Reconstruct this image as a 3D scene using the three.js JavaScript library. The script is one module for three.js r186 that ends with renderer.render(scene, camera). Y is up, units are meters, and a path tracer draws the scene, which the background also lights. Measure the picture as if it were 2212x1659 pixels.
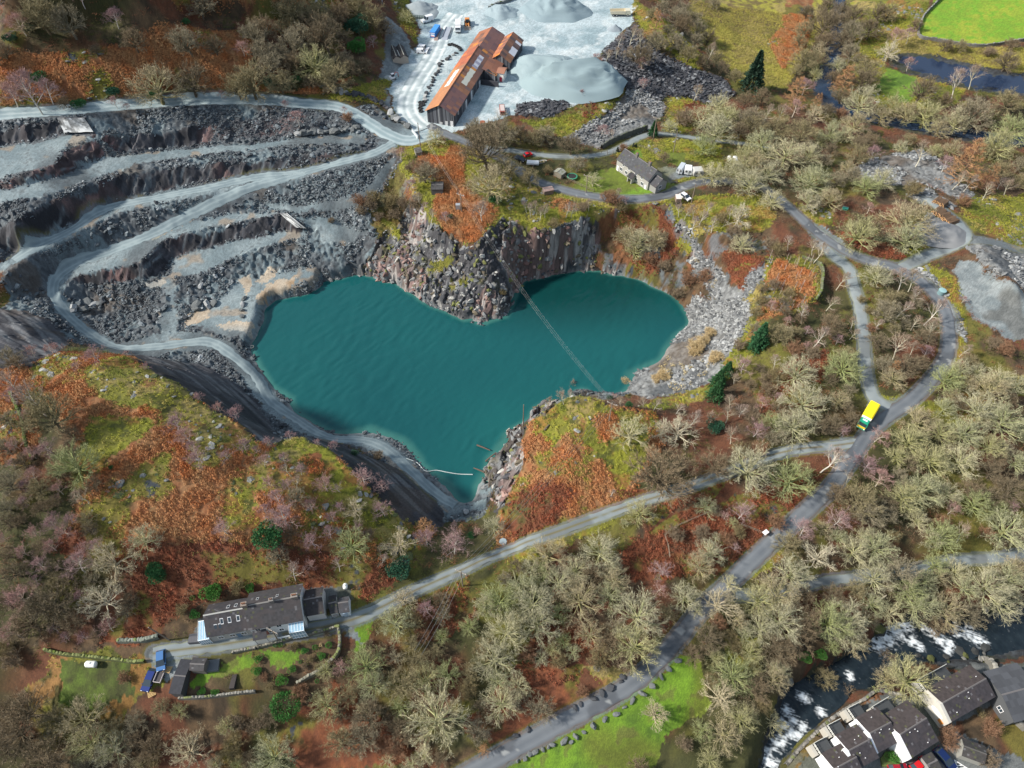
import * as THREE from 'three';
import { mergeVertices } from 'three/addons/utils/BufferGeometryUtils.js';

// ---------------------------------------------------------------- camera, sky, sun, exposure
const scene = new THREE.Scene();
const CAM_Y = 172, PITCH = 52 * Math.PI / 180, VFOV = 57;
const camera = new THREE.PerspectiveCamera(VFOV, 4 / 3, 1, 6000);
camera.position.set(0, CAM_Y, 0);
camera.rotation.set(-PITCH, 0, 0);
camera.updateMatrixWorld();
const renderer = new THREE.WebGLRenderer({ antialias: true });
renderer.setSize(1024, 768);
renderer.toneMapping = THREE.LinearToneMapping;
renderer.toneMappingExposure = 1.36;
renderer.shadowMap.enabled = true;

const SUN = new THREE.Vector3(-0.79, 0.60, 0.10).normalize();
const skyData = new Float32Array(256 * 128 * 4);
for (let j = 0; j < 128; j++) for (let i = 0; i < 256; i++) {
  const up = ((j + 0.5) / 128 - 0.5) * Math.PI, az = ((i + 0.5) / 256 - 0.5) * 2 * Math.PI;
  const y = Math.sin(up), x = Math.cos(az) * Math.cos(up), z = Math.sin(az) * Math.cos(up);
  const s = Math.max(0, x * SUN.x + y * SUN.y + z * SUN.z), k = (j * 256 + i) * 4;
  const hi = Math.max(0, y), glow = 0.9 * Math.pow(s, 6) + 0.35 * Math.pow(s, 2);
  const cloud = 0.5 + 0.5 * Math.sin(az * 3 + 2.1 * Math.sin(up * 5 + az)) * Math.sin(up * 7 - az * 2);
  const g = y < 0 ? 0.25 : 1;
  skyData[k] = g * 0.54 * (0.47 + 0.10 * cloud - 0.16 * hi + glow);
  skyData[k + 1] = g * 0.54 * (0.57 + 0.10 * cloud - 0.10 * hi + glow * 0.96);
  skyData[k + 2] = g * 0.54 * (0.72 + 0.09 * cloud - 0.02 * hi + glow * 0.88);
  skyData[k + 3] = 1;
}
const sky = new THREE.DataTexture(skyData, 256, 128, THREE.RGBAFormat, THREE.FloatType);
sky.mapping = THREE.EquirectangularReflectionMapping; sky.magFilter = THREE.LinearFilter; sky.needsUpdate = true;
scene.background = sky; scene.environment = sky;

const sun = new THREE.DirectionalLight(0xfff7ec, 4.8);
sun.position.copy(SUN).multiplyScalar(500).add(new THREE.Vector3(0, 0, -160));
sun.target.position.set(0, 0, -160);
sun.castShadow = true; sun.shadow.radius = 8; sun.shadow.mapSize.set(4096, 4096);
Object.assign(sun.shadow.camera, { left: -330, right: 330, top: 330, bottom: -330, near: 10, far: 1200 });
scene.add(sun, sun.target);

// ---------------------------------------------------------------- helpers
const rngOf = (seed) => () => { seed = (seed + 0x6d2b79f5) | 0; let t = Math.imul(seed ^ (seed >>> 15), 1 | seed); t = (t + Math.imul(t ^ (t >>> 7), 61 | t)) ^ t; return ((t ^ (t >>> 14)) >>> 0) / 4294967296; };
const lerp = (a, b, t) => a + (b - a) * t, clamp = (x, a, b) => Math.min(b, Math.max(a, x));
const sstep = (a, b, x) => { const t = clamp((x - a) / (b - a), 0, 1); return t * t * (3 - 2 * t); };
function hash(ix, iy, s) { let h = Math.imul(ix, 374761393) + Math.imul(iy, 668265263) + Math.imul(s, 1274126177); h = Math.imul(h ^ (h >>> 13), 1274126177); return ((h ^ (h >>> 16)) >>> 0) / 4294967296; }
function noise(x, y, s = 0) { // value noise 0..1
  const ix = Math.floor(x), iy = Math.floor(y); let fx = x - ix, fy = y - iy;
  fx = fx * fx * (3 - 2 * fx); fy = fy * fy * (3 - 2 * fy);
  const a = hash(ix, iy, s), b = hash(ix + 1, iy, s), c = hash(ix, iy + 1, s), d = hash(ix + 1, iy + 1, s);
  return a + (b - a) * fx + (c - a) * fy + (a - b - c + d) * fx * fy;
}
function fbm(x, y, s = 0, n = 4) { let v = 0, a = 0.5, t = 0; for (let i = 0; i < n; i++) { v += a * noise(x, y, s + i * 17); t += a; a *= 0.5; x = x * 2.03 + 11.3; y = y * 2.03 - 7.1; } return v / t; }
const ridge = (x, y, s = 0, n = 3) => { let v = 0, a = 0.5, t = 0; for (let i = 0; i < n; i++) { v += a * (1 - Math.abs(2 * noise(x, y, s + i * 31) - 1)); t += a; a *= 0.5; x = x * 2.1 + 3.7; y = y * 2.1 + 9.2; } return v / t; };

// angular broken rock: jittered cells, each a tilted facet; returns [height -0.5..0.5, cell number 0..1, distance to the rim]
function facets(x, y, s) {
  const ix = Math.floor(x), iy = Math.floor(y); let d1 = 9, d2 = 9, bx = 0, by = 0, cx = 0, cy = 0;
  for (let j = -1; j <= 1; j++) for (let i = -1; i <= 1; i++) { const px = ix + i + hash(ix + i, iy + j, s), py = iy + j + hash(ix + i, iy + j, s + 1), d = Math.hypot(px - x, py - y); if (d < d1) { d2 = d1; d1 = d; bx = ix + i; by = iy + j; cx = px; cy = py; } else if (d < d2) d2 = d; }
  const r = hash(bx, by, s + 2), tx = hash(bx, by, s + 3) - 0.5, ty = hash(bx, by, s + 4) - 0.5;
  return [(r - 0.5) * 0.7 + ((x - cx) * tx + (y - cy) * ty) * 0.9, hash(bx, by, s + 5), d2 - d1];
}
// the photograph's viewpoint: a survey pixel (in a 2212 x 1659 frame) and a height give a place on the ground
const FQ = 829.5 / Math.tan(VFOV * Math.PI / 360), SP = Math.sin(PITCH), CP = Math.cos(PITCH);
function at(u, v, h) { const dx = (u - 1106) / FQ, dy = (v - 829.5) / FQ, t = (CAM_Y - h) / (SP + dy * CP); return [t * dx, t * (-CP + dy * SP)]; }
const TU = [0, 554, 1108, 1658], TV = [0, 417, 828, 1242], TS = 0.2513;
const tq = (i, j, x, y) => [TU[i] + x * TS, TV[j] + y * TS]; // survey tile -> frame

const used = new Map();
function numbered(n) { const k = used.get(n) ?? 0; used.set(n, k + 1); return k ? n + '_' + String(k).padStart(3, '0') : n; }
function tag(o, label, category, group, kind) { if (label) o.userData.label = label; if (category) o.userData.category = category; if (group) o.userData.group = group; if (kind) o.userData.kind = kind; return o; }
function thing(name, label, category, x, y, z, turn = 0, group) { const o = new THREE.Group(); o.name = numbered(name); o.position.set(x, y, z); o.rotation.y = turn; scene.add(o); return tag(o, label, category, group); }

// a triangle collector with vertex colours
class MB {
  constructor() { this.p = []; this.c = []; this.col = [1, 1, 1]; this.jit = 0; this.r = rngOf(7); this.m = null; }
  color(r, g, b) { this.col = [r, g, b]; return this; }
  v(x, y, z, c) { if (this.m) { const e = this.m.elements; const X = e[0] * x + e[4] * y + e[8] * z + e[12], Y = e[1] * x + e[5] * y + e[9] * z + e[13], Z = e[2] * x + e[6] * y + e[10] * z + e[14]; x = X; y = Y; z = Z; } this.p.push(x, y, z); this.c.push(c[0], c[1], c[2]); }
  tri(a, b, c) { let k = this.col; if (this.jit) { const f = 1 + (this.r() - 0.5) * 2 * this.jit; k = [k[0] * f, k[1] * f, k[2] * f]; } this.v(...a, k); this.v(...b, k); this.v(...c, k); return this; }
  quad(a, b, c, d) { const j = this.jit; let k = this.col; if (j) { const f = 1 + (this.r() - 0.5) * 2 * j; const s = this.col; this.col = [s[0] * f, s[1] * f, s[2] * f]; this.jit = 0; this.tri(a, b, c).tri(a, c, d); this.col = s; this.jit = j; } else this.tri(a, b, c).tri(a, c, d); return this; }
  // box with slightly chamfered top edges
  box(cx, cy, cz, sx, sy, sz, ch = 0) {
    const x0 = cx - sx / 2, x1 = cx + sx / 2, y0 = cy - sy / 2, y1 = cy + sy / 2, z0 = cz - sz / 2, z1 = cz + sz / 2, t = y1 - ch, a = ch;
    this.quad([x0, y0, z1], [x1, y0, z1], [x1, t, z1], [x0, t, z1]).quad([x1, y0, z0], [x0, y0, z0], [x0, t, z0], [x1, t, z0]);
    this.quad([x1, y0, z1], [x1, y0, z0], [x1, t, z0], [x1, t, z1]).quad([x0, y0, z0], [x0, y0, z1], [x0, t, z1], [x0, t, z0]);
    this.quad([x0 + a, y1, z1 - a], [x1 - a, y1, z1 - a], [x1 - a, y1, z0 + a], [x0 + a, y1, z0 + a]).quad([x0, y0, z0], [x1, y0, z0], [x1, y0, z1], [x0, y0, z1]);
    if (ch) { this.quad([x0, t, z1], [x1, t, z1], [x1 - a, y1, z1 - a], [x0 + a, y1, z1 - a]).quad([x1, t, z1], [x1, t, z0], [x1 - a, y1, z0 + a], [x1 - a, y1, z1 - a]); this.quad([x1, t, z0], [x0, t, z0], [x0 + a, y1, z0 + a], [x1 - a, y1, z0 + a]).quad([x0, t, z0], [x0, t, z1], [x0 + a, y1, z1 - a], [x0 + a, y1, z0 + a]); }
    return this;
  }
  // prism: polygon of [a, b] in a plane pushed along the third axis; axis 'x' (a=z,b=y), 'z' (a=x,b=y), 'y' (a=x,b=z)
  prism(poly, axis, lo, hi) {
    const P = (q, w) => axis === 'x' ? [w, q[1], q[0]] : axis === 'z' ? [q[0], q[1], w] : [q[0], w, q[1]], n = poly.length;
    for (let i = 0; i < n; i++) { const a = poly[i], b = poly[(i + 1) % n]; this.quad(P(a, lo), P(b, lo), P(b, hi), P(a, hi)); }
    const T = THREE.ShapeUtils.triangulateShape(poly.map((q) => new THREE.Vector2(q[0], q[1])), []);
    for (const [a, b, c] of T) { this.tri(P(poly[a], lo), P(poly[b], lo), P(poly[c], lo)); this.tri(P(poly[c], hi), P(poly[b], hi), P(poly[a], hi)); }
    return this;
  }
  tube(pts, radii, sides = 6, cap = true) { // tapered tube through points
    let prev = null; const A = new THREE.Vector3(), U = new THREE.Vector3(), V = new THREE.Vector3();
    for (let i = 0; i < pts.length; i++) {
      const p = pts[i], q = pts[Math.min(i + 1, pts.length - 1)], o = pts[Math.max(i - 1, 0)];
      A.set(q[0] - o[0], q[1] - o[1], q[2] - o[2]).normalize(); if (i === 0) { U.set(Math.abs(A.y) > 0.9 ? 1 : 0, Math.abs(A.y) > 0.9 ? 0 : 1, 0); }
      V.crossVectors(A, U).normalize(); U.crossVectors(V, A).normalize();
      const r = Array.isArray(radii) ? radii[i] : radii, ring = [];
      for (let k = 0; k < sides; k++) { const t = k / sides * 2 * Math.PI, c = Math.cos(t) * r, s = Math.sin(t) * r; ring.push([p[0] + U.x * c + V.x * s, p[1] + U.y * c + V.y * s, p[2] + U.z * c + V.z * s]); }
      if (prev) for (let k = 0; k < sides; k++) this.quad(prev[k], prev[(k + 1) % sides], ring[(k + 1) % sides], ring[k]);
      if (cap && (i === 0 || i === pts.length - 1)) for (let k = 1; k < sides - 1; k++) this.tri(ring[0], ring[k], ring[k + 1]);
      prev = ring;
    }
    return this;
  }
  // a turned solid round a vertical axis: rows of [radius, y]
  lathe(cx, cz, rows, sides = 10) {
    let prev = null;
    for (const [r, y] of rows) { const ring = []; for (let k = 0; k < sides; k++) { const t = k / sides * 2 * Math.PI; ring.push([cx + Math.cos(t) * r, y, cz + Math.sin(t) * r]); } if (prev) for (let k = 0; k < sides; k++) this.quad(prev[k], prev[(k + 1) % sides], ring[(k + 1) % sides], ring[k]); prev = ring; }
    return this;
  }
  geo(creased = true) {
    const g = new THREE.BufferGeometry();
    g.setAttribute('position', new THREE.Float32BufferAttribute(this.p, 3));
    g.setAttribute('color', new THREE.Float32BufferAttribute(this.c, 3));
    g.computeVertexNormals(); return g;
  }
  build(name, mat, parent) { const m = new THREE.Mesh(this.geo(), mat); m.name = parent === scene ? numbered(name) : name; m.castShadow = m.receiveShadow = true; parent.add(m); return m; }
}
const std = (r, g, b, rough = 0.9, extra = {}) => new THREE.MeshStandardMaterial({ color: new THREE.Color().setRGB(r, g, b), roughness: rough, side: THREE.DoubleSide, ...extra });
const vcol = (rough = 0.92, extra = {}) => new THREE.MeshStandardMaterial({ vertexColors: true, roughness: rough, side: THREE.DoubleSide, ...extra });
const QUALITY = 1;
// ---------------------------------------------------------------- the lie of the land: heights solved between surveyed lines
const GX0 = -300, GZ0 = -430, GW = 601, GH = 441; // one-metre cells
const fixed = new Uint8Array(GW * GH), H = new Float32Array(GW * GH);
function seg(a, b) { const n = Math.max(1, Math.ceil(Math.hypot(b[0] - a[0], b[1] - a[1]) / 0.7)); for (let i = 0; i <= n; i++) { const t = i / n, x = Math.round(lerp(a[0], b[0], t) - GX0), z = Math.round(lerp(a[1], b[1], t) - GZ0); if (x >= 0 && z >= 0 && x < GW && z < GH) { const k = z * GW + x; H[k] = lerp(a[2], b[2], t); fixed[k] = 1; } } }
const wline = (l, closed) => { const p = []; for (let i = 0; i < l.length; i += 3) p.push([...at(l[i], l[i + 1], l[i + 2]), l[i + 2]]); if (closed) p.push(p[0]); return p; };
function C(l) { const p = wline(l); if (p.length === 1) { for (let a = 0; a < 6.28; a += 0.4) seg([p[0][0] + 2.5 * Math.cos(a), p[0][1] + 2.5 * Math.sin(a), p[0][2]], [p[0][0], p[0][1], p[0][2]]); } for (let i = 1; i < p.length; i++) seg(p[i - 1], p[i]); }
const flat = (h, l) => { const o = []; for (let i = 0; i < l.length; i += 2) o.push(l[i], l[i + 1], h); return o; };
const area = (h, l) => l.map((q) => q); // readability only

function growPoly(pts, d) { let s = 0; for (let i = 0; i < pts.length; i++) { const a = pts[i], b = pts[(i + 1) % pts.length]; s += a[0] * b[1] - b[0] * a[1]; } const k = s > 0 ? d : -d; return pts.map((p, i) => { const a = pts[(i + pts.length - 1) % pts.length], b = pts[(i + 1) % pts.length], nx = b[1] - a[1], nz = -(b[0] - a[0]), L = Math.hypot(nx, nz) || 1; return [p[0] + nx / L * k, p[1] + nz / L * k]; }); }
// lake shoreline, clockwise from the sandy ledge
const SHORE = [545,748, 556,722, 572,696, 574,666, 600,647, 654,641, 684,627, 701,615, 695,603, 732,602, 752,597, 770,590, 788,590, 797,594, 805,603, 828,608, 853,613, 868,624, 881,633, 911,656, 938,668, 969,678, 986,689, 1004,696, 1019,691, 1031,706, 1044,710, 1069,695, 1097,686, 1108,664, 1121,631, 1132,608, 1162,600, 1201,592, 1225,587, 1251,580, 1284,583, 1324,597, 1359,595, 1387,607, 1410,623, 1442,631, 1467,658, 1480,681, 1482,701, 1457,719, 1435,746, 1420,774, 1359,799, 1349,809, 1358,832, 1330,852];
const SHORE_B = [1176,866, 1148,878, 1143,901, 1123,913, 1107,921, 1089,934, 1064,974, 1047,989, 1039,1024, 1024,1044, 1016,1077, 999,1079, 981,1052, 961,1032, 941,1014, 916,1001, 913,984, 883,949, 856,936, 820,926, 805,916, 780,926, 730,931, 705,923, 665,898, 639,883, 637,856, 627,851, 594,833, 566,786];
const shoreW = wline(flat(0, [...SHORE, 1296,862, 1240,868, ...SHORE_B]), true);
for (let i = 1; i < shoreW.length; i++) seg([shoreW[i - 1][0], shoreW[i - 1][1], -0.9], [shoreW[i][0], shoreW[i][1], -0.9]);
{ const inner = growPoly(shoreW.slice(0, -1), -2.2); for (let i = 0; i < inner.length; i++) { const a = inner[i], b = inner[(i + 1) % inner.length], d = a[0] > 62 ? -1.3 : -3.2; seg([a[0], a[1], d], [b[0], b[1], d]); } }
C(flat(-9, [620,700, 700,680, 850,680, 1000,760, 1110,740, 1250,640, 1350,650, 1420,700, 1330,760, 1180,820, 1060,900, 1000,980, 900,900, 760,860, 660,800, 610,740]));

// haul road, hillside and quarry terraces
C([0,246,39.5, 126,234,38.5, 251,224,36.5, 377,216,33.5, 553,211,30.5, 654,221,28.5, 730,226,27, 768,243,26, 805,266,25, 830,281,24.2, 868,292,23.4, 906,287,22.8]);
C([0,236,40, 126,226,39, 251,216,37, 377,208,34, 553,204,31, 640,210,29.5]);
C([0,160,48, 200,150,46, 400,140,42, 560,150,37, 690,150,32]);
C([0,60,58, 200,50,55, 400,40,51, 560,40,45, 700,40,38, 790,60,30]);
C([0,-40,70, 300,-40,66, 560,-40,56, 760,-40,42, 830,-20,30]);
C([0,262,39.2, 126,250,38.2, 251,240,36.2, 377,230,33.2, 553,228,30, 690,234,27.8, 745,243,26.4]);
C([0,281,38.4, 83,266,38.2, 126,256,38, 188,257,36.8]);
C([0,312,34.6, 63,307,34.5, 138,290,34.5, 206,289,34.4]);
C([206,289,34.4, 264,290,32.4, 330,288,31, 420,275,30, 500,262,28.6, 553,262,28]);
C([195,297,34.2, 264,334,28.2, 377,317,26, 477,309,25.4, 554,300,25, 650,290,24.6, 755,280,24]);
C([660,255,26.8, 740,258,25.6, 773,272,24.8]);
C([0,392,34, 75,369,34, 121,357,34, 126,334,34, 141,317,34.2, 195,297,34.3]);
C([0,340,34.2, 90,325,34.3, 150,305,34.3]);
C([0,412,31.6, 100,392,31, 163,372,29.8, 176,357,29.4, 214,344,28.8, 264,334,28]);
C([0,440,31, 95,420,30.4, 226,360,28.4, 377,334,25.9, 528,317,25, 640,305,24.2, 770,296,23]);
C([201,393,28.2, 302,363,27, 402,345,25.9, 503,333,25.4, 554,338,25, 654,323,24.5, 793,313,23.4]);
C([790,300,23, 815,312,22.8]);
C([0,492,30, 50,467,29.6, 106,440,29, 163,417,28.4, 239,386,27.4, 314,373,26.6, 427,353,25.5, 554,345,24.8, 629,335,24.4, 720,330,24, 793,324,23.4]);
C([0,573,20, 25,543,20.6, 68,533,20.6, 136,487,21.4, 186,465,21.4, 239,437,21.3, 327,417,21, 402,402,20.8, 554,376,21.2, 642,369,21.4, 730,346,22, 795,329,22.4]);
C([0,595,19.8, 25,562,20.4, 88,530,20.5, 151,500,21.2, 226,455,21, 339,430,20.8, 452,409,20.7, 554,388,21, 642,377,21.4, 730,357,22, 805,334,22.4, 843,317,22.8]);
C([0,608,19.6, 33,578,20.2, 65,550,20.4, 163,503,21, 251,461,20.9, 352,441,20.7, 427,423,20.6, 554,396,20.9, 642,384,21.3, 740,364,21.8, 812,340,22.2, 850,322,22.6]);
C([0,655,14.6, 60,640,12.6, 108,614,11.7, 121,590,12.4, 176,558,13.6, 239,535,14, 302,507,15.1, 377,474,17, 440,437,19, 477,419,19.6, 540,399,20.4]);
C([121,640,11.4, 141,604,12, 210,570,13, 302,518,14.6, 427,482,15.2, 500,466,15, 554,458,14.6, 604,458,14]);
C([330,500,15.4, 400,462,17, 450,440,18.4, 500,415,19.8]);
C([560,440,16.2, 660,440,16, 760,430,17, 800,400,18.4, 830,360,20.6, 850,335,22]);
C([600,420,18, 680,405,19, 760,390,20]);
C([141,608,11.6, 176,593,12.6, 251,578,13.2, 299,570,13.5, 327,550,14, 332,535,14.3, 362,515,14.9, 402,503,15.1, 452,492,15, 528,480,14.8, 554,473,14.6, 600,461,14.2, 640,478,13.6, 680,492,12]);
C([190,612,9.4, 281,611,9, 327,595,9, 362,585,8.8, 362,559,9.8, 427,535,10.6, 503,517,11, 554,510,10.6, 617,496,10.4, 669,505,9.8, 690,508,9.2]);
C([290,630,8, 364,598,8.2, 420,560,9.4, 477,543,9.8, 554,525,9.9, 640,508,9.6, 680,506,9]);
C([460,580,8.4, 500,560,8.8, 560,535,9.4, 620,522,9.2, 690,515,8.8]);
C([190,650,5.8, 250,690,4.2, 300,670,4.4, 330,650,5.4]);
C([150,650,8.6, 200,708,5.4, 260,738,4.6]);
C([345,680,5.6, 365,640,6.6, 385,600,8]);
C([385,690,4.6, 392,643,5.8, 440,625,6, 477,625,5.2, 520,590,6, 554,580,6, 620,572,5.8, 692,560,5.8]);
C([400,700,4, 440,672,4, 500,640,4, 560,610,4.2, 640,585,4.4, 690,575,4.6]);
C([528,730,3.6, 543,702,3.6, 556,672,3.8, 561,646,3.8, 590,626,3.8, 645,617,3.8, 678,602,3.8, 688,590,3.9, 690,576,4]);
C([696,584,4, 732,580,4, 768,566,4.5, 800,572,4.8]);
// the lower road by the water
C([113,618,11.5, 121,643,10.5, 151,681,8.5, 201,724,6.6, 239,751,5.4, 276,754,4.8, 377,746,4, 427,736,3.5, 465,743,3, 503,769,2.8, 554,810,2.4, 579,858,2.2, 617,893,2.2, 667,923,2.2, 717,946,2.4, 780,949,2.4, 818,956,2.4, 856,984,2.2, 893,1021,2, 943,1067,1.6, 981,1089,1.4, 1010,1098,1.4]);
C([100,660,12, 140,700,10.5, 190,742,8.5]);
C([0,666,16, 60,672,15, 105,690,13, 161,739,9]);
C([0,700,23, 60,705,23, 110,735,20]);
C([20,797,33, 75,789,33, 131,763,33, 163,770,33, 221,779,34, 251,769,34.5, 281,771,34, 327,804,33, 384,829,32, 412,858,31, 460,888,30, 503,913,29, 554,951,28, 597,966,26, 644,944,24, 668,955,24, 705,969,23.5, 730,984,23.5, 760,1021,23, 800,1050,20.5, 838,1099,17, 855,1119,15.5, 888,1129,13, 926,1139,9.5, 950,1152,7]);
C([-60,800,34, -60,760,30, -80,700,20]);
C([296,766,6, 360,775,5, 432,788,4, 503,822,3.6, 554,868,3.2, 590,925,3.4, 612,945,3.6]);
C([400,772,3.4, 470,790,3.4, 520,800,3]);
C([640,935,4.5, 700,948,4, 760,972,3.6, 843,1000,3.2, 881,1028,3, 918,1054,2.6, 941,1074,2.4, 961,1106,2.4, 964,1126,2.6]);
C([975,1110,1.6, 1000,1120,1.8, 1030,1105,2, 1050,1085,3]);
// near hill
C([0,850,34, 100,850,34.5, 200,830,36, 280,840,36, 350,880,35]);
C([0,950,35, 150,950,36, 300,960,35, 450,960,32, 560,1000,29, 680,1030,26]);
C([0,1080,33, 150,1080,33, 300,1080,32, 500,1100,29, 640,1110,26, 760,1120,22]);
C([0,1200,28, 200,1190,28, 400,1190,27, 560,1190,25, 700,1190,21.5, 850,1190,17, 950,1190,12.5, 1030,1160,8]);
C([0,1290,23, 200,1290,22, 400,1265,21.5, 560,1250,21, 700,1245,19.5, 830,1240,17]);
C([0,1345,19, 150,1375,18, 300,1395,17.4, 345,1408,17, 450,1396,17, 600,1372,17, 750,1342,16.5, 810,1318,16, 870,1288,15.6, 900,1274,15.4, 1000,1230,14.6, 1090,1190,14.4, 1200,1150,15, 1350,1096,15.6, 1500,1047,17, 1600,1010,18, 1660,985,18.8, 1733,969,19.6, 1800,966,20, 1850,960,20]);
C([420,1378,17.8, 600,1348,17.8, 740,1318,17.4]);
C([430,1330,18, 560,1290,18, 680,1262,18, 750,1258,17.6]);
C([1060,1200,13, 1120,1190,13.6, 1090,1150,11, 1060,1130,7]);
C([300,1425,16.6, 390,1420,16.6, 550,1400,16, 740,1360,15.8]);
C([0,1420,16, 150,1440,15.4, 300,1480,14.4, 420,1500,14, 600,1480,13.5, 740,1430,13.5]);
C([0,1560,10, 300,1580,9, 600,1570,8, 900,1500,9.6, 1000,1420,11]);
C([0,1720,5, 400,1720,4, 800,1720,4, 1040,1700,5]);
// main road and the land beyond it
const ROAD_MAIN = [926,269,22.2, 956,286,22, 994,302,21.8, 1021,312,21.6, 1070,335,21.2, 1108,359,20.8, 1146,385,20.5, 1183,400,20.2, 1246,417,20, 1309,427,20, 1384,428,20, 1440,420,20, 1472,404,20, 1523,390,20, 1611,393,20, 1640,400,20, 1673,422,20.3, 1721,462,20.8, 1771,507,21.4, 1834,546,21.8, 1884,565,21.8, 1934,578,21.8, 1985,605,21.8, 2022,640,21.6, 2043,673,21.5, 2050,718,21.2, 2045,769,21, 2022,806,20.8, 1972,861,20.4, 1922,896,20.2, 1884,926,20, 1859,959,19.8, 1834,999,19.2, 1796,1052,18, 1746,1099,17, 1708,1133,16.2, 1658,1180,15.2, 1573,1262,13.6, 1510,1322,12.4, 1460,1385,11.4, 1410,1438,10.6, 1359,1481,10, 1296,1518,9.4, 1234,1550,8.8, 1158,1592,8.2, 1058,1646,7.4, 960,1700,6.8];
C(ROAD_MAIN);
const ROAD_SPUR = [1771,525,21.5, 1809,560,21.6, 1834,580,21.4, 1844,613,21, 1857,656,20.8, 1864,706,20.6, 1869,769,20.4, 1877,829,20.2, 1890,862,20.2, 1922,880,20.2];
C(ROAD_SPUR);
const LANE = [1040,318,21.4, 1108,326,20.6, 1203,338,20, 1284,335,19.5, 1322,326,18.8, 1359,308,17.8, 1400,291,17, 1447,290,16.6, 1498,298,16.2, 1585,308,15.6, 1660,318,15];
C(LANE);
const ROAD_SIDE = [1945,580,21.8, 1972,568,22, 2010,551,22.6, 2060,532,23.4, 2086,512,24, 2073,480,24.4, 2035,450,24.6, 2005,425,24.6];
C(ROAD_SIDE);
const ROAD_SIDE_B = [2086,520,24, 2130,518,24.4, 2220,530,25];
const TRACK_LOW = [1590,1285,13.4, 1660,1290,12.6, 1741,1265,12, 1784,1255,11.8, 1834,1249,11.6, 1910,1240,11.4, 1985,1229,11.2, 2060,1212,11, 2161,1205,10.6, 2240,1190,10.4];
C(TRACK_LOW);
// spur rim, cove and their feet
C([870,345,22.4, 880,380,21.5, 895,430,20.5, 931,482,19.5, 956,502,18.5, 991,524,17.5, 1021,535,17, 1034,524,18.5, 1051,503,20, 1082,467,21, 1108,471,21, 1123,485,20, 1166,502,18, 1229,489,18, 1271,467,19, 1322,450,19.5, 1364,440,19.6, 1422,447,19.6, 1455,484,17.5]);
C([850,370,19, 850,420,15, 870,470,12.5, 890,520,10, 930,560,9, 975,590,8.5, 1012,615,8, 1040,612,10]);
C([770,450,15, 800,480,13, 820,530,9, 860,580,5.4, 900,610,4, 960,650,2.5, 1000,675,2.4]);
C([720,470,12.4, 760,515,8.4, 800,560,5.6, 830,588,4]);
C([1080,640,6, 1095,560,12, 1102,510,16]);
C([1140,590,3, 1200,570,4, 1260,555,5, 1330,565,4.5, 1400,585,4, 1450,615,3.5]);
C([1270,520,9, 1340,500,11, 1410,510,11, 1460,540,9]);
C([900,350,22.6, 960,360,23.4, 1010,350,23, 1050,370,22.4]);
C([930,440,22.2, 990,470,21.6, 1030,480,21.4, 1060,440,22]);
C([1120,440,20.4, 1200,440,20, 1280,440,20]);
C([1455,484,17.5, 1480,510,15, 1510,540,13, 1560,590,12.5, 1610,640,16, 1650,630,19.6]);
C([1500,620,6, 1530,660,7, 1560,690,9, 1540,740,7.5, 1480,790,5, 1420,815,3.5, 1380,830,2.4]);
C([1620,600,19.6, 1650,560,20.4, 1700,555,21, 1750,580,21.5, 1780,600,21.6]);
C([1620,650,19, 1616,690,17, 1600,720,15, 1560,780,12, 1530,830,10, 1480,850,9, 1420,862,8]);
C([1460,470,19, 1520,500,19, 1600,520,20, 1680,500,20.5]);
C([1660,700,20, 1730,650,21, 1780,640,21.4, 1775,580,21.6]);
C([1700,740,18.5, 1760,690,18.5, 1790,650,18.5, 1800,620,19]);
C([1560,880,12, 1640,830,14, 1700,800,17, 1800,760,19.6, 1840,700,20.2]);
C([1480,940,16, 1580,940,17, 1700,920,18.6, 1820,880,19.6]);
C([1930,650,21, 1960,720,20.6, 1960,800,20.4]);
// knoll by the water
C([1148,911,18, 1170,898,19.5, 1191,886,20.5, 1215,866,21.4, 1239,852,22, 1269,858,22, 1309,876,21, 1374,884,19, 1415,892,17.6]);
C([1133,931,17, 1127,960,16, 1133,1004,14, 1112,1042,11, 1090,1075,8.5, 1085,1110,9]);
C([1240,930,20.5, 1220,1000,18, 1180,1060,15.6, 1150,1110,14.6]);
C([1350,960,19, 1350,1030,17]);
C([1100,985,4, 1078,1020,3, 1062,1055,2.6]);
C([1240,838,3.5, 1300,842,3.5, 1350,852,4.5, 1395,866,5.5]);
C([1142,905,5, 1165,885,6]);
// works yard, tips and the far meadows
C(flat(22, [888,10, 906,63, 903,100, 868,141, 843,163, 843,201, 855,239, 891,274, 918,285, 994,278, 1108,244, 1178,254, 1229,232, 1264,205, 1310,158, 1282,128, 1309,105, 1364,52, 1369,6, 1360,-40]));
C(flat(22, [930,30, 1000,120, 1150,200, 1250,100, 1200,20]));
C([1372,6,24, 1395,22,24, 1430,45,24, 1460,75,22, 1492,110,20, 1520,132,18]);
C([1385,-40,22, 1430,10,16, 1480,50,13, 1520,90,12, 1560,140,12, 1590,185,12.4]);
C([1320,150,22.6, 1330,175,22, 1345,190,20, 1300,235,21, 1250,260,20.6, 1190,265,21, 1130,262,21]);
C([1430,185,16, 1470,150,17.5, 1420,120,20.5]);
C([1380,210,17, 1450,215,14.6, 1540,215,12.6, 1580,205,12.4]);
C([1300,300,17, 1350,250,17.4, 1420,240,16, 1440,250,15.4]);
C([1230,310,19, 1300,320,18.4]);
C([1600,60,9, 1650,160,10, 1700,210,10, 1720,250,11]);
C([1560,-40,9, 1700,-40,7, 1780,-40,6]);
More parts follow.
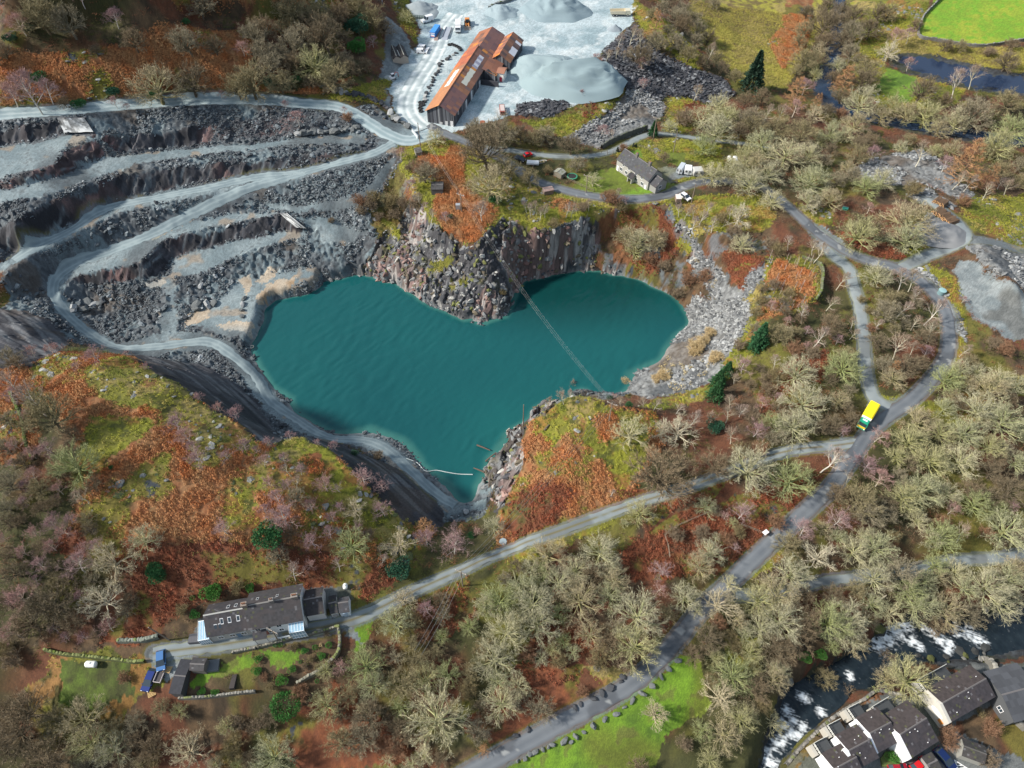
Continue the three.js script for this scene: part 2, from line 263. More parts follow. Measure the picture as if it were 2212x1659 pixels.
C([1814,-10,5, 1809,50,5, 1799,113,5.4, 1784,163,6, 1771,196,6.6, 1799,226,7, 1834,246,7.2, 1884,259,7.6, 1934,269,7.8, 2035,284,8.4, 2135,299,9, 2240,310,9.5]);
C([1840,40,8, 1850,150,9, 1880,220,9.6, 1990,250,10, 2150,265,11]);
C([1990,-30,14, 1985,80,10.5, 2090,95,10.5, 2230,85,12, 2230,-30,17]);
C(flat(8.9, [1924,126, 1947,118, 2010,121, 2085,138, 2161,158, 2230,161, 2230,204, 2173,201, 2085,188, 2022,173, 1972,158, 1934,141]));
C(flat(8.2, [1960,135, 2050,150, 2150,180, 2230,190]));
C([1760,300,12, 1850,320,13, 2000,330,12.6, 2200,340,12.6]);
C([1900,370,18, 1960,340,20, 2020,345,20.6, 2075,400,20, 2120,430,20.5]);
C([1350,345,18.6, 1460,360,18.6, 1520,370,19, 1430,405,19.4, 1340,400,19.4]);
C([1240,390,19.6, 1300,400,19.6]);
C([1700,380,18, 1800,400,19, 1850,450,21, 1900,500,22]);
C([1950,440,23, 2010,500,24, 1970,530,24]);
C([2090,540,24.4, 2110,515,25]); C([2130,545,27.5, 2165,590,28.5, 2220,640,29]); C([2100,575,24.4, 2140,630,24.4, 2230,680,24.6]);
C([2100,650,22.4, 2140,720,22.4, 2230,735,23]);
C([2120,800,21, 2230,800,21.6, 2230,900,19, 2000,950,19]);
C([1900,1100,15.6, 2000,1080,15.8, 2230,1050,16.6]);
C([1800,1200,13, 2000,1180,12.8]);
// lower right: the beck between its banks, and the houses
const BECK_UP = [1872,1413, 1909,1355, 1972,1337, 2035,1337, 2135,1317, 2240,1310];
const BECK_DN = [2240,1403, 2135,1423, 2035,1433, 1947,1433, 1884,1483, 1834,1483, 1809,1518, 1771,1551, 1721,1599, 1683,1644, 1665,1690];
const BECK_LF = [1620,1690, 1645,1654, 1658,1594, 1683,1543, 1701,1481, 1784,1450, 1834,1418];
const bh = (u) => 1.2 + 3 * sstep(1800, 1960, u);
for (const l of [BECK_UP, BECK_DN, BECK_LF]) { const o = []; for (let i = 0; i < l.length; i += 2) o.push(l[i], l[i + 1], bh(l[i]) + 0.1); C(o); }
{ const o = []; for (const [u, v] of [[2230,1355],[2135,1368],[2030,1385],[1960,1385],[1900,1430],[1850,1450],[1800,1480],[1740,1520],[1700,1580],[1660,1660]]) o.push(u, v, bh(u) - 1.6); C(o); }
C([1860,1375,7, 1900,1325,8, 1972,1310,8.6, 2100,1295,9, 2230,1285,9]);
C([1600,1690,5, 1625,1620,6, 1640,1560,7, 1670,1490,8, 1760,1420,8.6, 1830,1395,8]);
C([1250,1640,6.8, 1400,1540,8, 1500,1460,9.4, 1540,1450,9]);
C([1100,1690,6, 1300,1690,5, 1450,1620,5, 1530,1540,6]);
C(flat(8, [1700,1690, 1740,1640, 1800,1580, 1900,1503, 1960,1510, 2040,1460, 2100,1430, 2145,1435, 2230,1440, 2230,1690]));
C(flat(8, [1800,1640, 1900,1600, 2000,1560, 2100,1600, 2200,1560]));

// relax: coarse to fine
(function solve() {
  const levels = []; let w = GW, h = GH, F = fixed, V = H; levels.push([w, h, F, V]);
  while (w > 24) { const w2 = (w + 1) >> 1, h2 = (h + 1) >> 1, f2 = new Uint8Array(w2 * h2), v2 = new Float32Array(w2 * h2), n2 = new Uint8Array(w2 * h2); for (let z = 0; z < h; z++) for (let x = 0; x < w; x++) if (F[z * w + x]) { const k = (z >> 1) * w2 + (x >> 1); v2[k] += V[z * w + x]; n2[k]++; f2[k] = 1; } for (let k = 0; k < f2.length; k++) if (n2[k]) v2[k] /= n2[k]; levels.push([w2, h2, f2, v2]); w = w2; h = h2; F = f2; V = v2; }
  for (let l = levels.length - 1; l >= 0; l--) {
    const [w, h, F, V] = levels[l];
    if (l < levels.length - 1) { const [pw, ph, , pv] = levels[l + 1]; for (let z = 0; z < h; z++) for (let x = 0; x < w; x++) if (!F[z * w + x]) V[z * w + x] = pv[Math.min(ph - 1, z >> 1) * pw + Math.min(pw - 1, x >> 1)]; } else for (let k = 0; k < V.length; k++) if (!F[k]) V[k] = 15;
    const om = 1.7, it = l === levels.length - 1 ? 400 : l === 0 ? 70 : 120;
    for (let i = 0; i < it; i++) for (let z = 0; z < h; z++) for (let x = 0; x < w; x++) { const k = z * w + x; if (F[k]) continue; const a = V[z * w + Math.max(0, x - 1)], b = V[z * w + Math.min(w - 1, x + 1)], c = V[Math.max(0, z - 1) * w + x], d = V[Math.min(h - 1, z + 1) * w + x]; V[k] += om * ((a + b + c + d) / 4 - V[k]); }
  }
  const T = new Float32Array(H.length); // one light smoothing pass
  for (let n = 0; n < 2; n++) { for (let z = 0; z < GH; z++) for (let x = 0; x < GW; x++) { const k = z * GW + x, a = H[z * GW + Math.max(0, x - 1)], b = H[z * GW + Math.min(GW - 1, x + 1)], c = H[Math.max(0, z - 1) * GW + x], d = H[Math.min(GH - 1, z + 1) * GW + x]; T[k] = H[k] * 0.5 + (a + b + c + d) * 0.125; } H.set(T); }
})();
function Hs(x, z) { // smooth height, going on as hills outside the surveyed ground
  const cx = clamp(x - GX0, 0, GW - 1.001), cz = clamp(z - GZ0, 0, GH - 1.001), ix = Math.floor(cx), iz = Math.floor(cz), fx = cx - ix, fz = cz - iz, k = iz * GW + ix;
  let h = lerp(lerp(H[k], H[k + 1], fx), lerp(H[k + GW], H[k + GW + 1], fx), fz);
  const out = Math.hypot(Math.max(0, GX0 - x, x - GX0 - GW + 1), Math.max(0, GZ0 - z, z - GZ0 - GH + 1));
  if (out > 0) h = lerp(h, 20 + 60 * fbm(x / 400, z / 400, 5) + out * 0.05, sstep(0, 300, out));
  return h;
}

// ---------------------------------------------------------------- what covers the ground, rasterised on half-metre cells
const MX0 = -300, MZ0 = -430, MW = 1200, MH = 860, cls = new Uint8Array(MW * MH), roadD = new Float32Array(MW * MH).fill(9);
const K = { wood: 0, bracken: 1, moss: 2, lawn: 3, floor: 4, rubble: 5, yard: 6, cliff: 7, slab: 8, silt: 9, scree: 10, gravel: 11, meadow: 12, field: 13, tip: 14, paving: 15, russet: 16, brush: 17, darkface: 18, bed: 19, oldgrass: 20 };
function ground(u, v) { // where the sight line of a survey pixel meets the smooth ground
  const dx = (u - 1106) / FQ, dy = (v - 829.5) / FQ, ry = -(SP + dy * CP), rz = -CP + dy * SP; let t = (CAM_Y - 80) / -ry, step = 1.2;
  for (let i = 0; i < 400; i++) { if (CAM_Y + t * ry <= Hs(t * dx, t * rz)) break; t += step; }
  let a = t - step, b = t; for (let i = 0; i < 12; i++) { const m = (a + b) / 2; if (CAM_Y + m * ry <= Hs(m * dx, m * rz)) b = m; else a = m; }
  return [b * dx, b * rz];
}
function fillPoly(p, c) {
  let z0 = 1e9, z1 = -1e9; for (const q of p) { z0 = Math.min(z0, q[1]); z1 = Math.max(z1, q[1]); }
  for (let iz = Math.max(0, Math.floor((z0 - MZ0) * 2)); iz <= Math.min(MH - 1, Math.ceil((z1 - MZ0) * 2)); iz++) {
    const z = MZ0 + iz / 2, xs = []; for (let i = 0; i < p.length; i++) { const a = p[i], b = p[(i + 1) % p.length]; if ((a[1] <= z) !== (b[1] <= z)) xs.push(a[0] + (z - a[1]) / (b[1] - a[1]) * (b[0] - a[0])); }
    xs.sort((a, b) => a - b);
    for (let i = 0; i + 1 < xs.length; i += 2) for (let ix = Math.max(0, Math.ceil((xs[i] - MX0) * 2)); ix <= Math.min(MW - 1, Math.floor((xs[i + 1] - MX0) * 2)); ix++) cls[iz * MW + ix] = c;
  }
}
function A(kind, l, tile) { // an area given by survey points (frame pixels, or pixels of one tile)
  const p = []; for (let i = 0; i < l.length; i += 2) { const q = tile ? tq(tile[0], tile[1], l[i], l[i + 1]) : [l[i], l[i + 1]]; p.push(ground(q[0], q[1])); }
  fillPoly(p, K[kind]); return p;
}
function markRoad(p, w) { for (let i = 1; i < p.length; i++) { const a = p[i - 1], b = p[i], r = w / 2 + 3, dx = b[0] - a[0], dz = b[1] - a[1], L2 = dx * dx + dz * dz || 1e-6;
  for (let iz = Math.max(0, Math.floor((Math.min(a[1], b[1]) - r - MZ0) * 2)); iz <= Math.min(MH - 1, (Math.max(a[1], b[1]) + r - MZ0) * 2); iz++) for (let ix = Math.max(0, Math.floor((Math.min(a[0], b[0]) - r - MX0) * 2)); ix <= Math.min(MW - 1, (Math.max(a[0], b[0]) + r - MX0) * 2); ix++) { const x = MX0 + ix / 2, z = MZ0 + iz / 2, t = clamp(((x - a[0]) * dx + (z - a[1]) * dz) / L2, 0, 1), d = Math.hypot(x - a[0] - t * dx, z - a[1] - t * dz) - w / 2, k = iz * MW + ix; if (d < roadD[k]) roadD[k] = d; } } }
const mask = (g, x, z) => { const ix = Math.round((x - MX0) * 2), iz = Math.round((z - MZ0) * 2); return ix < 0 || iz < 0 || ix >= MW || iz >= MH ? (g === roadD ? 9 : K.wood) : g[iz * MW + ix]; };
const maskLin = (g, x, z) => { const cx = clamp((x - MX0) * 2, 0, MW - 1.001), cz = clamp((z - MZ0) * 2, 0, MH - 1.001), ix = Math.floor(cx), iz = Math.floor(cz), fx = cx - ix, fz = cz - iz, k = iz * MW + ix; return lerp(lerp(g[k], g[k + 1], fx), lerp(g[k + MW], g[k + MW + 1], fx), fz); };

// areas, later ones on top
fillPoly(growPoly(shoreW.slice(0, -1), 5), K.rubble);
A('bracken', [-20,-20, 700,-20, 830,60, 760,170, 700,205, 553,204, 377,208, 251,216, 126,226, -20,240]);
A('wood', [-20,-20, 330,-20, 600,10, 560,70, 420,60, 300,90, 180,110, 80,120, -20,110]);
A('wood', [560,30, 820,20, 850,110, 770,170, 640,200, 560,180, 540,120]);
A('bracken', [560,40, 640,50, 730,70, 700,90, 600,70, 555,70]);
A('russet', [-20,1120, 200,1090, 400,1160, 600,1190, 760,1200, 880,1240, 780,1300, 560,1260, 430,1300, 300,1390, -20,1390]);
A('bracken', [-20,790, 131,763, 281,771, 384,829, 503,913, 597,966, 644,944, 730,984, 838,1099, 950,1152, 860,1230, 700,1180, 500,1170, 300,1170, 100,1130, -20,1100]);
A('wood', [-20,850, 110,870, 170,960, 190,1060, 110,1200, 240,1200, 300,1300, 210,1390, -20,1390]);
A('bracken', [0,850, 60,870, 90,940, 60,1000, 0,1000]);
A('moss', [221,779, 251,769, 300,785, 384,829, 460,888, 554,951, 560,990, 440,950, 330,880, 260,880, 200,850, 180,800]);
A('moss', [597,966, 644,944, 705,969, 760,1021, 830,1090, 880,1130, 860,1180, 760,1130, 650,1080, 560,1060, 550,1000]);
A('moss', [200,900, 330,900, 340,930, 250,990, 210,1030, 170,990]);
A('moss', [330,985, 380,970, 360,1010, 320,1020]);
A('bracken', [600,985, 690,980, 720,1020, 640,1030, 590,1010]);
A('moss', [480,1060, 560,1050, 560,1150, 490,1140]);
// centre: spur top, cove, road verges
A('moss', [850,290, 1000,305, 1060,340, 1120,385, 1250,430, 1440,430, 1480,470, 1400,460, 1270,470, 1166,505, 1080,475, 1030,535, 930,485, 890,420, 860,340]);
A('bracken', [905,330, 960,340, 980,310, 1005,330, 1000,400, 1060,440, 1080,460, 1030,530, 960,500, 935,450, 950,400, 910,370]);
A('brush', [800,450, 860,340, 895,430, 931,485, 900,520, 850,560, 800,500]);
A('bracken', [1190,430, 1260,440, 1240,455, 1190,448]);
A('brush', [1250,500, 1322,450, 1440,440, 1460,490, 1540,560, 1620,600, 1610,640, 1540,650, 1490,690, 1440,625, 1360,593, 1290,570]);
A('russet', [1340,445, 1420,450, 1460,490, 1470,540, 1420,590, 1350,590, 1390,520, 1330,470]);
A('moss', [1455,475, 1480,430, 1540,420, 1640,420, 1680,470, 1640,500, 1560,520, 1500,520]);
A('brush', [1520,510, 1640,500, 1690,530, 1640,620, 1600,640, 1560,580]);
A('russet', [1560,545, 1660,555, 1660,600, 1610,650, 1590,610]);
A('brush', [1380,480, 1440,500, 1430,560, 1380,560]);
A('moss', [1610,640, 1650,560, 1720,553, 1775,580, 1775,640, 1730,670, 1660,690, 1640,740, 1590,800, 1530,860, 1440,885, 1380,880, 1420,860, 1530,830, 1580,750, 1620,690]);
A('bracken', [1640,640, 1680,560, 1760,590, 1760,640, 1690,680, 1640,700]);
A('scree', [1455,485, 1475,470, 1510,540, 1560,590, 1612,640, 1622,680, 1600,730, 1540,820, 1480,845, 1400,862, 1345,850, 1349,809, 1420,774, 1457,719, 1482,701, 1480,670, 1500,640, 1550,650, 1520,600, 1470,540]);
A('scree', [1660,560, 1650,600, 1616,640, 1600,650, 1610,600]);
A('cliff', [1455,484, 1470,480, 1490,530, 1510,560, 1490,560, 1460,510]);
A('moss', [1460,520, 1480,505, 1500,540, 1485,560]);
A('bracken', [1060,1200, 1085,1110, 1112,1042, 1133,1004, 1127,960, 1148,911, 1191,886, 1239,852, 1309,876, 1415,892, 1440,950, 1350,1090, 1200,1145, 1120,1180]);
A('moss', [1148,911, 1191,886, 1239,852, 1309,876, 1400,890, 1400,1000, 1340,1080, 1310,1000, 1260,960, 1230,930, 1200,960, 1160,940]);
A('bracken', [1280,900, 1330,890, 1340,940, 1300,960]);
A('russet', [1090,1080, 1180,1040, 1240,1060, 1200,1140, 1100,1170]);
A('russet', [1340,1190, 1420,1130, 1540,1090, 1640,1060, 1720,1010, 1790,1020, 1740,1090, 1640,1180, 1560,1250, 1520,1230, 1450,1250, 1350,1260]);
A('moss', [1100,1185, 1200,1155, 1340,1105, 1330,1140, 1250,1170, 1100,1230]);
A('russet', [1340,1060, 1440,1060, 1560,1030, 1560,1060, 1400,1130]);
A('russet', [1390,600, 1390,600, 1400,600]);
A('russet', [900,1280, 1010,1240, 1030,1340, 960,1380, 900,1370]);
A('russet', [1200,1270, 1260,1310, 1300,1390, 1200,1440, 1140,1400]);
A('russet', [1120,1430, 1260,1440, 1230,1540, 1140,1560, 1100,1590, 1050,1620, 1010,1560]);
A('russet', [720,1470, 820,1560, 900,1640, 700,1680, 560,1610]);
A('russet', [1650,900, 1760,860, 1790,760, 1700,780, 1640,850]);
A('russet', [1880,640, 1930,640, 1960,720, 1960,800, 1900,760]);
A('wood', [1890,600, 1960,600, 2030,700, 2010,780, 1960,830, 1900,830, 1885,720]);
A('russet', [1810,500, 1900,520, 1960,560, 1900,560, 1840,530]);
A('moss', [1720,440, 1800,450, 1800,490, 1770,490]);
A('moss', [1955,565, 2010,545, 2000,520, 1980,510]);
A('moss', [1960,590, 2010,570, 2060,600, 2090,680, 2080,760, 2060,800, 2060,680, 2030,620]);
A('moss', [1600,1230, 1690,1180, 1700,1200, 1640,1260]);
A('moss', [1140,1600, 1260,1540, 1300,1480, 1250,1440, 1330,1440, 1360,1470, 1290,1520, 1200,1570]);
A('lawn', [1060,1700, 1110,1650, 1240,1575, 1330,1525, 1400,1470, 1450,1430, 1500,1420, 1535,1470, 1530,1530, 1450,1580, 1400,1660, 1360,1700]);
A('moss', [110,1420, 250,1400, 300,1470, 260,1570, 130,1540, 60,1500]);
A('oldgrass', [130,1425, 290,1440, 280,1500, 210,1545, 130,1515]);
A('moss', [280,1410, 340,1420, 370,1440, 350,1490, 280,1500]);
A('moss', [1880,850, 1990,870, 2130,850, 2190,900, 2050,920, 1980,890]);
A('moss', [1570,1390, 1650,1370, 1640,1450, 1560,1440]);
A('moss', [2050,800, 2230,820, 2230,860, 2080,830]);
// upper right
A('moss', [1360,-20, 1400,20, 1440,45, 1480,85, 1530,135, 1500,155, 1440,110, 1390,70, 1370,40]);
A('meadow', [1500,-20, 1800,-20, 1790,60, 1740,120, 1700,190, 1590,180, 1560,130, 1500,80, 1480,30]);
A('bracken', [1700,-20, 1760,-20, 1755,50, 1740,100, 1690,150, 1660,90, 1690,60]);
A('moss', [1830,-20, 2010,-20, 1990,80, 1920,120, 1910,150, 1970,165, 2090,190, 2060,230, 1920,250, 1850,180, 1840,80]);
A('lawn', [1915,145, 1975,165, 2000,200, 1950,225, 1890,190]);
A('meadow', [1900,70, 1990,60, 2010,92, 2220,105, 2220,160, 2085,138, 2010,119, 1920,120]);
A('field', [1985,78, 1983,50, 2010,15, 2040,-30, 2240,-30, 2240,88, 2170,95, 2100,98, 2030,88]);
A('moss', [1440,260, 1440,215, 1480,205, 1520,220, 1540,260, 1470,290, 1430,290]);
A('russet', [1480,225, 1530,215, 1520,270, 1480,270]);
A('tip', [1300,135, 1310,100, 1370,60, 1395,90, 1430,120, 1490,150, 1560,170, 1585,205, 1540,228, 1490,210, 1440,205, 1420,225, 1370,210, 1345,180]);
A('scree', [1290,320, 1220,300, 1280,260, 1330,240, 1340,210, 1360,190, 1400,200, 1435,225, 1430,250, 1400,280, 1350,300]);
A('moss', [1120,260, 1180,262, 1240,245, 1290,205, 1310,165, 1330,150, 1345,185, 1340,215, 1300,250, 1220,300, 1180,290]);
A('russet', [1255,235, 1290,210, 1290,240, 1260,255]);
A('lawn', [1270,430, 1290,370, 1340,355, 1470,400, 1380,425]);
A('lawn', [1240,415, 1240,380, 1300,370, 1345,405, 1365,430, 1300,425]);
A('moss', [1330,335, 1370,300, 1470,300, 1560,315, 1560,370, 1480,340, 1400,350]);
A('lawn', [1340,330, 1380,320, 1390,340, 1350,348]);
A('lawn', [1440,330, 1490,330, 1480,365, 1430,350]);
A('gravel', [1420,365, 1470,360, 1525,370, 1480,390, 1430,400, 1410,385]);
A('moss', [1455,390, 1520,375, 1530,385, 1470,395]);
A('scree', [1830,370, 1900,340, 1990,325, 2030,350, 2070,390, 2110,430, 2070,430, 2000,400, 1930,400, 1860,385]);
A('scree', [2090,535, 2110,510, 2170,520, 2230,560, 2230,640, 2150,600]);
A('gravel', [2070,560, 2110,560, 2150,615, 2230,650, 2230,735, 2180,730, 2110,690, 2080,640, 2060,590]);
A('scree', [2010,530, 1990,500, 2010,460, 2060,480, 2075,500, 2060,520]);
A('scree', [1960,420, 2000,405, 2060,440, 2050,460, 1990,440]);
A('moss', [2070,430, 2230,420, 2230,560, 2160,515, 2110,500, 2080,470]);
A('scree', [1960,575, 2010,590, 2070,680, 2090,740, 2050,700, 2010,620]);
// works yard and quarry
A('yard', [880,-30, 906,63, 903,100, 868,141, 843,163, 843,201, 855,239, 885,274, 905,296, 940,296, 994,283, 1108,246, 1178,256, 1229,234, 1264,207, 1310,158, 1285,130, 1309,105, 1364,52, 1369,6, 1362,-30]);
A('tip', [1117,247, 1122,228, 1178,219, 1222,221, 1229,229, 1180,256]);
A('gravel', [830,30, 870,60, 905,120, 903,100, 868,141, 845,165, 840,205, 850,240, 800,210, 830,120]);
A('moss', [700,210, 760,190, 850,165, 835,195, 825,230, 790,220, 730,218]);
A('moss', [832,-20, 878,-20, 900,60, 902,95, 870,60]);
A('rubble', [770,235, 800,225, 850,255, 900,285, 860,275, 820,262]);
A('floor', [845,330, 815,305, 790,270, 770,240, 830,255, 905,285, 920,300, 870,305]);
A('rubble', [-20,240, 126,240, 251,230, 377,224, 553,220, 700,228, 770,245, 800,285, 850,320, 870,345, 850,380, 800,450, 820,540, 800,590, 695,600, 574,670, 545,748, 640,880, 800,915, 900,950, 1000,1080, 1060,1060, 1050,1110, 960,1130, 843,1000, 700,948, 604,954, 500,830, 300,770, 160,740, -20,700]);
A('floor', [-20,312, 138,290, 206,289, 195,297, 141,317, 126,334, 121,357, 75,369, -20,392]);
A('floor', [-20,415, 100,393, 176,357, 226,340, 377,322, 528,312, 650,295, 760,285, 800,300, 780,312, 640,312, 528,326, 400,338, 300,355, 200,388, 95,424, -20,450]);
A('floor', [-20,583, 25,552, 88,524, 151,496, 226,450, 339,424, 452,402, 554,380, 642,372, 730,350, 805,330, 850,312, 860,325, 740,364, 642,384, 554,394, 427,423, 251,461, 163,503, 65,550, -20,612]);
A('floor', [105,620, 121,590, 160,572, 239,545, 302,510, 377,478, 440,440, 520,408, 545,402, 480,432, 400,470, 360,490, 427,475, 500,462, 604,456, 600,462, 528,480, 402,503, 332,535, 299,570, 176,593, 141,608, 135,640, 110,640]);
A('floor', [300,628, 364,590, 370,560, 427,538, 503,520, 617,497, 680,505, 620,520, 540,540, 460,580, 400,600, 375,600, 385,650, 385,715, 350,720, 340,690, 365,650, 350,620]);
A('floor', [392,700, 440,665, 477,640, 520,600, 560,600, 640,580, 692,575, 690,600, 680,620, 600,640, 568,665, 560,718, 545,745, 500,730]);
A('floor', [105,615, 130,615, 160,680, 215,724, 250,742, 300,735, 340,720, 400,715, 440,722, 500,735, 530,780, 580,820, 610,880, 660,915, 720,938, 800,945, 850,970, 900,1010, 950,1055, 990,1080, 1010,1090, 1045,1080, 1055,1095, 1000,1110, 965,1108, 940,1072, 880,1026, 820,985, 760,962, 690,950, 610,915, 560,880, 520,815, 470,755, 377,758, 250,765, 190,740, 140,690]);
A('floor', [560,440, 660,440, 760,425, 800,395, 830,350, 850,335, 856,350, 820,410, 760,450, 640,460, 600,455]);
A('floor', [620,470, 720,470, 780,500, 760,530, 690,520, 690,500]);
A('silt', [402,712, 405,690, 425,668, 440,670, 447,690, 430,700]);
A('silt', [470,705, 510,695, 550,705, 540,735, 510,720]);
A('silt', [520,600, 545,590, 548,615, 530,640]);
A('silt', [550,640, 580,615, 600,600, 640,598, 620,620, 580,640, 560,655]);
A('silt', [560,610, 580,580, 600,590, 575,615]);
A('silt', [870,1015, 920,1035, 930,1060, 900,1050]);
A('silt', [310,612, 350,600, 360,612, 330,622]);
A('silt', [290,520, 340,500, 400,470, 420,472, 340,515]);
A('darkface', [190,612, 281,611, 327,595, 362,585, 362,559, 427,535, 503,517, 554,510, 617,496, 669,505, 654,488, 600,461, 554,473, 452,492, 362,515, 332,535, 299,570, 251,578, 176,593, 141,608]);
A('darkface', [-20,315, 63,309, 138,291, 206,289, 188,257, 126,256, 83,266, -20,283]);
A('darkface', [206,291, 264,334, 377,317, 477,309, 554,302, 650,290, 755,280, 770,262, 700,240, 600,240, 553,255, 480,265, 400,280, 320,288]);
A('darkface', [-20,394, 75,371, 121,358, 126,334, 141,317, 201,296, 226,326, 214,344, 176,357, 163,372, 100,392, -20,414]);
A('darkface', [-20,494, 50,468, 106,441, 163,418, 239,386, 314,374, 427,354, 554,346, 629,336, 793,326, 795,330, 730,345, 642,369, 554,375, 402,402, 327,417, 239,437, 186,465, 136,487, 68,533, 25,543, -20,575]);
A('slab', [-20,660, 60,672, 110,692, 161,739, 131,763, 75,789, 20,797, -20,800]);
A('slab', [281,771, 296,766, 400,785, 432,786, 503,821, 554,868, 590,925, 612,950, 597,966, 554,951, 503,913, 384,829, 327,804]);
A('slab', [640,935, 668,945, 715,952, 760,972, 843,1000, 881,1028, 941,1074, 961,1106, 964,1128, 946,1152, 926,1139, 888,1129, 855,1119, 838,1099, 800,1050, 760,1021, 730,984, 705,969, 668,955]);
A('cliff', [695,605, 732,592, 800,560, 830,500, 870,470, 895,430, 931,482, 956,502, 991,524, 1021,535, 1034,524, 1051,503, 1082,467, 1108,471, 1123,485, 1166,502, 1229,489, 1271,467, 1300,500, 1290,560, 1330,600, 1251,584, 1201,594, 1132,610, 1108,668, 1044,712, 1004,698, 853,615, 797,596, 770,592, 732,604]);
A('moss', [1025,560, 1070,540, 1080,560, 1050,580, 1030,580].map((x, i) => x - (i % 2 ? -10 : 100)));
A('moss', [965,610, 1010,612, 1012,620, 970,618]);
A('moss', [820,470, 850,480, 870,510, 860,520, 830,490]);
A('cliff', [1122,913, 1107,921, 1064,974, 1047,989, 1039,1024, 1060,1060, 1085,1110, 1112,1042, 1133,1004, 1127,960, 1133,931]);
A('cliff', [1143,900, 1148,911, 1180,895, 1215,862, 1180,868, 1150,880]);
A('paving', [1700,1690, 1745,1640, 1800,1585, 1890,1505, 1960,1500, 2040,1455, 2100,1430, 2150,1432, 2160,1520, 2080,1560, 2060,1600, 2080,1650, 2080,1690]);
A('paving', [2060,1580, 2110,1600, 2212,1650, 2212,1690, 2050,1690]);
A('paving', [2150,1432, 2230,1440, 2230,1560, 2190,1540]);
A('paving', [430,1330, 745,1258, 755,1305, 620,1350, 430,1392]);
A('lawn', [415,1470, 430,1450, 500,1425, 548,1412, 545,1440, 470,1460, 450,1480, 420,1490]);
A('lawn', [570,1410, 640,1405, 660,1400, 640,1430, 600,1462, 575,1440]);
A('lawn', [768,1345, 800,1340, 790,1400, 765,1420]);
A('gravel', [330,1405, 400,1405, 420,1395, 760,1335, 780,1400, 745,1370, 745,1345, 420,1412, 395,1440, 360,1480, 345,1450]);
A('bed', [1872,1400, 1909,1345, 1972,1325, 2035,1325, 2135,1305, 2260,1300, 2260,1415, 2135,1432, 2035,1445, 1947,1445, 1890,1495, 1834,1498, 1815,1525, 1771,1562, 1721,1612, 1683,1660, 1665,1710, 1600,1710, 1635,1654, 1648,1594, 1673,1543, 1691,1475, 1784,1440, 1834,1405]);
A('brush', [1880,1500, 1900,1485, 1960,1440, 2040,1440, 2040,1450, 1960,1480, 1900,1500, 1800,1590, 1740,1640, 1700,1700, 1690,1690, 1730,1620]);
A('bed', [1920,126, 1945,114, 2010,117, 2085,134, 2161,154, 2240,157, 2240,208, 2173,205, 2085,192, 2022,177, 1972,162, 1930,145]);
A('bed', [1803,-30, 1800,50, 1788,113, 1770,163, 1758,196, 1782,238, 1834,256, 1884,270, 1934,280, 2035,296, 2135,311, 2240,322, 2240,298, 2135,287, 2035,272, 1934,258, 1890,248, 1834,235, 1812,215, 1798,165, 1812,113, 1820,50, 1824,-30]);
// ---------------------------------------------------------------- roads as ribbons a little above the ground
function smoothLine(l, step = 2) { // frame points with heights -> world polyline
  const P = wline(l).map((p) => new THREE.Vector3(p[0], 0, p[1])), c = new THREE.CatmullRomCurve3(P, false, 'centripetal'), n = Math.max(2, Math.ceil(c.getLength() / step));
  return c.getSpacedPoints(n).map((p) => [p.x, p.z]);
}
const noH = (l) => { const o = []; for (let i = 0; i < l.length; i += 2) { const g = ground(l[i], l[i + 1]); o.push([g[0], g[1]]); } const c = new THREE.CatmullRomCurve3(o.map((p) => new THREE.Vector3(p[0], 0, p[1])), false, 'centripetal'), n = Math.max(2, Math.ceil(c.getLength() / 2)); return c.getSpacedPoints(n).map((p) => [p.x, p.z]); };
const roads = {
  main: [smoothLine(ROAD_MAIN), 3.8], spur: [smoothLine(ROAD_SPUR), 3.4], lane: [smoothLine(LANE), 2.6], side: [smoothLine(ROAD_SIDE), 3.8], sideB: [smoothLine(ROAD_SIDE_B), 3.4], low: [smoothLine(TRACK_LOW), 2.4],
  track: [noH([330,1412, 400,1402, 450,1396, 600,1372, 750,1342, 810,1318, 870,1288, 900,1274, 1000,1230, 1090,1190, 1200,1150, 1350,1096, 1500,1047, 1600,1010, 1660,985, 1733,969, 1800,963, 1858,955]), 2.7],
  haul: [smoothLine([-40,252,39.8, 0,248,39.5, 126,238,38.5, 251,228,36.5, 377,219,33.5, 553,215,30.5, 654,224,28.5, 730,230,27, 768,245,26, 805,268,25, 838,288,24, 880,302,23.2, 930,292,22.4]), 5.5],
  terrace: [noH([30,562, 60,543, 88,528, 151,498, 226,453, 339,427, 452,405, 554,383, 642,374, 730,352, 805,331, 850,308]), 3.4],
  pit: [noH([660,372, 600,387, 545,402, 480,430, 400,468, 320,510, 239,542, 165,570, 124,600, 116,632, 150,682, 201,724, 250,750, 330,750, 400,741, 450,738, 503,768, 554,812, 585,865, 640,903, 710,944, 780,949, 830,966, 893,1021, 945,1068, 985,1090]), 3.4],
  yardroad: [noH([915,280, 893,262, 880,240, 880,215, 900,175, 930,130, 945,100, 960,60, 985,30]), 8.5],
};
for (const [p, w] of Object.values(roads)) markRoad(p, w);
// junction aprons of worn gravel
const aprons = [A('gravel', [1742,498, 1790,545, 1835,590, 1838,575, 1800,530, 1760,490]), A('gravel', [1869,820, 1877,870, 1850,930, 1868,960, 1915,905, 1990,862, 1980,848, 1920,868, 1893,845]), A('gravel', [1720,963, 1800,950, 1850,945, 1838,1000, 1810,1010, 1790,982])];
A('gravel', [1740,470, 1780,490, 1830,530, 1800,525, 1760,500]);

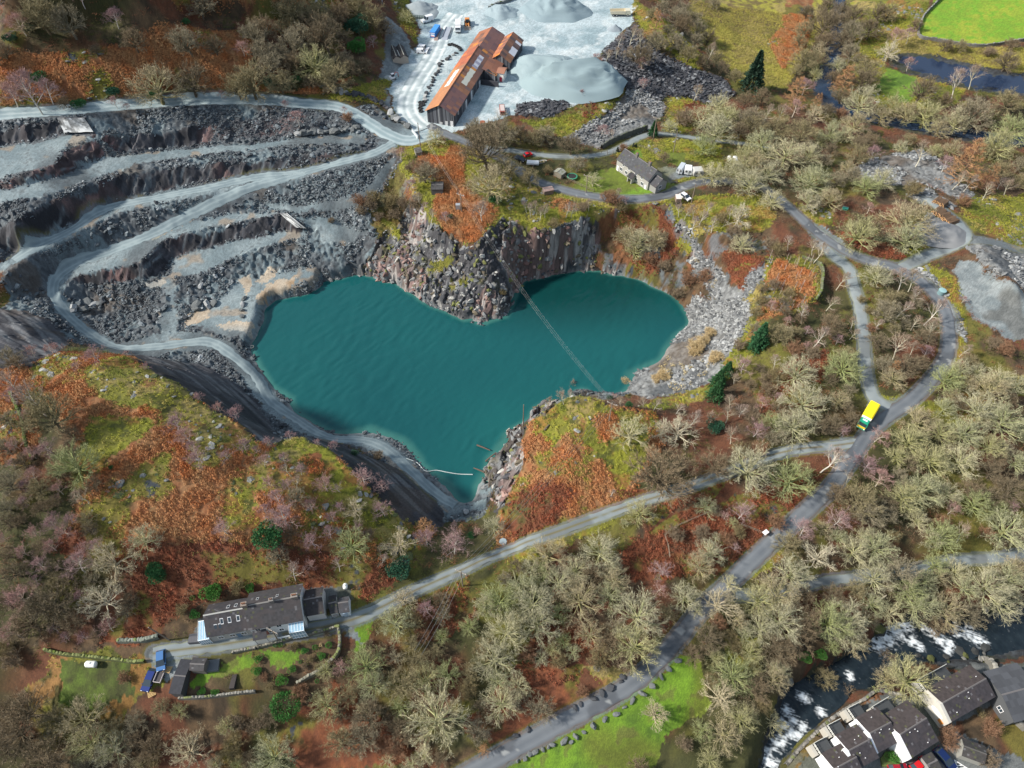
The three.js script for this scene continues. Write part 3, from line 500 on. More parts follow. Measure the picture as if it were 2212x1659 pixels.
const ROUGH = { [K.wood]: 0.25, [K.bracken]: 0.3, [K.moss]: 0.3, [K.lawn]: 0.04, [K.floor]: 0.14, [K.rubble]: 1.3, [K.yard]: 0.06, [K.cliff]: 3.2, [K.slab]: 0.9, [K.silt]: 0.05, [K.scree]: 0.75, [K.gravel]: 0.06, [K.meadow]: 0.25, [K.field]: 0.08, [K.tip]: 1.0, [K.paving]: 0.02, [K.russet]: 0.35, [K.brush]: 1.1, [K.bed]: 0.5, [K.oldgrass]: 0.2, [K.darkface]: 1.6 };
function slopeAt(x, z) { const e = 1.2; return Math.hypot(Hs(x + e, z) - Hs(x - e, z), Hs(x, z + e) - Hs(x, z - e)) / (2 * e); }
function Hd(x, z) { // detailed height
  const inside = x > MX0 + 2 && x < MX0 + MW / 2 - 2 && z > MZ0 + 2 && z < MZ0 + MH / 2 - 2, h = Hs(x, z); if (!inside) return h;
  const c = mask(cls, x, z), rd = maskLin(roadD, x, z), sl = slopeAt(x, z);
  let amp = ROUGH[c], n;
  if (c === K.cliff || c === K.darkface || c === K.slab) { // slanting cleavage, big blocks
    const u = x * 0.9 + z * 0.45, w = -x * 0.45 + z * 0.9;
    n = c === K.slab ? 0.6 * ridge(w / 3.2, u / 16, 3) + 0.3 * fbm(x / 5, z / 5, 4) + 0.35 * facets(w / 2.2, u / 7, 13)[0] + 0.05 : 0.5 + 0.62 * facets(u / 4.2, w / 8, 11)[0] + 0.28 * facets(u / 1.5, w / 2.6, 12)[0] + 0.35 * (fbm(x / 9, z / 9, 4) - 0.5);
    amp *= c === K.slab ? 1 : 0.35 + 0.65 * Math.min(1, sl / 0.9);
  } else if (c === K.rubble || c === K.scree || c === K.tip || c === K.brush) n = 0.4 * fbm(x / 6, z / 6, 6) + 0.3 * fbm(x / 1.1, z / 1.1, 7, 2) + 0.15 + 0.4 * facets(x / 1.7, z / 1.7, 14)[0];
  else n = 0.6 * fbm(x / 7, z / 7, 8) + 0.4 * fbm(x / 1.7, z / 1.7, 10, 2);
  let d = (n - 0.5) * 2 * amp;
  if (c <= K.moss || c === K.russet) d += 1.6 * Math.max(0, fbm(x / 13, z / 13, 21) - 0.6) * 2; // outcrops and hummocks
  const k = sstep(0.2, 2.2, rd); d *= k; if (h < 3 && h > -2 && (c === K.rubble || c === K.scree || c === K.floor || c === K.wood)) d *= lerp(0.3, 1, sstep(0.6, 3, Math.abs(h)));
  if (rd < 0.4) d -= 0.16 * sstep(0.1, -0.45, rd);
  if (Math.abs(h) < 1.2 && d > 0.35 - h && h < 0) d = 0.35 - h; // keep the shoreline
  return h + d;
}

// ground colours (linear)
const G = (h, s) => { const c = new THREE.Color(h); return [c.r * s, c.g * s, c.b * s]; };
const mix = (a, b, t) => [lerp(a[0], b[0], t), lerp(a[1], b[1], t), lerp(a[2], b[2], t)];
const PAL = {
  rust: [0.28, 0.10, 0.035], rustD: [0.12, 0.048, 0.022], rustL: [0.34, 0.18, 0.08], olive: [0.15, 0.145, 0.022], oliveD: [0.05, 0.055, 0.014], moss: [0.24, 0.25, 0.02], straw: [0.36, 0.27, 0.10],
  soil: [0.055, 0.037, 0.020], leaf: [0.12, 0.075, 0.038], grass: [0.17, 0.31, 0.02], grassD: [0.09, 0.17, 0.016], grassY: [0.30, 0.36, 0.03],
  floorA: [0.17, 0.225, 0.245], floorB: [0.27, 0.33, 0.345], rubA: [0.058, 0.068, 0.078], rubB: [0.14, 0.165, 0.18], dark: [0.018, 0.019, 0.025], dark2: [0.045, 0.043, 0.05], pink: [0.30, 0.175, 0.16], pale: [0.40, 0.39, 0.37], brown: [0.10, 0.07, 0.045],
  yardA: [0.27, 0.365, 0.40], yardB: [0.47, 0.56, 0.59], silt: [0.50, 0.42, 0.32], siltD: [0.36, 0.25, 0.15], screeA: [0.13, 0.135, 0.135], screeB: [0.28, 0.29, 0.29], gravA: [0.17, 0.20, 0.21], gravB: [0.25, 0.28, 0.285], pave: [0.12, 0.13, 0.13],
};
function coverColor(c, x, z, sl) {
  const f = fbm(x / 9, z / 9, 41), g = fbm(x / 2.3, z / 2.3, 42, 3), m = noise(x / 0.7, z / 0.7, 43), q = fbm(x / 24, z / 24, 44, 3);
  let k;
  switch (c) {
    case K.bracken: case K.russet: {
      k = mix(c === K.russet ? PAL.rustD : mix(PAL.rust, PAL.rustD, 0.25), c === K.russet ? PAL.rust : PAL.rustL, sstep(0.3, 0.75, g * 0.7 + m * 0.3));
      if (c === K.russet) k = mix(k, [0.17, 0.05, 0.022], 0.55);
      k = mix(k, PAL.olive, 0.85 * sstep(0.52, 0.62, f)); k = mix(k, PAL.oliveD, 0.8 * sstep(0.58, 0.68, q * 0.6 + g * 0.4));
      if (f > 0.66) k = mix(k, PAL.rubA, sstep(0.62, 0.7, g)); break;
    }
    case K.moss: k = mix(PAL.olive, PAL.moss, sstep(0.35, 0.65, q * 0.5 + g * 0.5)); k = mix(k, PAL.straw, 0.7 * sstep(0.55, 0.68, f)); k = mix(k, PAL.rust, 0.6 * sstep(0.56, 0.66, fbm(x / 6, z / 6, 61, 3))); k = mix(k, PAL.oliveD, 0.8 * sstep(0.58, 0.7, g)); break;
    case K.lawn: k = mix(PAL.grassD, PAL.grass, sstep(0.3, 0.62, f * 0.5 + g * 0.5)); k = mix(k, PAL.olive, 0.6 * sstep(0.5, 0.65, q)); k = mix(k, PAL.leaf, 0.5 * sstep(0.62, 0.75, g)); break;
    case K.field: k = mix(PAL.grass, PAL.grassY, sstep(0.3, 0.68, f * 0.6 + q * 0.4)); k = mix(k, [0.17, 0.34, 0.02], sstep(0.5, 0.64, g)); break;
    case K.meadow: k = mix(PAL.olive, [0.36, 0.33, 0.045], sstep(0.35, 0.6, q)); k = mix(k, PAL.straw, 0.7 * sstep(0.5, 0.6, f)); k = mix(k, PAL.leaf, 0.8 * sstep(0.5, 0.66, g * 0.5 + fbm(x / 30, z / 30, 77, 2) * 0.5)); break;
    case K.floor: k = mix(PAL.floorA, PAL.floorB, sstep(0.35, 0.68, f * 0.6 + g * 0.4)); k = mix(k, PAL.rubA, 0.65 * sstep(0.56, 0.7, q)); k = mix(k, PAL.siltD, 0.55 * sstep(0.64, 0.72, fbm(x / 7, z / 7, 62, 3))); k = mix(k, PAL.rubA, 0.5 * sstep(0.62, 0.75, m * 0.5 + g * 0.5)); break;
    case K.rubble: const fc = facets(x / 1.7, z / 1.7, 14)[1]; k = mix(PAL.rubA, PAL.rubB, sstep(0.25, 0.75, g * 0.4 + m * 0.2 + fc * 0.4)); k = mix(k, PAL.floorA, 0.8 * sstep(0.48, 0.6, f)); k = mix(k, PAL.dark, 0.7 * sstep(0.55, 0.72, m * 0.6 + q * 0.4)); k = mix(k, PAL.brown, 0.5 * sstep(0.6, 0.7, fbm(x / 11, z / 11, 63, 3))); break;
    case K.tip: k = mix(PAL.dark, PAL.rubA, sstep(0.3, 0.7, g * 0.4 + m * 0.6)); k = mix(k, PAL.rubB, 0.8 * sstep(0.68, 0.85, m)); break;
    case K.scree: k = mix(PAL.screeA, PAL.screeB, sstep(0.3, 0.72, g * 0.5 + m * 0.5)); k = mix(k, PAL.rubA, 0.7 * sstep(0.5, 0.62, f)); k = mix(k, PAL.leaf, 0.5 * sstep(0.56, 0.66, q)); break;
    case K.yard: { const sw = 0.5 + 0.5 * Math.sin((x * 0.8 + z * 0.6) / 3 + 6 * f); k = mix(PAL.yardA, PAL.yardB, sstep(0.32, 0.66, f * 0.7 + g * 0.3)); k = mix(k, [0.66, 0.71, 0.71], 0.6 * sstep(0.62, 0.9, sw * 0.6 + g * 0.4)); break; }
    case K.cliff: {
      const u = x * 0.9 + z * 0.45, w = -x * 0.45 + z * 0.9, st = fbm(u / 1.2, w / 7, 51, 3), cv = at(1165, 545, 6), pt = fbm(u / 9, w / 9, 52, 3) + 0.16 * Math.exp(-((x - cv[0]) ** 2 + (z - cv[1]) ** 2) / 160);
      const fa = facets(u / 4.2, w / 8, 11), fb = facets(u / 1.5, w / 2.6, 12), t = fa[1] * 0.5 + fb[1] * 0.3 + st * 0.3; k = mix([0.062, 0.062, 0.07], [0.19, 0.20, 0.205], sstep(0.35, 0.7, t)); k = mix(k, PAL.dark2, 0.85 * sstep(0.5, 0.62, 1 - pt)); if (pt > 0.5 && fa[1] > 0.62 - 0.9 * sstep(0.56, 0.7, pt)) k = mix(k, fb[1] > 0.6 ? [0.30, 0.17, 0.15] : [0.19, 0.125, 0.11], 0.75 * sstep(0.5, 0.6, pt)); if (fb[1] > 0.8 && pt > 0.42) k = mix(k, PAL.pale, 0.75); k = mix(k, [k[0] * 0.35, k[1] * 0.35, k[2] * 0.35], sstep(0.14, 0.02, fb[2]) * 0.8);
      k = mix(k, PAL.brown, 0.4 * sstep(0.54, 0.64, f)); if (sl < 0.8) k = mix(k, PAL.olive, 0.75 * sstep(0.5, 0.62, g) * (1 - sl)); break;
    }
    case K.darkface: {
      const u = x * 0.9 + z * 0.45, w = -x * 0.45 + z * 0.9, st = fbm(u / 0.8, w / 9, 53, 3), pt = fbm(u / 14, w / 14, 54, 3);
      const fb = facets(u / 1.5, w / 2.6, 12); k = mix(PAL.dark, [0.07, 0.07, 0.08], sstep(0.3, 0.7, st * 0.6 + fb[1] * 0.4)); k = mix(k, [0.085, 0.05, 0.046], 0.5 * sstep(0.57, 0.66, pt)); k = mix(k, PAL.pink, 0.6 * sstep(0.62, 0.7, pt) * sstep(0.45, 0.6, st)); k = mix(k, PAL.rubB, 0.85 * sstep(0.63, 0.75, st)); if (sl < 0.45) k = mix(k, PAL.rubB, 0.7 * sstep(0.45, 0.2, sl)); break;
    }
    case K.slab: { const u = x * 0.75 + z * 0.65, w = -x * 0.65 + z * 0.75, st = fbm(w / 1.2, u / 16, 55, 4); k = mix([0.024, 0.025, 0.032], [0.075, 0.077, 0.088], sstep(0.3, 0.62, st * 0.7 + 0.3 * facets(w / 2.2, u / 7, 13)[1])); k = mix(k, [0.20, 0.21, 0.22], 0.7 * sstep(0.58, 0.68, st)); k = mix(k, PAL.brown, 0.35 * sstep(0.55, 0.65, f)); break; }
    case K.oldgrass: k = mix(PAL.oliveD, [0.10, 0.15, 0.02], sstep(0.32, 0.62, g * 0.5 + f * 0.5)); k = mix(k, PAL.leaf, 0.6 * sstep(0.55, 0.68, q)); break;
    case K.bed: k = mix([0.03, 0.032, 0.035], PAL.rubA, sstep(0.4, 0.7, g * 0.5 + m * 0.5)); k = mix(k, PAL.oliveD, 0.6 * sstep(0.5, 0.6, f)); break;
    case K.silt: k = mix(PAL.siltD, PAL.silt, sstep(0.3, 0.6, f * 0.5 + g * 0.5)); k = mix(k, PAL.floorB, 0.6 * sstep(0.55, 0.68, q)); break;
    case K.gravel: k = mix(PAL.gravA, PAL.gravB, sstep(0.35, 0.7, g)); k = mix(k, PAL.soil, 0.45 * sstep(0.54, 0.66, f)); k = mix(k, PAL.olive, 0.5 * sstep(0.6, 0.68, q)); break;
    case K.paving: k = mix(PAL.pave, [0.17, 0.18, 0.175], g); k = mix(k, PAL.oliveD, 0.5 * sstep(0.55, 0.66, f)); break;
    case K.brush: k = mix(PAL.soil, PAL.leaf, sstep(0.3, 0.7, g)); k = mix(k, PAL.rust, 0.5 * sstep(0.5, 0.6, f)); k = mix(k, PAL.rubB, 0.8 * sstep(0.56, 0.66, fbm(x / 3, z / 3, 66, 3))); k = mix(k, PAL.olive, 0.6 * sstep(0.56, 0.66, q)); break;
    default: k = mix(PAL.soil, PAL.leaf, sstep(0.3, 0.68, g)); k = mix(k, [0.15, 0.048, 0.022], 0.75 * sstep(0.46, 0.58, f)); k = mix(k, PAL.oliveD, 0.9 * sstep(0.46, 0.6, q)); k = mix(k, PAL.olive, 0.75 * sstep(0.6, 0.7, fbm(x / 12, z / 12, 67, 3)));
  }
  const j = 0.8 + 0.4 * hash(Math.round(x * 7), Math.round(z * 7), 5); return [k[0] * j, k[1] * j, k[2] * j];
}

// one continuous sheet, finer near the viewpoint, split by what it is made of
const grain = (() => { const n = 256, d = new Uint8Array(n * n * 4), r = rngOf(3); for (let i = 0; i < n * n; i++) { const v = 205 + r() * 50; d[i * 4] = v; d[i * 4 + 1] = v; d[i * 4 + 2] = v; d[i * 4 + 3] = 255; } const t = new THREE.DataTexture(d, n, n); t.wrapS = t.wrapT = THREE.RepeatWrapping; t.magFilter = THREE.LinearFilter; t.colorSpace = THREE.SRGBColorSpace; t.needsUpdate = true; return t; })();
(function sheet() {
  const cols = [], rows = [], NC = QUALITY ? 1150 : 600;
  for (let i = 0; i <= NC; i++) cols.push(-1 + 2 * i / NC);
  for (const e of [1.25, 1.8, 3, 6]) { cols.push(e); cols.unshift(-e); }
  for (let z = 1200; z > 60; z *= 0.6) rows.push(z);
  for (let z = 20, s = 4; z > -425; z -= s) { rows.push(z); s = z > -8 ? 4 : (QUALITY ? 1 : 2) * lerp(0.30, 0.62, clamp((-z - 20) / 330, 0, 1)); }
  for (let z = -430; z > -4000; z *= 1.22) rows.push(z);
  const nc = cols.length, nr = rows.length, pos = new Float32Array(nc * nr * 3), col = new Float32Array(nc * nr * 3), kc = new Uint8Array(nc * nr);
  for (let r = 0; r < nr; r++) for (let c = 0; c < nc; c++) {
    const z = rows[r], w = 112 + 0.60 * Math.max(0, -z - 20), x = cols[c] * w, k = r * nc + c;
    const y = Hd(x, z); pos[k * 3] = x; pos[k * 3 + 1] = y; pos[k * 3 + 2] = z;
    const wx = x + 3.2 * (fbm(x / 5, z / 5, 31, 2) - 0.5) + 0.9 * (noise(x / 0.8, z / 0.8, 33) - 0.5), wz = z + 3.2 * (fbm(x / 5, z / 5, 32, 2) - 0.5) + 0.9 * (noise(x / 0.8, z / 0.8, 34) - 0.5);
    const far = Math.abs(x) > 296 || z < -426 || z > -1; let cl = mask(cls, wx, wz); kc[k] = mask(cls, x, z);
    const sl = slopeAt(x, z); let q = far ? mix([0.10, 0.10, 0.03], [0.14, 0.085, 0.04], fbm(x / 160, z / 160, 46, 2)) : coverColor(cl, x, z, sl);
    if (y < 1 && y > -9 && Math.abs(Hs(x, z)) < 9 && cl !== K.slab && (cl === K.rubble || cl === K.cliff || cl === K.scree || cl === K.floor)) q = mix(q, PAL.pale, 0.35 * sstep(1.0, 0.3, y)); // tide mark
    const rd = maskLin(roadD, x, z); if (rd < 1.4 && cl !== K.yard && cl !== K.floor && cl !== K.rubble) q = mix(q, rd < 0.5 ? PAL.gravA : PAL.olive, 0.6 * sstep(1.4, 0.3, rd));
    col[k * 3] = q[0]; col[k * 3 + 1] = q[1]; col[k * 3 + 2] = q[2];
  }
  const part = (k) => [K.floor, K.rubble, K.cliff, K.slab, K.silt, K.darkface].includes(k) ? 1 : k === K.yard ? 2 : k === K.scree || k === K.tip ? 3 : k === K.field || k === K.meadow ? 4 : 0;
  const idx = [[], [], [], [], []];
  for (let r = 0; r < nr - 1; r++) for (let c = 0; c < nc - 1; c++) { const a = r * nc + c, b = a + 1, d = a + nc, e = d + 1; idx[part(kc[a])].push(a, b, e, a, e, d); }
  // shared normals
  const nor = new Float32Array(nc * nr * 3);
  for (let r = 0; r < nr; r++) for (let c = 0; c < nc; c++) { const k = r * nc + c, l = k - (c > 0), R = k + (c < nc - 1), u = k - (r > 0 ? nc : 0), d = k + (r < nr - 1 ? nc : 0); const ax = pos[R * 3] - pos[l * 3], ay = pos[R * 3 + 1] - pos[l * 3 + 1], az = pos[R * 3 + 2] - pos[l * 3 + 2], bx = pos[u * 3] - pos[d * 3], by = pos[u * 3 + 1] - pos[d * 3 + 1], bz = pos[u * 3 + 2] - pos[d * 3 + 2]; let nx = ay * bz - az * by, ny = az * bx - ax * bz, nz = ax * by - ay * bx; const L = Math.hypot(nx, ny, nz) || 1; nor[k * 3] = -nx / L; nor[k * 3 + 1] = -ny / L; nor[k * 3 + 2] = -nz / L; }
  const names = ['ground', 'quarry_rock', 'works_yard_ground', 'scree_slope_ground', 'meadow_ground'];
  const labels = ['hilly ground of rust bracken, moss and leaf litter', 'grey slate quarry terraces, cliffs and rubble', 'pale dusty gravel ground of the works yard', 'loose slate scree and spoil tips', 'bright grass fields beyond the wooded valley'];
  idx.forEach((ix, n) => {
    const map = new Map(), P = [], N = [], Cc = [], U = [], I = new Uint32Array(ix.length);
    for (let i = 0; i < ix.length; i++) { let m = map.get(ix[i]); if (m === undefined) { m = map.size; map.set(ix[i], m); const k = ix[i] * 3; P.push(pos[k], pos[k + 1], pos[k + 2]); N.push(nor[k], nor[k + 1], nor[k + 2]); Cc.push(col[k], col[k + 1], col[k + 2]); U.push(pos[k] / 24, pos[k + 2] / 24); } I[i] = m; }
    const g = new THREE.BufferGeometry(); g.setAttribute('position', new THREE.Float32BufferAttribute(P, 3)); g.setAttribute('normal', new THREE.Float32BufferAttribute(N, 3)); g.setAttribute('color', new THREE.Float32BufferAttribute(Cc, 3)); g.setAttribute('uv', new THREE.Float32BufferAttribute(U, 2)); g.setIndex(new THREE.BufferAttribute(I, 1));
    const m = new THREE.Mesh(g, new THREE.MeshStandardMaterial({ vertexColors: true, map: grain, roughness: n === 1 ? 0.82 : 0.95 })); m.name = names[n]; m.castShadow = m.receiveShadow = true; scene.add(tag(m, labels[n], 'ground', null, 'structure'));
  });
})();

function ribbon(name, label, p, w, colorAt, lift, mat, samples = 9, cat = 'road') {
  const P = [], Cc = [], I = [], n = samples;
  for (let i = 0; i < p.length; i++) {
    const a = p[Math.max(0, i - 1)], b = p[Math.min(p.length - 1, i + 1)]; let dx = b[0] - a[0], dz = b[1] - a[1]; const L = Math.hypot(dx, dz); dx /= L; dz /= L;
    for (let k = 0; k < n; k++) { const s = k / (n - 1) - 0.5, edge = Math.abs(s) > 0.49 ? (noise(i * 0.35, k, 71) - 0.5) * 0.6 : 0, off = s * w + Math.sign(s) * edge, x = p[i][0] - dz * off, z = p[i][1] + dx * off; P.push(x, Hs(x, z) + lift - (Math.abs(s) > 0.49 ? 0.06 : 0), z); Cc.push(...colorAt(s * 2, i, x, z)); if (i && k) { const q = i * n + k; I.push(q - n - 1, q - n, q, q - n - 1, q, q - 1); } }
  }
  const g = new THREE.BufferGeometry(); g.setAttribute('position', new THREE.Float32BufferAttribute(P, 3)); g.setAttribute('color', new THREE.Float32BufferAttribute(Cc, 3)); g.setIndex(I); g.computeVertexNormals();
  const m = new THREE.Mesh(g, mat); m.name = name; m.receiveShadow = true; scene.add(tag(m, label, cat, null, 'structure')); return m;
}
const fine = (p) => { const o = []; for (let i = 0; i + 1 < p.length; i++) for (let k = 0; k < 4; k++) o.push([lerp(p[i][0], p[i + 1][0], k / 4), lerp(p[i][1], p[i + 1][1], k / 4)]); o.push(p[p.length - 1]); return o; };
const mAsph = vcol(0.72), mGrav = vcol(0.95);
const asphalt = (s, i, x, z) => { const g = fbm(x / 2.2, z / 2.2, 81, 3), f = fbm(x / 7, z / 7, 82, 3); let k = mix([0.085, 0.098, 0.115], [0.145, 0.16, 0.175], g); const wheel = Math.exp(-(((Math.abs(s) - 0.45) / 0.2) ** 2)); k = mix(k, [0.19, 0.205, 0.22], 0.45 * wheel); k = mix(k, [0.05, 0.055, 0.065], 0.6 * sstep(0.58, 0.66, f)); if (noise(x / 1.6, z / 1.6, 84) > 0.8 && f > 0.5) k = [0.24, 0.25, 0.25]; if (Math.abs(s) > 0.9) k = mix(k, PAL.leaf, 0.6); return k; };
const gravelC = (s, i, x, z) => { const g = fbm(x / 1.5, z / 1.5, 85, 3), f = fbm(x / 6, z / 6, 86, 3); let k = mix(PAL.gravA, PAL.gravB, g); k = mix(k, [0.10, 0.11, 0.115], 0.6 * sstep(0.55, 0.66, f)); if (Math.abs(s) > 0.88) k = mix(k, PAL.olive, 0.5); return k; };
const twoTrack = (s, i, x, z) => { let k = gravelC(0, i, x, z); const c = fbm(x / 3, z / 3, 87, 3); k = mix(k, mix(PAL.olive, PAL.leaf, c), 0.85 * sstep(0.26, 0.12, Math.abs(s)) * sstep(0.2, 0.45, c)); if (Math.abs(s) > 0.85) k = mix(k, PAL.olive, 0.7); return k; };
const whiteT = (s, i, x, z) => { const g = fbm(x / 2, z / 2, 88, 3), w = 0.5 + 0.5 * Math.sin(s * 9 + 2 * g); return mix(PAL.floorB, [0.66, 0.71, 0.71], sstep(0.3, 0.8, g * 0.6 + w * 0.4)); };
const pitC = (s, i, x, z) => { const g = fbm(x / 2, z / 2, 289, 3), w = 0.5 + 0.5 * Math.cos(s * 8); let k = mix([0.165, 0.215, 0.235], [0.27, 0.33, 0.34], sstep(0.3, 0.75, g * 0.7 + w * 0.3)); if (Math.abs(s) > 0.8) k = mix(k, PAL.floorA, 0.7); return k; };
const haulC = (s, i, x, z) => { const g = fbm(x / 2, z / 2, 89, 3), w = 0.5 + 0.5 * Math.cos(s * 8); return mix([0.22, 0.29, 0.31], [0.36, 0.43, 0.44], sstep(0.3, 0.75, g * 0.6 + w * 0.4)); };
ribbon('main_road', 'winding grey asphalt road from the yard to the lower edge', fine(roads.main[0]), 3.8, asphalt, 0.06, mAsph);
ribbon('gravel_road', 'straight potholed gravel road inside the tree-filled road loop', fine(roads.spur[0]), 3.4, gravelC, 0.05, mGrav);
ribbon('cottage_lane', 'narrow lane passing behind the slate cottage', fine(roads.lane[0]), 2.6, gravelC, 0.05, mGrav, 7);
ribbon('side_road', 'gravel side road up to the log stacks', fine(roads.side[0]), 3.8, gravelC, 0.055, mGrav);
ribbon('woodland_path', 'pale gravel path through the wood above the beck', fine(roads.low[0]), 2.4, gravelC, 0.05, mGrav, 7, 'path');
ribbon('two_rut_track', 'gravel track with grassy middle from the row house to the road', fine(roads.track[0]), 2.7, twoTrack, 0.05, mGrav, 11, 'track');
ribbon('haul_road', 'pale haul road along the top of the quarry terraces', fine(roads.haul[0]), 5.5, haulC, 0.05, mGrav);
ribbon('terrace_track', 'pale haul track climbing the middle quarry terrace to the junction', fine(roads.terrace[0]), 3.4, pitC, 0.05, mGrav, 9, 'track');
ribbon('quarry_track', 'pale track looping round the quarry bowl and along the lake shelf', fine(roads.pit[0]), 3.4, pitC, 0.05, mGrav, 9, 'track');
ribbon('yard_road', 'white dusty road curving down past the slate shed', fine(roads.yardroad[0]), 8.5, whiteT, 0.05, mGrav);

// ---------------------------------------------------------------- water
function waterSheet(name, label, pts, y, color, cellsize, wave, rough, cat) { // grid clipped to a polygon, in real waves
  let x0 = 1e9, x1 = -1e9, z0 = 1e9, z1 = -1e9; for (const p of pts) { x0 = Math.min(x0, p[0]); x1 = Math.max(x1, p[0]); z0 = Math.min(z0, p[1]); z1 = Math.max(z1, p[1]); }
  const nx = Math.ceil((x1 - x0) / cellsize), nz = Math.ceil((z1 - z0) / cellsize), id = new Int32Array((nx + 1) * (nz + 1)).fill(-1), P = [], Cc = [], I = [];
  const inside = (x, z) => { let c = false; for (let i = 0, j = pts.length - 1; i < pts.length; j = i++) if ((pts[i][1] > z) !== (pts[j][1] > z) && x < (pts[j][0] - pts[i][0]) * (z - pts[i][1]) / (pts[j][1] - pts[i][1]) + pts[i][0]) c = !c; return c; };
  const cell = (a, b) => inside(x0 + (a + 0.5) * cellsize, z0 + (b + 0.5) * cellsize);
  const vert = (a, b) => { const k = b * (nx + 1) + a; if (id[k] < 0) { id[k] = P.length / 3; const x = x0 + a * cellsize, z = z0 + b * cellsize, yy = typeof y === 'function' ? y(x, z) : y; P.push(x, yy + wave(x, z), z); Cc.push(...color(x, z, yy)); } return id[k]; };
  for (let b = 0; b < nz; b++) for (let a = 0; a < nx; a++) if (cell(a, b)) { const p = vert(a, b), q = vert(a + 1, b), r = vert(a + 1, b + 1), s = vert(a, b + 1); I.push(p, s, r, p, r, q); }
  const g = new THREE.BufferGeometry(); g.setAttribute('position', new THREE.Float32BufferAttribute(P, 3)); g.setAttribute('color', new THREE.Float32BufferAttribute(Cc, 3)); g.setIndex(I); g.computeVertexNormals();
  const m = new THREE.Mesh(g, new THREE.MeshPhysicalMaterial({ vertexColors: true, roughness: rough, ior: 1.33 })); m.name = name; m.receiveShadow = true; scene.add(tag(m, label, cat, null, 'structure')); return m;
}
// grow the shoreline outward so that the banks cut the sheet
const grow = (pts, d) => pts.map((p, i) => { const a = pts[(i + pts.length - 1) % pts.length], b = pts[(i + 1) % pts.length], nx = b[1] - a[1], nz = -(b[0] - a[0]), L = Math.hypot(nx, nz) || 1; return [p[0] + nx / L * d, p[1] + nz / L * d]; });
const areaOf = (p) => { let s = 0; for (let i = 0; i < p.length; i++) { const a = p[i], b = p[(i + 1) % p.length]; s += a[0] * b[1] - b[0] * a[1]; } return s / 2; };
const shoreGrow = grow(shoreW.slice(0, -1), areaOf(shoreW) > 0 ? 3 : -3);
const lakeWave = (x, z) => { const u = x * 0.75 + z * 0.66, w = z * 0.75 - x * 0.66, k = sstep(0.35, 0.7, fbm(x / 26, z / 26, 92, 2)); return (0.09 + 0.16 * k) * (noise(u * 0.95 + 1.5 * noise(x / 5, z / 5, 91), w * 0.3, 90) - 0.5) + 0.05 * (fbm(u * 1.4, w * 0.9, 93, 2) - 0.5); };
waterSheet('lake', 'deep teal heart-shaped quarry lake', shoreGrow, 0, (x, z) => { const d = -Hs(x, z), s = sstep(2.6, 0.1, d), f = fbm(x / 40, z / 40, 94, 3); const cove = at(1250, 620, 0), dc = Math.hypot((x - cove[0]) / 46, (z - cove[1]) / 24), deep = sstep(1.25, 0.2, dc); let k = mix([0.006, 0.064, 0.072], [0.009, 0.094, 0.094], f); k = mix(k, [0.003, 0.036, 0.034], 0.85 * deep); return mix(k, [0.06, 0.19, 0.16], 0.6 * s * s); }, QUALITY ? 0.42 : 0.8, lakeWave, 0.16, 'lake');  // deep: cliff reflection painted into the cove water colour, along with depth
const pondPts = wline(flat(9, [1924,126, 1947,118, 2010,121, 2085,138, 2161,158, 2240,161, 2240,204, 2173,201, 2085,188, 2022,173, 1972,158, 1934,141])).map((p) => [p[0], p[1]]);
waterSheet('pond', 'dark blue pond below the bright field wall', pondPts, 8.75, (x, z) => [0.018, 0.032, 0.066], 0.8, (x, z) => 0.01 * fbm(x, z, 95, 2), 0.06, 'pond');
const riverLine = [[1812,-30],[1814,-5],[1809,50],[1799,113],[1784,163],[1771,196],[1799,226],[1834,246],[1884,259],[1934,269],[2035,284],[2135,299],[2240,310]];
{ const L = [], R = []; for (let i = 0; i < riverLine.length; i++) { const g = ground(...riverLine[i]), a = ground(...riverLine[Math.max(0, i - 1)]), b = ground(...riverLine[Math.min(riverLine.length - 1, i + 1)]); const dx = b[0] - a[0], dz = b[1] - a[1], n = Math.hypot(dx, dz), w = i < 3 ? 2.6 : 3.6; L.push([g[0] - dz / n * w, g[1] + dx / n * w]); R.push([g[0] + dz / n * w, g[1] - dx / n * w]); }
  waterSheet('river', 'dark blue river winding between bare trees at the upper edge', [...L, ...R.reverse()], (x, z) => Hs(x, z) + 0.25, (x, z) => mix([0.012, 0.025, 0.05], [0.02, 0.04, 0.075], fbm(x / 4, z / 4, 96, 2)), 0.8, (x, z) => 0.12 * (fbm(x / 1.2, z / 2, 97, 2) - 0.5), 0.12, 'river'); }
const beckPts = (() => { const o = []; for (const l of [BECK_UP, BECK_DN]) for (let i = 0; i < l.length; i += 2) o.push(at(l[i], l[i + 1], bh(l[i]) + 0.3)); const left = []; for (let i = 0; i < BECK_LF.length; i += 2) left.push(at(BECK_LF[i], BECK_LF[i + 1], bh(BECK_LF[i]) + 0.3)); const all = [...o, ...left]; return grow(all, areaOf(all) > 0 ? 0.9 : -0.9); })();
const foamSpots = [[1895,1395,7],[1915,1380,8],[1935,1365,8],[1952,1352,7],[1970,1385,5],[1985,1398,4],[2010,1362,6],[2030,1382,6],[2050,1392,5],[2062,1360,6],[2090,1365,6],[2110,1380,6],[2125,1390,4],[2045,1405,4],[1728,1505,4],[1735,1512,4],[1700,1540,5],[1712,1560,5],[1690,1570,6],[1728,1572,5],[1705,1585,6],[1675,1610,6],[1690,1600,5],[1665,1650,7],[1658,1640,6],[1720,1590,4],[1770,1540,4],[1830,1465,4]].map(([u, v, r]) => [...at(u, v, bh(u)), r * 0.155]);
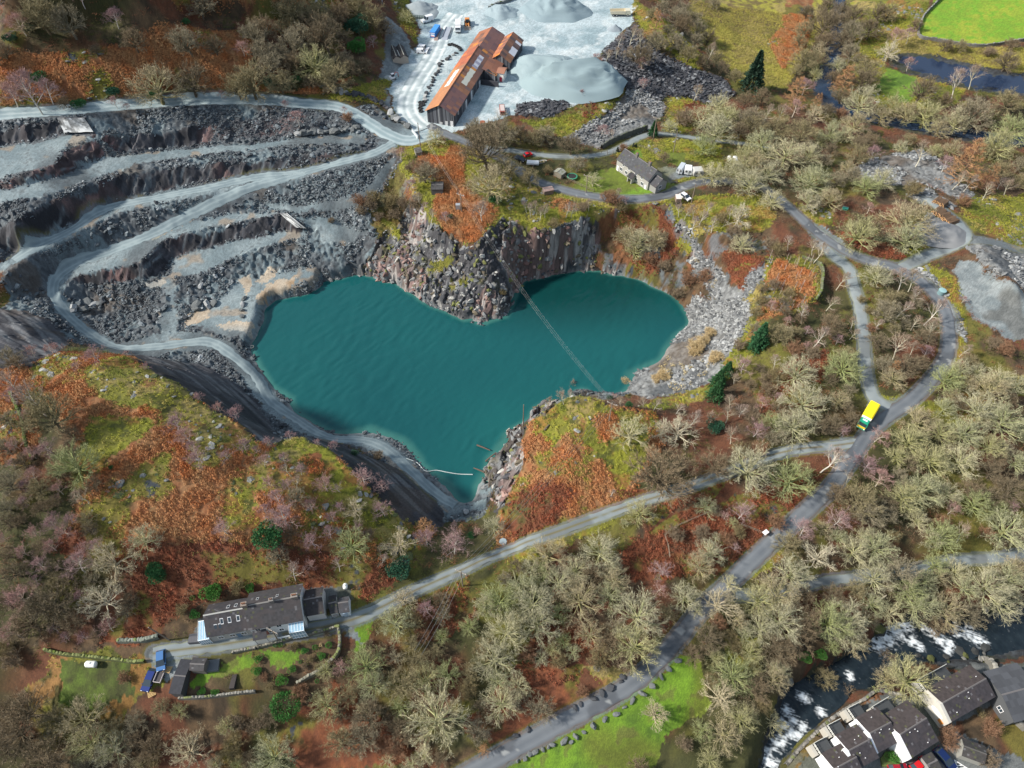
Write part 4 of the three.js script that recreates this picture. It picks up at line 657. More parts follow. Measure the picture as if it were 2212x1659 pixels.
waterSheet('beck', 'rushing dark beck with white rapids beside the terraced houses', beckPts, (x, z) => { const a = at(1800, 1450, 2.4), s = sstep(a[0] - 30, a[0] + 22, x); return 1.2 + 3 * s + 0.12; }, (x, z) => { let f = 0; for (const s of foamSpots) f = Math.max(f, 1 - Math.hypot((x - s[0]), (z - s[1])) / (s[2] * 3.3)); const st = ridge((x + z * 0.6) / 2.4, (z - x * 0.4) / 0.55, 98, 4); const w = 0.92 * sstep(0.42, 0.82, f * 0.52 + st * 0.5 - 0.06 + 0.25 * (noise(x * 2.6, z * 2.6, 401) - 0.5)); return mix(mix([0.006, 0.011, 0.016], [0.018, 0.027, 0.034], fbm(x / 1.5, z / 1.5, 99, 2)), [0.82, 0.88, 0.92], w); }, 0.2, (x, z) => 0.35 * (fbm(x / 1.1, z / 1.1, 101, 3) - 0.5), 0.22, 'stream');
// ---------------------------------------------------------------- trees: a few grown patterns of each kind, then one copy per tree
function growTree(seed, o) {
  const R = rngOf(seed), wood = new MB(), twig = new MB(), V = (a, b, c) => new THREE.Vector3(a, b, c);
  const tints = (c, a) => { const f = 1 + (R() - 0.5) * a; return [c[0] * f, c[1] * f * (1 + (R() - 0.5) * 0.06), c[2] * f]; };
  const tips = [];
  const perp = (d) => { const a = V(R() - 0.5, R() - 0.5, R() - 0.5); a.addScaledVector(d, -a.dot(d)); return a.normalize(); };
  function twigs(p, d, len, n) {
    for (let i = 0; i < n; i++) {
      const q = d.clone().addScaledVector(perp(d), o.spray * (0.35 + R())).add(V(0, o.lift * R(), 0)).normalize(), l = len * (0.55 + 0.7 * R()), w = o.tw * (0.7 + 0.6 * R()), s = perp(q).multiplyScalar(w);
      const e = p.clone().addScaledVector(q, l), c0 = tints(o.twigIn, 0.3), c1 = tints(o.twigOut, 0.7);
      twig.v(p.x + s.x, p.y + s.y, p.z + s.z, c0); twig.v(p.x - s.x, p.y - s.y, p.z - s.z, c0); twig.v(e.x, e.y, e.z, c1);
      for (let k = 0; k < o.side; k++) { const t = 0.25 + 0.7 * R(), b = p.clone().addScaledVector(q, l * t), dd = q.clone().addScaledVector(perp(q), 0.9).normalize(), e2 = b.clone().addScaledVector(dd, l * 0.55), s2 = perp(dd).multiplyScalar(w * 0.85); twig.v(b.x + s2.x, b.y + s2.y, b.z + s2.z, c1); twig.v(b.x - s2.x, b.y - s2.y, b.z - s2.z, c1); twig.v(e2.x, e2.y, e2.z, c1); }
      tips.push(e);
    }
  }
  function branch(p, d, len, r, depth) {
    r = Math.max(r, [0.03, 0.0155, 0.0102, 0.008][depth] * (o.thick ?? 1)); const pts = [[p.x, p.y, p.z]], rad = [r], n = depth === 0 ? 5 : 3, dir = d.clone(), pos = p.clone(), nodes = [];
    for (let i = 1; i <= n; i++) { dir.addScaledVector(perp(dir), o.wob * (0.4 + R())).add(V(0, depth ? o.up : 0, 0)).normalize(); pos.addScaledVector(dir, len / n); pts.push([pos.x, pos.y, pos.z]); rad.push(lerp(r, r * (depth === 0 ? 0.62 : depth === 3 ? 0.25 : 0.5), i / n)); nodes.push([pos.clone(), dir.clone(), i / n]); }
    const c = depth === 0 ? o.trunkC : depth === 1 ? o.limbC : mix(o.limbC, o.twigOut, depth === 2 ? 0.35 : 0.75);
    wood.color(...tints(c, 0.15)); wood.tube(pts, rad, depth === 0 ? 7 : depth === 1 ? 5 : 3, false);
    if (depth >= o.depth) { twigs(pos, dir, o.tl, o.nt); twigs(nodes[1][0], nodes[1][1], o.tl, Math.ceil(o.nt * 0.6)); return; }
    const kids = o.kids[depth];
    for (let k = 0; k < kids; k++) {
      const t = depth === 0 ? lerp(o.bare, 1, (k + R() * 0.8) / kids) : lerp(0.3, 1, (k + R()) / kids), j = Math.min(n - 1, Math.floor(t * n)), f = t * n - j, a = pts[j], b = pts[j + 1], q = V(lerp(a[0], b[0], f), lerp(a[1], b[1], f), lerp(a[2], b[2], f));
      const ax = nodes[Math.min(n - 1, j)][1], az = k * 2.4 + R() * 1.3; let nd;
      if (depth === 0) { const kk = (k + 0.5) / kids, el = o.cone ? lerp(o.el[0], o.el[1], t) + (R() - 0.5) * 0.25 : Math.asin(lerp(Math.sin(o.el[0]), Math.sin(o.el[1]), kk)) + (R() - 0.5) * 0.16, az2 = k * 2.39996 + (R() - 0.5) * 0.4; nd = V(Math.cos(az2) * Math.cos(el), Math.sin(el), Math.sin(az2) * Math.cos(el)); }
      else { nd = ax.clone().addScaledVector(perp(ax), o.fork * (0.6 + 0.7 * R())).normalize(); if (nd.y < -0.25) nd.y *= 0.4; nd.normalize(); }
      branch(q, nd, (depth === 0 ? o.limb * (o.cone ? lerp(1.15, 0.22, (t - o.bare) / (1 - o.bare)) : lerp(1, 0.8, t)) : len * o.ratio) * (depth === 0 ? 0.88 + 0.24 * R() : 0.75 + 0.45 * R()), rad[Math.min(j + 1, n)] * (depth === 0 ? 0.6 : 0.62), depth + 1);
    }
    if (depth > 0) twigs(pos, dir, o.tl, o.nt);
  }
  for (let s = 0; s < (o.stems || 1); s++) { const a = s * 2.4 + R(), l = o.stems > 1 ? 0.5 + 0.3 * R() : o.lean * R(); branch(V(o.stems > 1 ? Math.cos(a) * 0.06 : 0, -0.03, o.stems > 1 ? Math.sin(a) * 0.06 : 0), V(Math.cos(a) * l, 1, Math.sin(a) * l).normalize(), o.trunk, o.tr, 0); }
  // scale to crown radius 1
  let cx = 0, cz = 0, cy = 0; for (const t of tips) { cx += t.x; cy += t.y; cz += t.z; } cx /= tips.length; cy /= tips.length; cz /= tips.length;
  const rs = tips.map((t) => Math.hypot(t.x - cx, t.z - cz)).sort((a, b) => a - b), rr = rs[Math.floor(rs.length * 0.86)], s = 1 / rr;
  for (const m of [wood, twig]) for (let i = 0; i < m.p.length; i++) m.p[i] *= s;
  return { wood: wood.geo(), twig: twig.geo(), cc: [cx * s, cy * s, cz * s], n: (wood.p.length + twig.p.length) / 9 };
}
function leafTree(seed, o) { // evergreens: leaf sprays through lobed or tiered crowns
  const R = rngOf(seed), wood = new MB(), leaf = new MB(), H0 = o.h;
  wood.color(...o.trunkC).tube([[0, -0.05, 0], [0.02, H0 * 0.3, 0.01], [0, H0 * 0.85, 0]], [0.06, 0.045, 0.012], 6, false);
  const lobes = []; if (!o.tier) for (let i = 0; i < o.lobes; i++) { const a = i * 2.4 + R(), e = R(), rr = o.lobes === 1 ? 0 : 0.62 * Math.sqrt(R()); lobes.push([Math.cos(a) * rr, H0 * (0.4 + 0.35 * e * (1 - rr * 0.6)), Math.sin(a) * rr, o.lobes === 1 ? 1 : 0.34 + 0.2 * R()]); }
  for (let i = 0; i < o.n; i++) {
    let x, y, z, nx, ny, nz, dark;
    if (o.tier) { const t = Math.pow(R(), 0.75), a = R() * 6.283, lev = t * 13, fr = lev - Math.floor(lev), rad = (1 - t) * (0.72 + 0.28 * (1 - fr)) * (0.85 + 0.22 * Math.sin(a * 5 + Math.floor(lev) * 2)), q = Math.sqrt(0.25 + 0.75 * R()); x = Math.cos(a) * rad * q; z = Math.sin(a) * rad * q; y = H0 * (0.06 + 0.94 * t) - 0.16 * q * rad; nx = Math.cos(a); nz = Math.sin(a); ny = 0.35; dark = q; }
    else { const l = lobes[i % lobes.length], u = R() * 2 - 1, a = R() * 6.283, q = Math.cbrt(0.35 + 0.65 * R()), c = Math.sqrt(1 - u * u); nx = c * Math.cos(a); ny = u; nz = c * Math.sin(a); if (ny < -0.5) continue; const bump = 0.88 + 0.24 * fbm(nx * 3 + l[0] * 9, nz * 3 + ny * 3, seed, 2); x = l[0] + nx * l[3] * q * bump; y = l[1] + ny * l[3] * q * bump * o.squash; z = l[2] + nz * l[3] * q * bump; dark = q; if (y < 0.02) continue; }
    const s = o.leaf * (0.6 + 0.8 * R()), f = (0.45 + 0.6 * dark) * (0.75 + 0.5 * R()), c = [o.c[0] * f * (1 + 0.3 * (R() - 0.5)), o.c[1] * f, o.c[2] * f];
    const ux = R() - 0.5, uy = R() - 0.5, uz = R() - 0.5, L = Math.hypot(ux, uy, uz) || 1, vx = nx * 0.8 + (R() - 0.5), vy = ny * 0.8 + (R() - 0.5), vz = nz * 0.8 + (R() - 0.5), M = Math.hypot(vx, vy, vz) || 1;
    leaf.v(x + ux / L * s * 0.5, y + uy / L * s * 0.5, z + uz / L * s * 0.5, c); leaf.v(x - ux / L * s * 0.5, y - uy / L * s * 0.5, z - uz / L * s * 0.5, c); leaf.v(x + vx / M * s * 1.3, y + vy / M * s * 1.3, z + vz / M * s * 1.3, c);
  }
  return { wood: wood.geo(), twig: leaf.geo(), cc: [0, H0 * (o.tier ? 0.42 : 0.5), 0], n: leaf.p.length / 9 };
}
const oakBase = { depth: 3, kids: [19, 5, 4], trunk: 0.9, limb: 0.95, ratio: 0.5, tr: 0.085, bare: 0.5, el: [0.0, 1.5], wob: 0.18, up: 0.03, fork: 0.62, spray: 0.65, lift: 0.3, tl: 0.2, nt: 3, tw: 0.0058, side: 1, lean: 0.12 };
const KINDS = {
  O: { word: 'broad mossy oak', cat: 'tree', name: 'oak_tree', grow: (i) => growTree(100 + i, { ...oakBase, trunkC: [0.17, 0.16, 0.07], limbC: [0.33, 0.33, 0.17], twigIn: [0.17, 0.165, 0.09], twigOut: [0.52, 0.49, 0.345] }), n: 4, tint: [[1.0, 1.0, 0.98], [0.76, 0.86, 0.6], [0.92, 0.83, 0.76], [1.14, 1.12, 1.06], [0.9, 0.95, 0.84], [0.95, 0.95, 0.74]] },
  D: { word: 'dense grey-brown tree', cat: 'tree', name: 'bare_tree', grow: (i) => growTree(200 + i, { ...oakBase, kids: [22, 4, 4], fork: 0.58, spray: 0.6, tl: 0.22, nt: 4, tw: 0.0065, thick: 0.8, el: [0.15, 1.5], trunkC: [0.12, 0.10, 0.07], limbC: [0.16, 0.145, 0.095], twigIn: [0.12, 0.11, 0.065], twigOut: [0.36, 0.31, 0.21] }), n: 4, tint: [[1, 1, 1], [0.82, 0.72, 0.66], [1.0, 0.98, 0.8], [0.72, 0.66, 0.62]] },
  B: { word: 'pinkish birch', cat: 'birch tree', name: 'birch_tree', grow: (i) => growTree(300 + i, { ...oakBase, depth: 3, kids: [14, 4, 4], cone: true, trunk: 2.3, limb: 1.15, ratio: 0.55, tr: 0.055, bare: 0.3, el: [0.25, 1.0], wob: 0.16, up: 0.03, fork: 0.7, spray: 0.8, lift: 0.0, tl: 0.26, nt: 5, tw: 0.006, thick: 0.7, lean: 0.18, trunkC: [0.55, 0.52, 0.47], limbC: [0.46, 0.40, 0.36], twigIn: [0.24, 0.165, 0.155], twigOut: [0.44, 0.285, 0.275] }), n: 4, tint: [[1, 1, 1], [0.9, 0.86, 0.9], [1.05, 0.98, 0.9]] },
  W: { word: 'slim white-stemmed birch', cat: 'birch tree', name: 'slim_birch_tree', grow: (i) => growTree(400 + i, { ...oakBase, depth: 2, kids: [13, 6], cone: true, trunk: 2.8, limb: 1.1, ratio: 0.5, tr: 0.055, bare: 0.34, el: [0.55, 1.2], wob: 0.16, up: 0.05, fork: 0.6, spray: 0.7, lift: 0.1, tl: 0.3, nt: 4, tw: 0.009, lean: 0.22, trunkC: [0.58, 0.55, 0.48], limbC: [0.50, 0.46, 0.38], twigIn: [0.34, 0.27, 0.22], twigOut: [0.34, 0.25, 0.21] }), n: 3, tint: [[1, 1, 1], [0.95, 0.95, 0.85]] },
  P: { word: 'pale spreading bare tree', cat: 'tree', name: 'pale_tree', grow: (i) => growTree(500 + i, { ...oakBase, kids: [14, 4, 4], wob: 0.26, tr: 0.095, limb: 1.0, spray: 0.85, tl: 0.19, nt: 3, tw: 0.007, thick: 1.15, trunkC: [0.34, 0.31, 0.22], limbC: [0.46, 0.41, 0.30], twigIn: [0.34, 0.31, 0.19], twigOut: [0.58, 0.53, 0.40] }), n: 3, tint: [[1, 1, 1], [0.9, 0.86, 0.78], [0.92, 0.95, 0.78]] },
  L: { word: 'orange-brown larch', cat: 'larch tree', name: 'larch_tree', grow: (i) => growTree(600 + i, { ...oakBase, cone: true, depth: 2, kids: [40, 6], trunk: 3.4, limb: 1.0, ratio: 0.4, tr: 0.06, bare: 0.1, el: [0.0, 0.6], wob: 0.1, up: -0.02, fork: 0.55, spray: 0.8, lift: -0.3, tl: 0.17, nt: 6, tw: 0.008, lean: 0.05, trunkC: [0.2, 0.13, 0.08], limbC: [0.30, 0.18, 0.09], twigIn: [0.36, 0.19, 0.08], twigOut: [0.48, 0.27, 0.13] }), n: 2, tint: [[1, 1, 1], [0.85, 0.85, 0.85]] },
  S: { word: 'brown leafless shrub', cat: 'shrub', name: 'bare_shrub', grow: (i) => growTree(700 + i, { ...oakBase, stems: 7, depth: 2, kids: [5, 5], trunk: 0.7, limb: 0.5, ratio: 0.6, tr: 0.022, bare: 0.2, el: [0.6, 1.2], spray: 0.8, tl: 0.25, nt: 5, tw: 0.0075, trunkC: [0.16, 0.12, 0.08], limbC: [0.19, 0.15, 0.10], twigIn: [0.20, 0.15, 0.10], twigOut: [0.26, 0.20, 0.13] }), n: 3, tint: [[1, 1, 1], [1.15, 0.85, 0.75], [1, 1.05, 0.8]] },
  Y: { word: 'straw-coloured shrub', cat: 'shrub', name: 'straw_shrub', grow: (i) => growTree(750 + i, { ...oakBase, stems: 9, depth: 2, kids: [5, 5], trunk: 0.7, limb: 0.5, ratio: 0.6, tr: 0.02, bare: 0.15, el: [0.6, 1.2], spray: 0.9, tl: 0.25, nt: 7, tw: 0.011, trunkC: [0.4, 0.3, 0.16], limbC: [0.5, 0.38, 0.2], twigIn: [0.52, 0.40, 0.21], twigOut: [0.62, 0.49, 0.28] }), n: 1, tint: [[1, 1, 1]] },
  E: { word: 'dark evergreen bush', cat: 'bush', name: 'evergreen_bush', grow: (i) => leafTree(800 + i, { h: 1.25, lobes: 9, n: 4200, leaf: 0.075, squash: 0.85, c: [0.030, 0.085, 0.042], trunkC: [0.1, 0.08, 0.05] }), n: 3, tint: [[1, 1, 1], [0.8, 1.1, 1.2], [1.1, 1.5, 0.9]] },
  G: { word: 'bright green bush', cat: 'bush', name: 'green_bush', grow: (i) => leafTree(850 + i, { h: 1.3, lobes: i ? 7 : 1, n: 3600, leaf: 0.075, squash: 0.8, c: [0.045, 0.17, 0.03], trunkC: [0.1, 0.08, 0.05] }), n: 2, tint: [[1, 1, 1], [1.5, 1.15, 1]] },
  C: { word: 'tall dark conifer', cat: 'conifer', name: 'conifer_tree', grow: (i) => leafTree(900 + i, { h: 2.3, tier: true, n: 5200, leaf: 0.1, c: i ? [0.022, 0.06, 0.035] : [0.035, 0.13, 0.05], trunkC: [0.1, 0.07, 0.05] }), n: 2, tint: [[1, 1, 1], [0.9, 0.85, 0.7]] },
};
for (const k of Object.values(KINDS)) { k.protos = []; for (let i = 0; i < k.n; i++) k.protos.push(k.grow(i)); k.mats = k.tint.map((t) => [vcol(0.9, { color: new THREE.Color().setRGB(...t) }), vcol(0.95, { color: new THREE.Color().setRGB(...t) })]); k.src = []; }
const TREES = [];
function T(i, j, kind, list) { for (let k = 0; k < list.length; k += 3) TREES.push([kind, ...tq(i, j, list[k], list[k + 1]), list[k + 2] * TS]); }
// (survey tile, kind, crown centre x, y, radius ...)
T(0,0,'E',[500,400,120, 510,500,55, 40,240,60, 150,370,75, 340,420,50, 660,140,60, 1090,210,75, 350,260,65, 1570,120,38, 1640,470,38, 660,390,38, 860,150,36]);
T(0,0,'G',[1660,410,34]);
T(0,0,'D',[880,290,185, 1250,130,180, 1620,640,145, 1880,80,190, 2110,90,120, 2110,560,160, 1960,540,110, 560,200,130, 300,100,150, 60,60,110, 2180,270,110, 1130,400,80, 30,600,80, 1380,190,90, 1840,400,80, 1460,50,120, 1720,40,110, 620,60,100, 1030,60,100]);
T(0,0,'O',[1260,560,200, 1400,440,90]);
T(0,0,'B',[120,150,130, 2070,380,75, 200,720,170, 60,740,120, 340,750,110, 890,690,65, 430,60,120, 750,90,90, 950,60,90, 1880,800,45, 1080,900,38]);
T(1,0,'D',[60,250,110, 260,330,110, 560,290,165, 640,600,145, 200,640,115, 90,500,115, 280,40,130, 560,150,110, 980,140,105, 1110,230,75, 870,60,105, 700,50,95, 30,420,95, 190,430,85, 400,320,105, 740,490,75, 640,710,75, 40,90,80, 420,150,90, 2000,1290,180, 2120,1420,120, 2080,1130,140, 1880,1060,85, 1450,1450,100]);
T(1,0,'O',[480,520,150, 1980,1540,180, 1530,1160,75, 1280,140,65]);
T(1,0,'E',[370,140,55, 870,230,105, 140,700,75, 330,680,48, 250,750,45]);
T(1,0,'G',[860,400,92]);
T(1,0,'B',[1010,340,60, 330,980,80, 740,920,38, 1240,1290,65, 1340,1560,70, 240,880,40]);
T(1,0,'S',[780,1000,48, 1420,1420,80, 1330,1420,60]);
T(2,0,'W',[1050,240,60, 1100,270,55, 930,330,48, 830,440,48, 900,430,38, 960,450,36, 1010,400,38, 850,1130,38, 1600,750,55, 1720,400,60]);
T(2,0,'B',[720,480,60, 1130,520,65, 1125,700,50, 590,780,36, 780,1090,65, 1270,140,38]);
T(2,0,'D',[1095,440,100, 1240,340,85, 1280,60,65, 1400,110,80, 1500,200,80, 1600,250,80, 1690,310,70, 1460,60,80, 1340,20,70, 1580,330,55, 1740,20,48, 1800,570,55, 1920,640,55, 2060,990,120, 2080,1060,100, 2010,850,60, 490,1210,95, 280,1130,90, 170,1150,75, 70,1140,75, 550,1400,75, 170,1530,80, 1310,1350,45, 1560,140,60]);
T(2,0,'L',[1235,200,62]);
T(2,0,'C',[2080,650,120, 1210,1120,55, 900,1285,17, 1038,1245,17, 1057,1250,15]);
T(2,0,'P',[1640,1000,110, 690,1530,65]);
T(2,0,'O',[1780,890,105, 1830,990,110, 1760,1090,140, 1660,1230,100, 1350,1070,65, 2150,1180,120, 2000,1350,130, 2120,1430,120, 1730,1450,110, 1930,1480,100, 2100,1570,120]);
T(2,0,'S',[1490,990,80, 950,1260,36, 300,1450,40]);
T(3,0,'D',[480,170,115, 500,330,95, 330,480,105, 740,120,105, 740,260,95, 740,440,95, 900,240,85, 980,110,75, 1040,90,75, 860,580,110, 820,650,100, 1280,200,48, 1520,360,55, 1650,370,48, 2100,360,55, 2080,500,90, 1330,730,115, 1500,840,65, 1840,960,150, 2100,860,105, 100,1080,115, 290,1110,120, 600,1520,75, 750,1520,75, 560,60,80, 660,50,70, 620,180,70, 640,340,70]);
T(3,0,'P',[470,400,58, 1060,430,85, 410,960,85, 680,1150,85]);
T(3,0,'L',[260,770,80, 680,660,80, 430,870,55, 1760,1370,130, 1920,1510,70]);
T(3,0,'B',[340,700,75, 240,890,85, 1120,290,75, 1220,280,65, 1240,530,60, 950,1280,85, 1550,1370,75]);
T(3,0,'W',[1650,640,85, 1800,590,80, 1350,1240,85, 1690,1510,55, 1780,1540,55, 2100,1550,65, 2040,1530,55, 1920,1600,55, 30,930,65, 130,940,65]);
T(3,0,'O',[800,860,130, 1060,880,85, 1000,970,95, 1380,960,140, 1650,1030,105, 2120,1080,140, 2060,1250,130, 760,1040,110, 560,1120,95, 170,1290,140, 400,1330,95, 60,1480,115, 400,1520,150, 860,1590,105, 1200,960,90, 1500,1090,80]);
T(3,0,'S',[1920,430,45, 1270,1610,70, 640,960,50]);
T(0,1,'B',[420,1330,65, 480,1320,55, 250,1350,65, 1080,1370,45, 640,1480,45, 1250,1480,45, 780,1370,100]);
T(0,1,'D',[60,1400,85, 130,1460,70]);
T(0,1,'W',[40,1580,85]);
T(1,1,'S',[1180,160,55, 1150,60,75, 980,90,55, 890,50,55, 640,230,26, 2110,810,32, 1010,30,60, 1260,80,60, 1360,60,60, 900,150,45, 1050,190,35]);
T(1,1,'W',[1930,110,75, 1510,140,45, 1390,30,45]);
T(1,1,'B',[1620,190,55, 1460,80,38]);
T(1,1,'E',[2050,50,55, 1665,200,26]);
T(1,1,'L',[1750,350,28]);
T(2,1,'W',[100,90,42, 150,110,42, 190,100,42, 240,130,42, 280,120,50, 480,110,52, 525,120,58, 880,150,45, 1430,130,52, 1510,150,52, 1550,130,48, 1585,190,52, 1650,180,62, 1700,100,52, 1740,220,52, 1880,120,52, 1920,1570,60, 390,1630,36, 460,1620,34, 520,1610,44, 640,180,35, 710,160,30]);
T(2,1,'P',[1940,170,105]);
T(2,1,'O',[2020,430,90, 1000,330,95, 1100,380,105, 1210,340,90, 1060,460,85, 1250,400,70, 930,340,70]);
T(2,1,'S',[1500,720,70, 1660,700,60, 1420,860,50, 820,360,60, 760,440,50, 600,230,50, 350,260,50, 930,90,50, 2170,1600,55, 1300,620,50, 1180,560,60, 1800,200,50, 1900,330,60]);
T(2,1,'Y',[1590,1310,62, 1560,1350,45, 1650,1260,45, 1700,1190,44, 1290,1560,52, 1240,1590,40, 960,1610,36, 1760,1390,50, 1720,1420,36]);
T(2,1,'B',[2020,1460,105, 950,40,50]);
T(2,1,'C',[2130,1240,100, 2080,1310,70, 1850,1510,68, 1770,1600,85]);
T(3,1,'O',[800,300,155, 1230,170,200, 1200,340,140, 900,670,110, 380,40,95, 1100,1580,95, 260,1530,150, 640,1480,150, 1560,1580,130, 1660,1500,85, 2000,1620,125, 560,40,95, 80,60,90, 2150,1640,100]);
T(3,1,'W',[190,400,48, 410,430,58, 480,480,62, 680,720,62, 590,910,66, 320,980,68, 480,1200,85, 1080,680,48, 1170,690,85, 1260,700,75, 1290,840,75, 1480,970,95, 1430,1120,85, 1220,960,70, 740,1090,48, 770,1190,45, 70,1420,55, 1160,1270,100, 1730,1330,56]);
T(3,1,'D',[580,1130,105, 1030,880,85, 1100,1030,110, 990,1270,85, 1350,1210,85, 1200,1440,110, 700,1390,75, 110,1200,100, 1300,1420,80, 1000,1450,80]);
T(3,1,'P',[180,1180,48, 400,100,65]);
T(3,1,'S',[1960,1290,55, 2040,1350,60, 1700,60,55, 60,780,50, 820,900,40, 880,1000,40, 100,480,60, 40,420,60, 900,1150,40]);
T(3,1,'B',[880,110,55, 1690,900,40]);
T(3,1,'L',[1100,1490,52]);
T(0,2,'D',[430,310,180, 60,830,110, 320,900,95, 40,1200,85, 100,1600,115, 30,1430,75, 180,1010,60]);
T(0,2,'O',[640,680,180, 1230,1330,130]);
T(0,2,'B',[370,540,95, 1490,310,100, 1570,430,105, 1680,620,105, 1640,530,75, 1730,110,55, 1680,100,45, 1860,190,55, 2010,250,75, 2060,500,85, 1920,610,68, 430,1190,95, 530,1260,95, 1930,1240,105, 640,1500,140, 300,1530,105, 180,1440,85, 2180,550,56, 700,1390,75, 200,1000,70]);
T(0,2,'W',[220,90,120, 650,960,85]);
T(0,2,'P',[950,1530,175]);
T(0,2,'E',[1330,1610,75, 950,720,22]);
T(1,2,'B',[160,960,85, 210,1120,140, 570,840,95, 920,790,105, 1060,860,85, 660,530,55, 520,500,36, 100,490,55, 260,450,55, 60,650,75, 450,1030,75, 1060,1070,95, 480,1350,105, 1450,1310,105, 1700,1370,140, 1900,1270,46, 1700,1200,36, 190,1200,90]);
T(1,2,'D',[340,970,85, 200,1510,85, 290,1280,65]);
T(1,2,'E',[120,1310,140, 1230,1600,105, 840,600,36, 1840,1310,33]);
T(1,2,'O',[800,1370,150, 2050,1220,85]);
T(1,2,'P',[840,1090,90, 1210,1390,130]);
T(1,2,'L',[1440,1240,75, 1760,1250,36]);
T(1,2,'Y',[450,260,22, 1000,320,28, 910,310,14, 1200,390,16]);
T(1,2,'S',[1050,620,44, 960,1280,50]);
T(2,2,'P',[1040,440,150, 1280,380,95, 1420,390,140]);
T(2,2,'D',[1300,760,255, 1700,650,125]);
T(2,2,'O',[2020,720,190, 1660,1050,85, 1140,1120,110, 960,1190,38, 1700,1450,115, 1620,1560,115, 740,1430,160, 300,1450,150, 540,1590,125, 290,1610,95, 850,1640,95]);
T(2,2,'W',[1580,280,72, 1710,270,55, 1850,240,65, 1990,200,65, 1450,190,56, 1250,170,48, 1120,130,56, 930,120,48, 310,140,48, 420,90,56, 500,50,48, 1880,410,80, 860,930,36]);
T(2,2,'B',[880,90,38, 2090,380,100, 1990,1090,105, 1320,1560,105, 2150,150,75]);
T(2,2,'C',[1750,70,95]);
T(2,2,'E',[1740,370,75, 830,120,30, 1000,190,35]);
T(2,2,'S',[1620,1280,70, 1400,1290,70, 1850,1330,65, 2190,330,65, 2060,280,70, 1980,560,70, 2120,560,70, 700,110,34]);
T(3,2,'O',[330,160,185, 300,380,150, 620,150,85, 200,800,175, 1330,300,130, 1250,470,130, 1500,400,120, 1700,420,140, 1880,500,115, 1450,640,150, 1690,650,150, 1130,600,85, 1320,900,160, 1560,930,105, 1200,1000,140, 1800,1080,130, 960,1400,150, 760,1440,120, 1560,1350,140, 2080,1250,180, 150,1580,150, 1830,140,165, 2050,300,175, 2150,650,95, 1420,1520,95, 1650,1610,95, 2130,1600,115, 1940,50,140, 1300,1180,90, 60,330,90]);
T(3,2,'D',[560,300,95, 820,1000,150, 900,1120,130, 1950,950,95, 2100,900,120, 200,1380,110, 1130,1580,160, 1950,760,95, 1750,880,90]);
T(3,2,'W',[610,610,110, 1700,1250,75, 720,780,55]);
T(3,2,'B',[1000,430,100, 900,680,120, 980,780,110, 640,1150,130, 330,1230,110, 760,640,60]);
T(3,2,'P',[430,1480,130]);
T(3,2,'S',[80,1180,70, 1500,1180,60, 1900,1280,60, 1100,1300,50]);
T(0,3,'P',[870,190,160, 1600,1500,165]);
T(0,3,'D',[420,230,185, 250,410,155, 620,380,105, 200,1110,180, 130,1360,165, 320,1560,180, 1300,1420,110, 30,260,110, 480,1250,110]);
T(0,3,'B',[140,160,150, 100,430,140]);
T(0,3,'E',[1350,20,75]);
T(0,3,'G',[1830,160,92, 1670,340,46, 1650,190,22, 2150,110,46, 1740,1000,36, 1840,1010,36]);
T(0,3,'S',[2030,100,55, 90,720,80, 30,620,70, 1060,880,50, 1560,300,50]);
T(0,3,'O',[700,1230,175, 750,1430,165, 950,1490,140]);
T(1,3,'P',[1270,190,95, 1210,720,75, 1140,1590,65]);
T(1,3,'O',[1180,440,140, 1820,450,80, 1960,300,105, 2080,220,150, 2130,480,170, 2100,750,160, 930,760,150, 1000,930,120, 600,1130,125, 1560,1130,250, 1450,900,140, 1650,850,105, 2100,1100,150, 2080,930,115, 1340,1590,75, 130,1560,165]);
T(1,3,'B',[1450,280,85, 720,790,75]);
T(1,3,'D',[1580,210,75, 1220,860,140, 110,1200,85, 900,1390,130, 1000,1260,140, 720,1420,110, 1250,1320,110]);
T(1,3,'G',[240,1120,112, 210,900,56, 410,650,32, 620,600,26, 500,620,20, 560,700,38, 520,910,18, 310,810,38, 10,720,40, 160,600,18, 205,600,18, 375,745,14, 5,830,44]);
T(1,3,'S',[370,1000,70, 960,590,36, 280,620,28, 330,610,28, 460,720,30, 520,790,26, 410,780,24, 60,880,36, 120,960,40, 640,730,30, 600,500,26]);
T(1,3,'Y',[550,600,14]);
T(1,3,'L',[1950,1500,46]);
T(2,3,'O',[160,250,170, 200,480,170, 640,250,175, 830,200,130, 660,500,120, 1090,350,200, 1060,600,200, 80,100,140, 400,60,140, 900,40,120, 1450,150,120, 2130,200,150, 2140,450,130, 1900,830,170, 1830,1310,140, 2010,1280,120, 1630,1330,85, 1590,300,56, 1700,1580,95, 400,330,90]);
T(2,3,'B',[1280,110,76]);
T(2,3,'P',[1800,220,150, 1870,60,80, 1810,1060,155, 60,960,110, 1240,1190,105]);
T(2,3,'D',[1700,540,120, 240,1130,105, 60,1100,85, 1080,1630,76, 2080,950,120, 1560,690,85, 1330,330,80]);
T(2,3,'S',[740,730,100, 960,750,90, 1480,1450,62, 600,1000,50, 1860,520,60]);
T(3,3,'O',[100,150,170, 80,340,170, 480,340,160, 680,330,170, 700,510,150, 60,950,115, 1000,60,140, 1180,110,130, 1300,250,160, 1560,200,160, 1900,80,160, 2060,190,160, 2100,60,130, 1240,890,195, 1100,900,95, 760,570,110, 900,240,100, 1700,90,110]);
T(3,3,'D',[300,500,140, 60,620,130, 1450,430,95, 480,870,95, 1750,340,110, 160,640,110, 330,330,110]);
T(3,3,'G',[330,710,62, 460,690,56, 1080,1570,62]);
T(3,3,'P',[60,1250,110, 1050,320,120]);
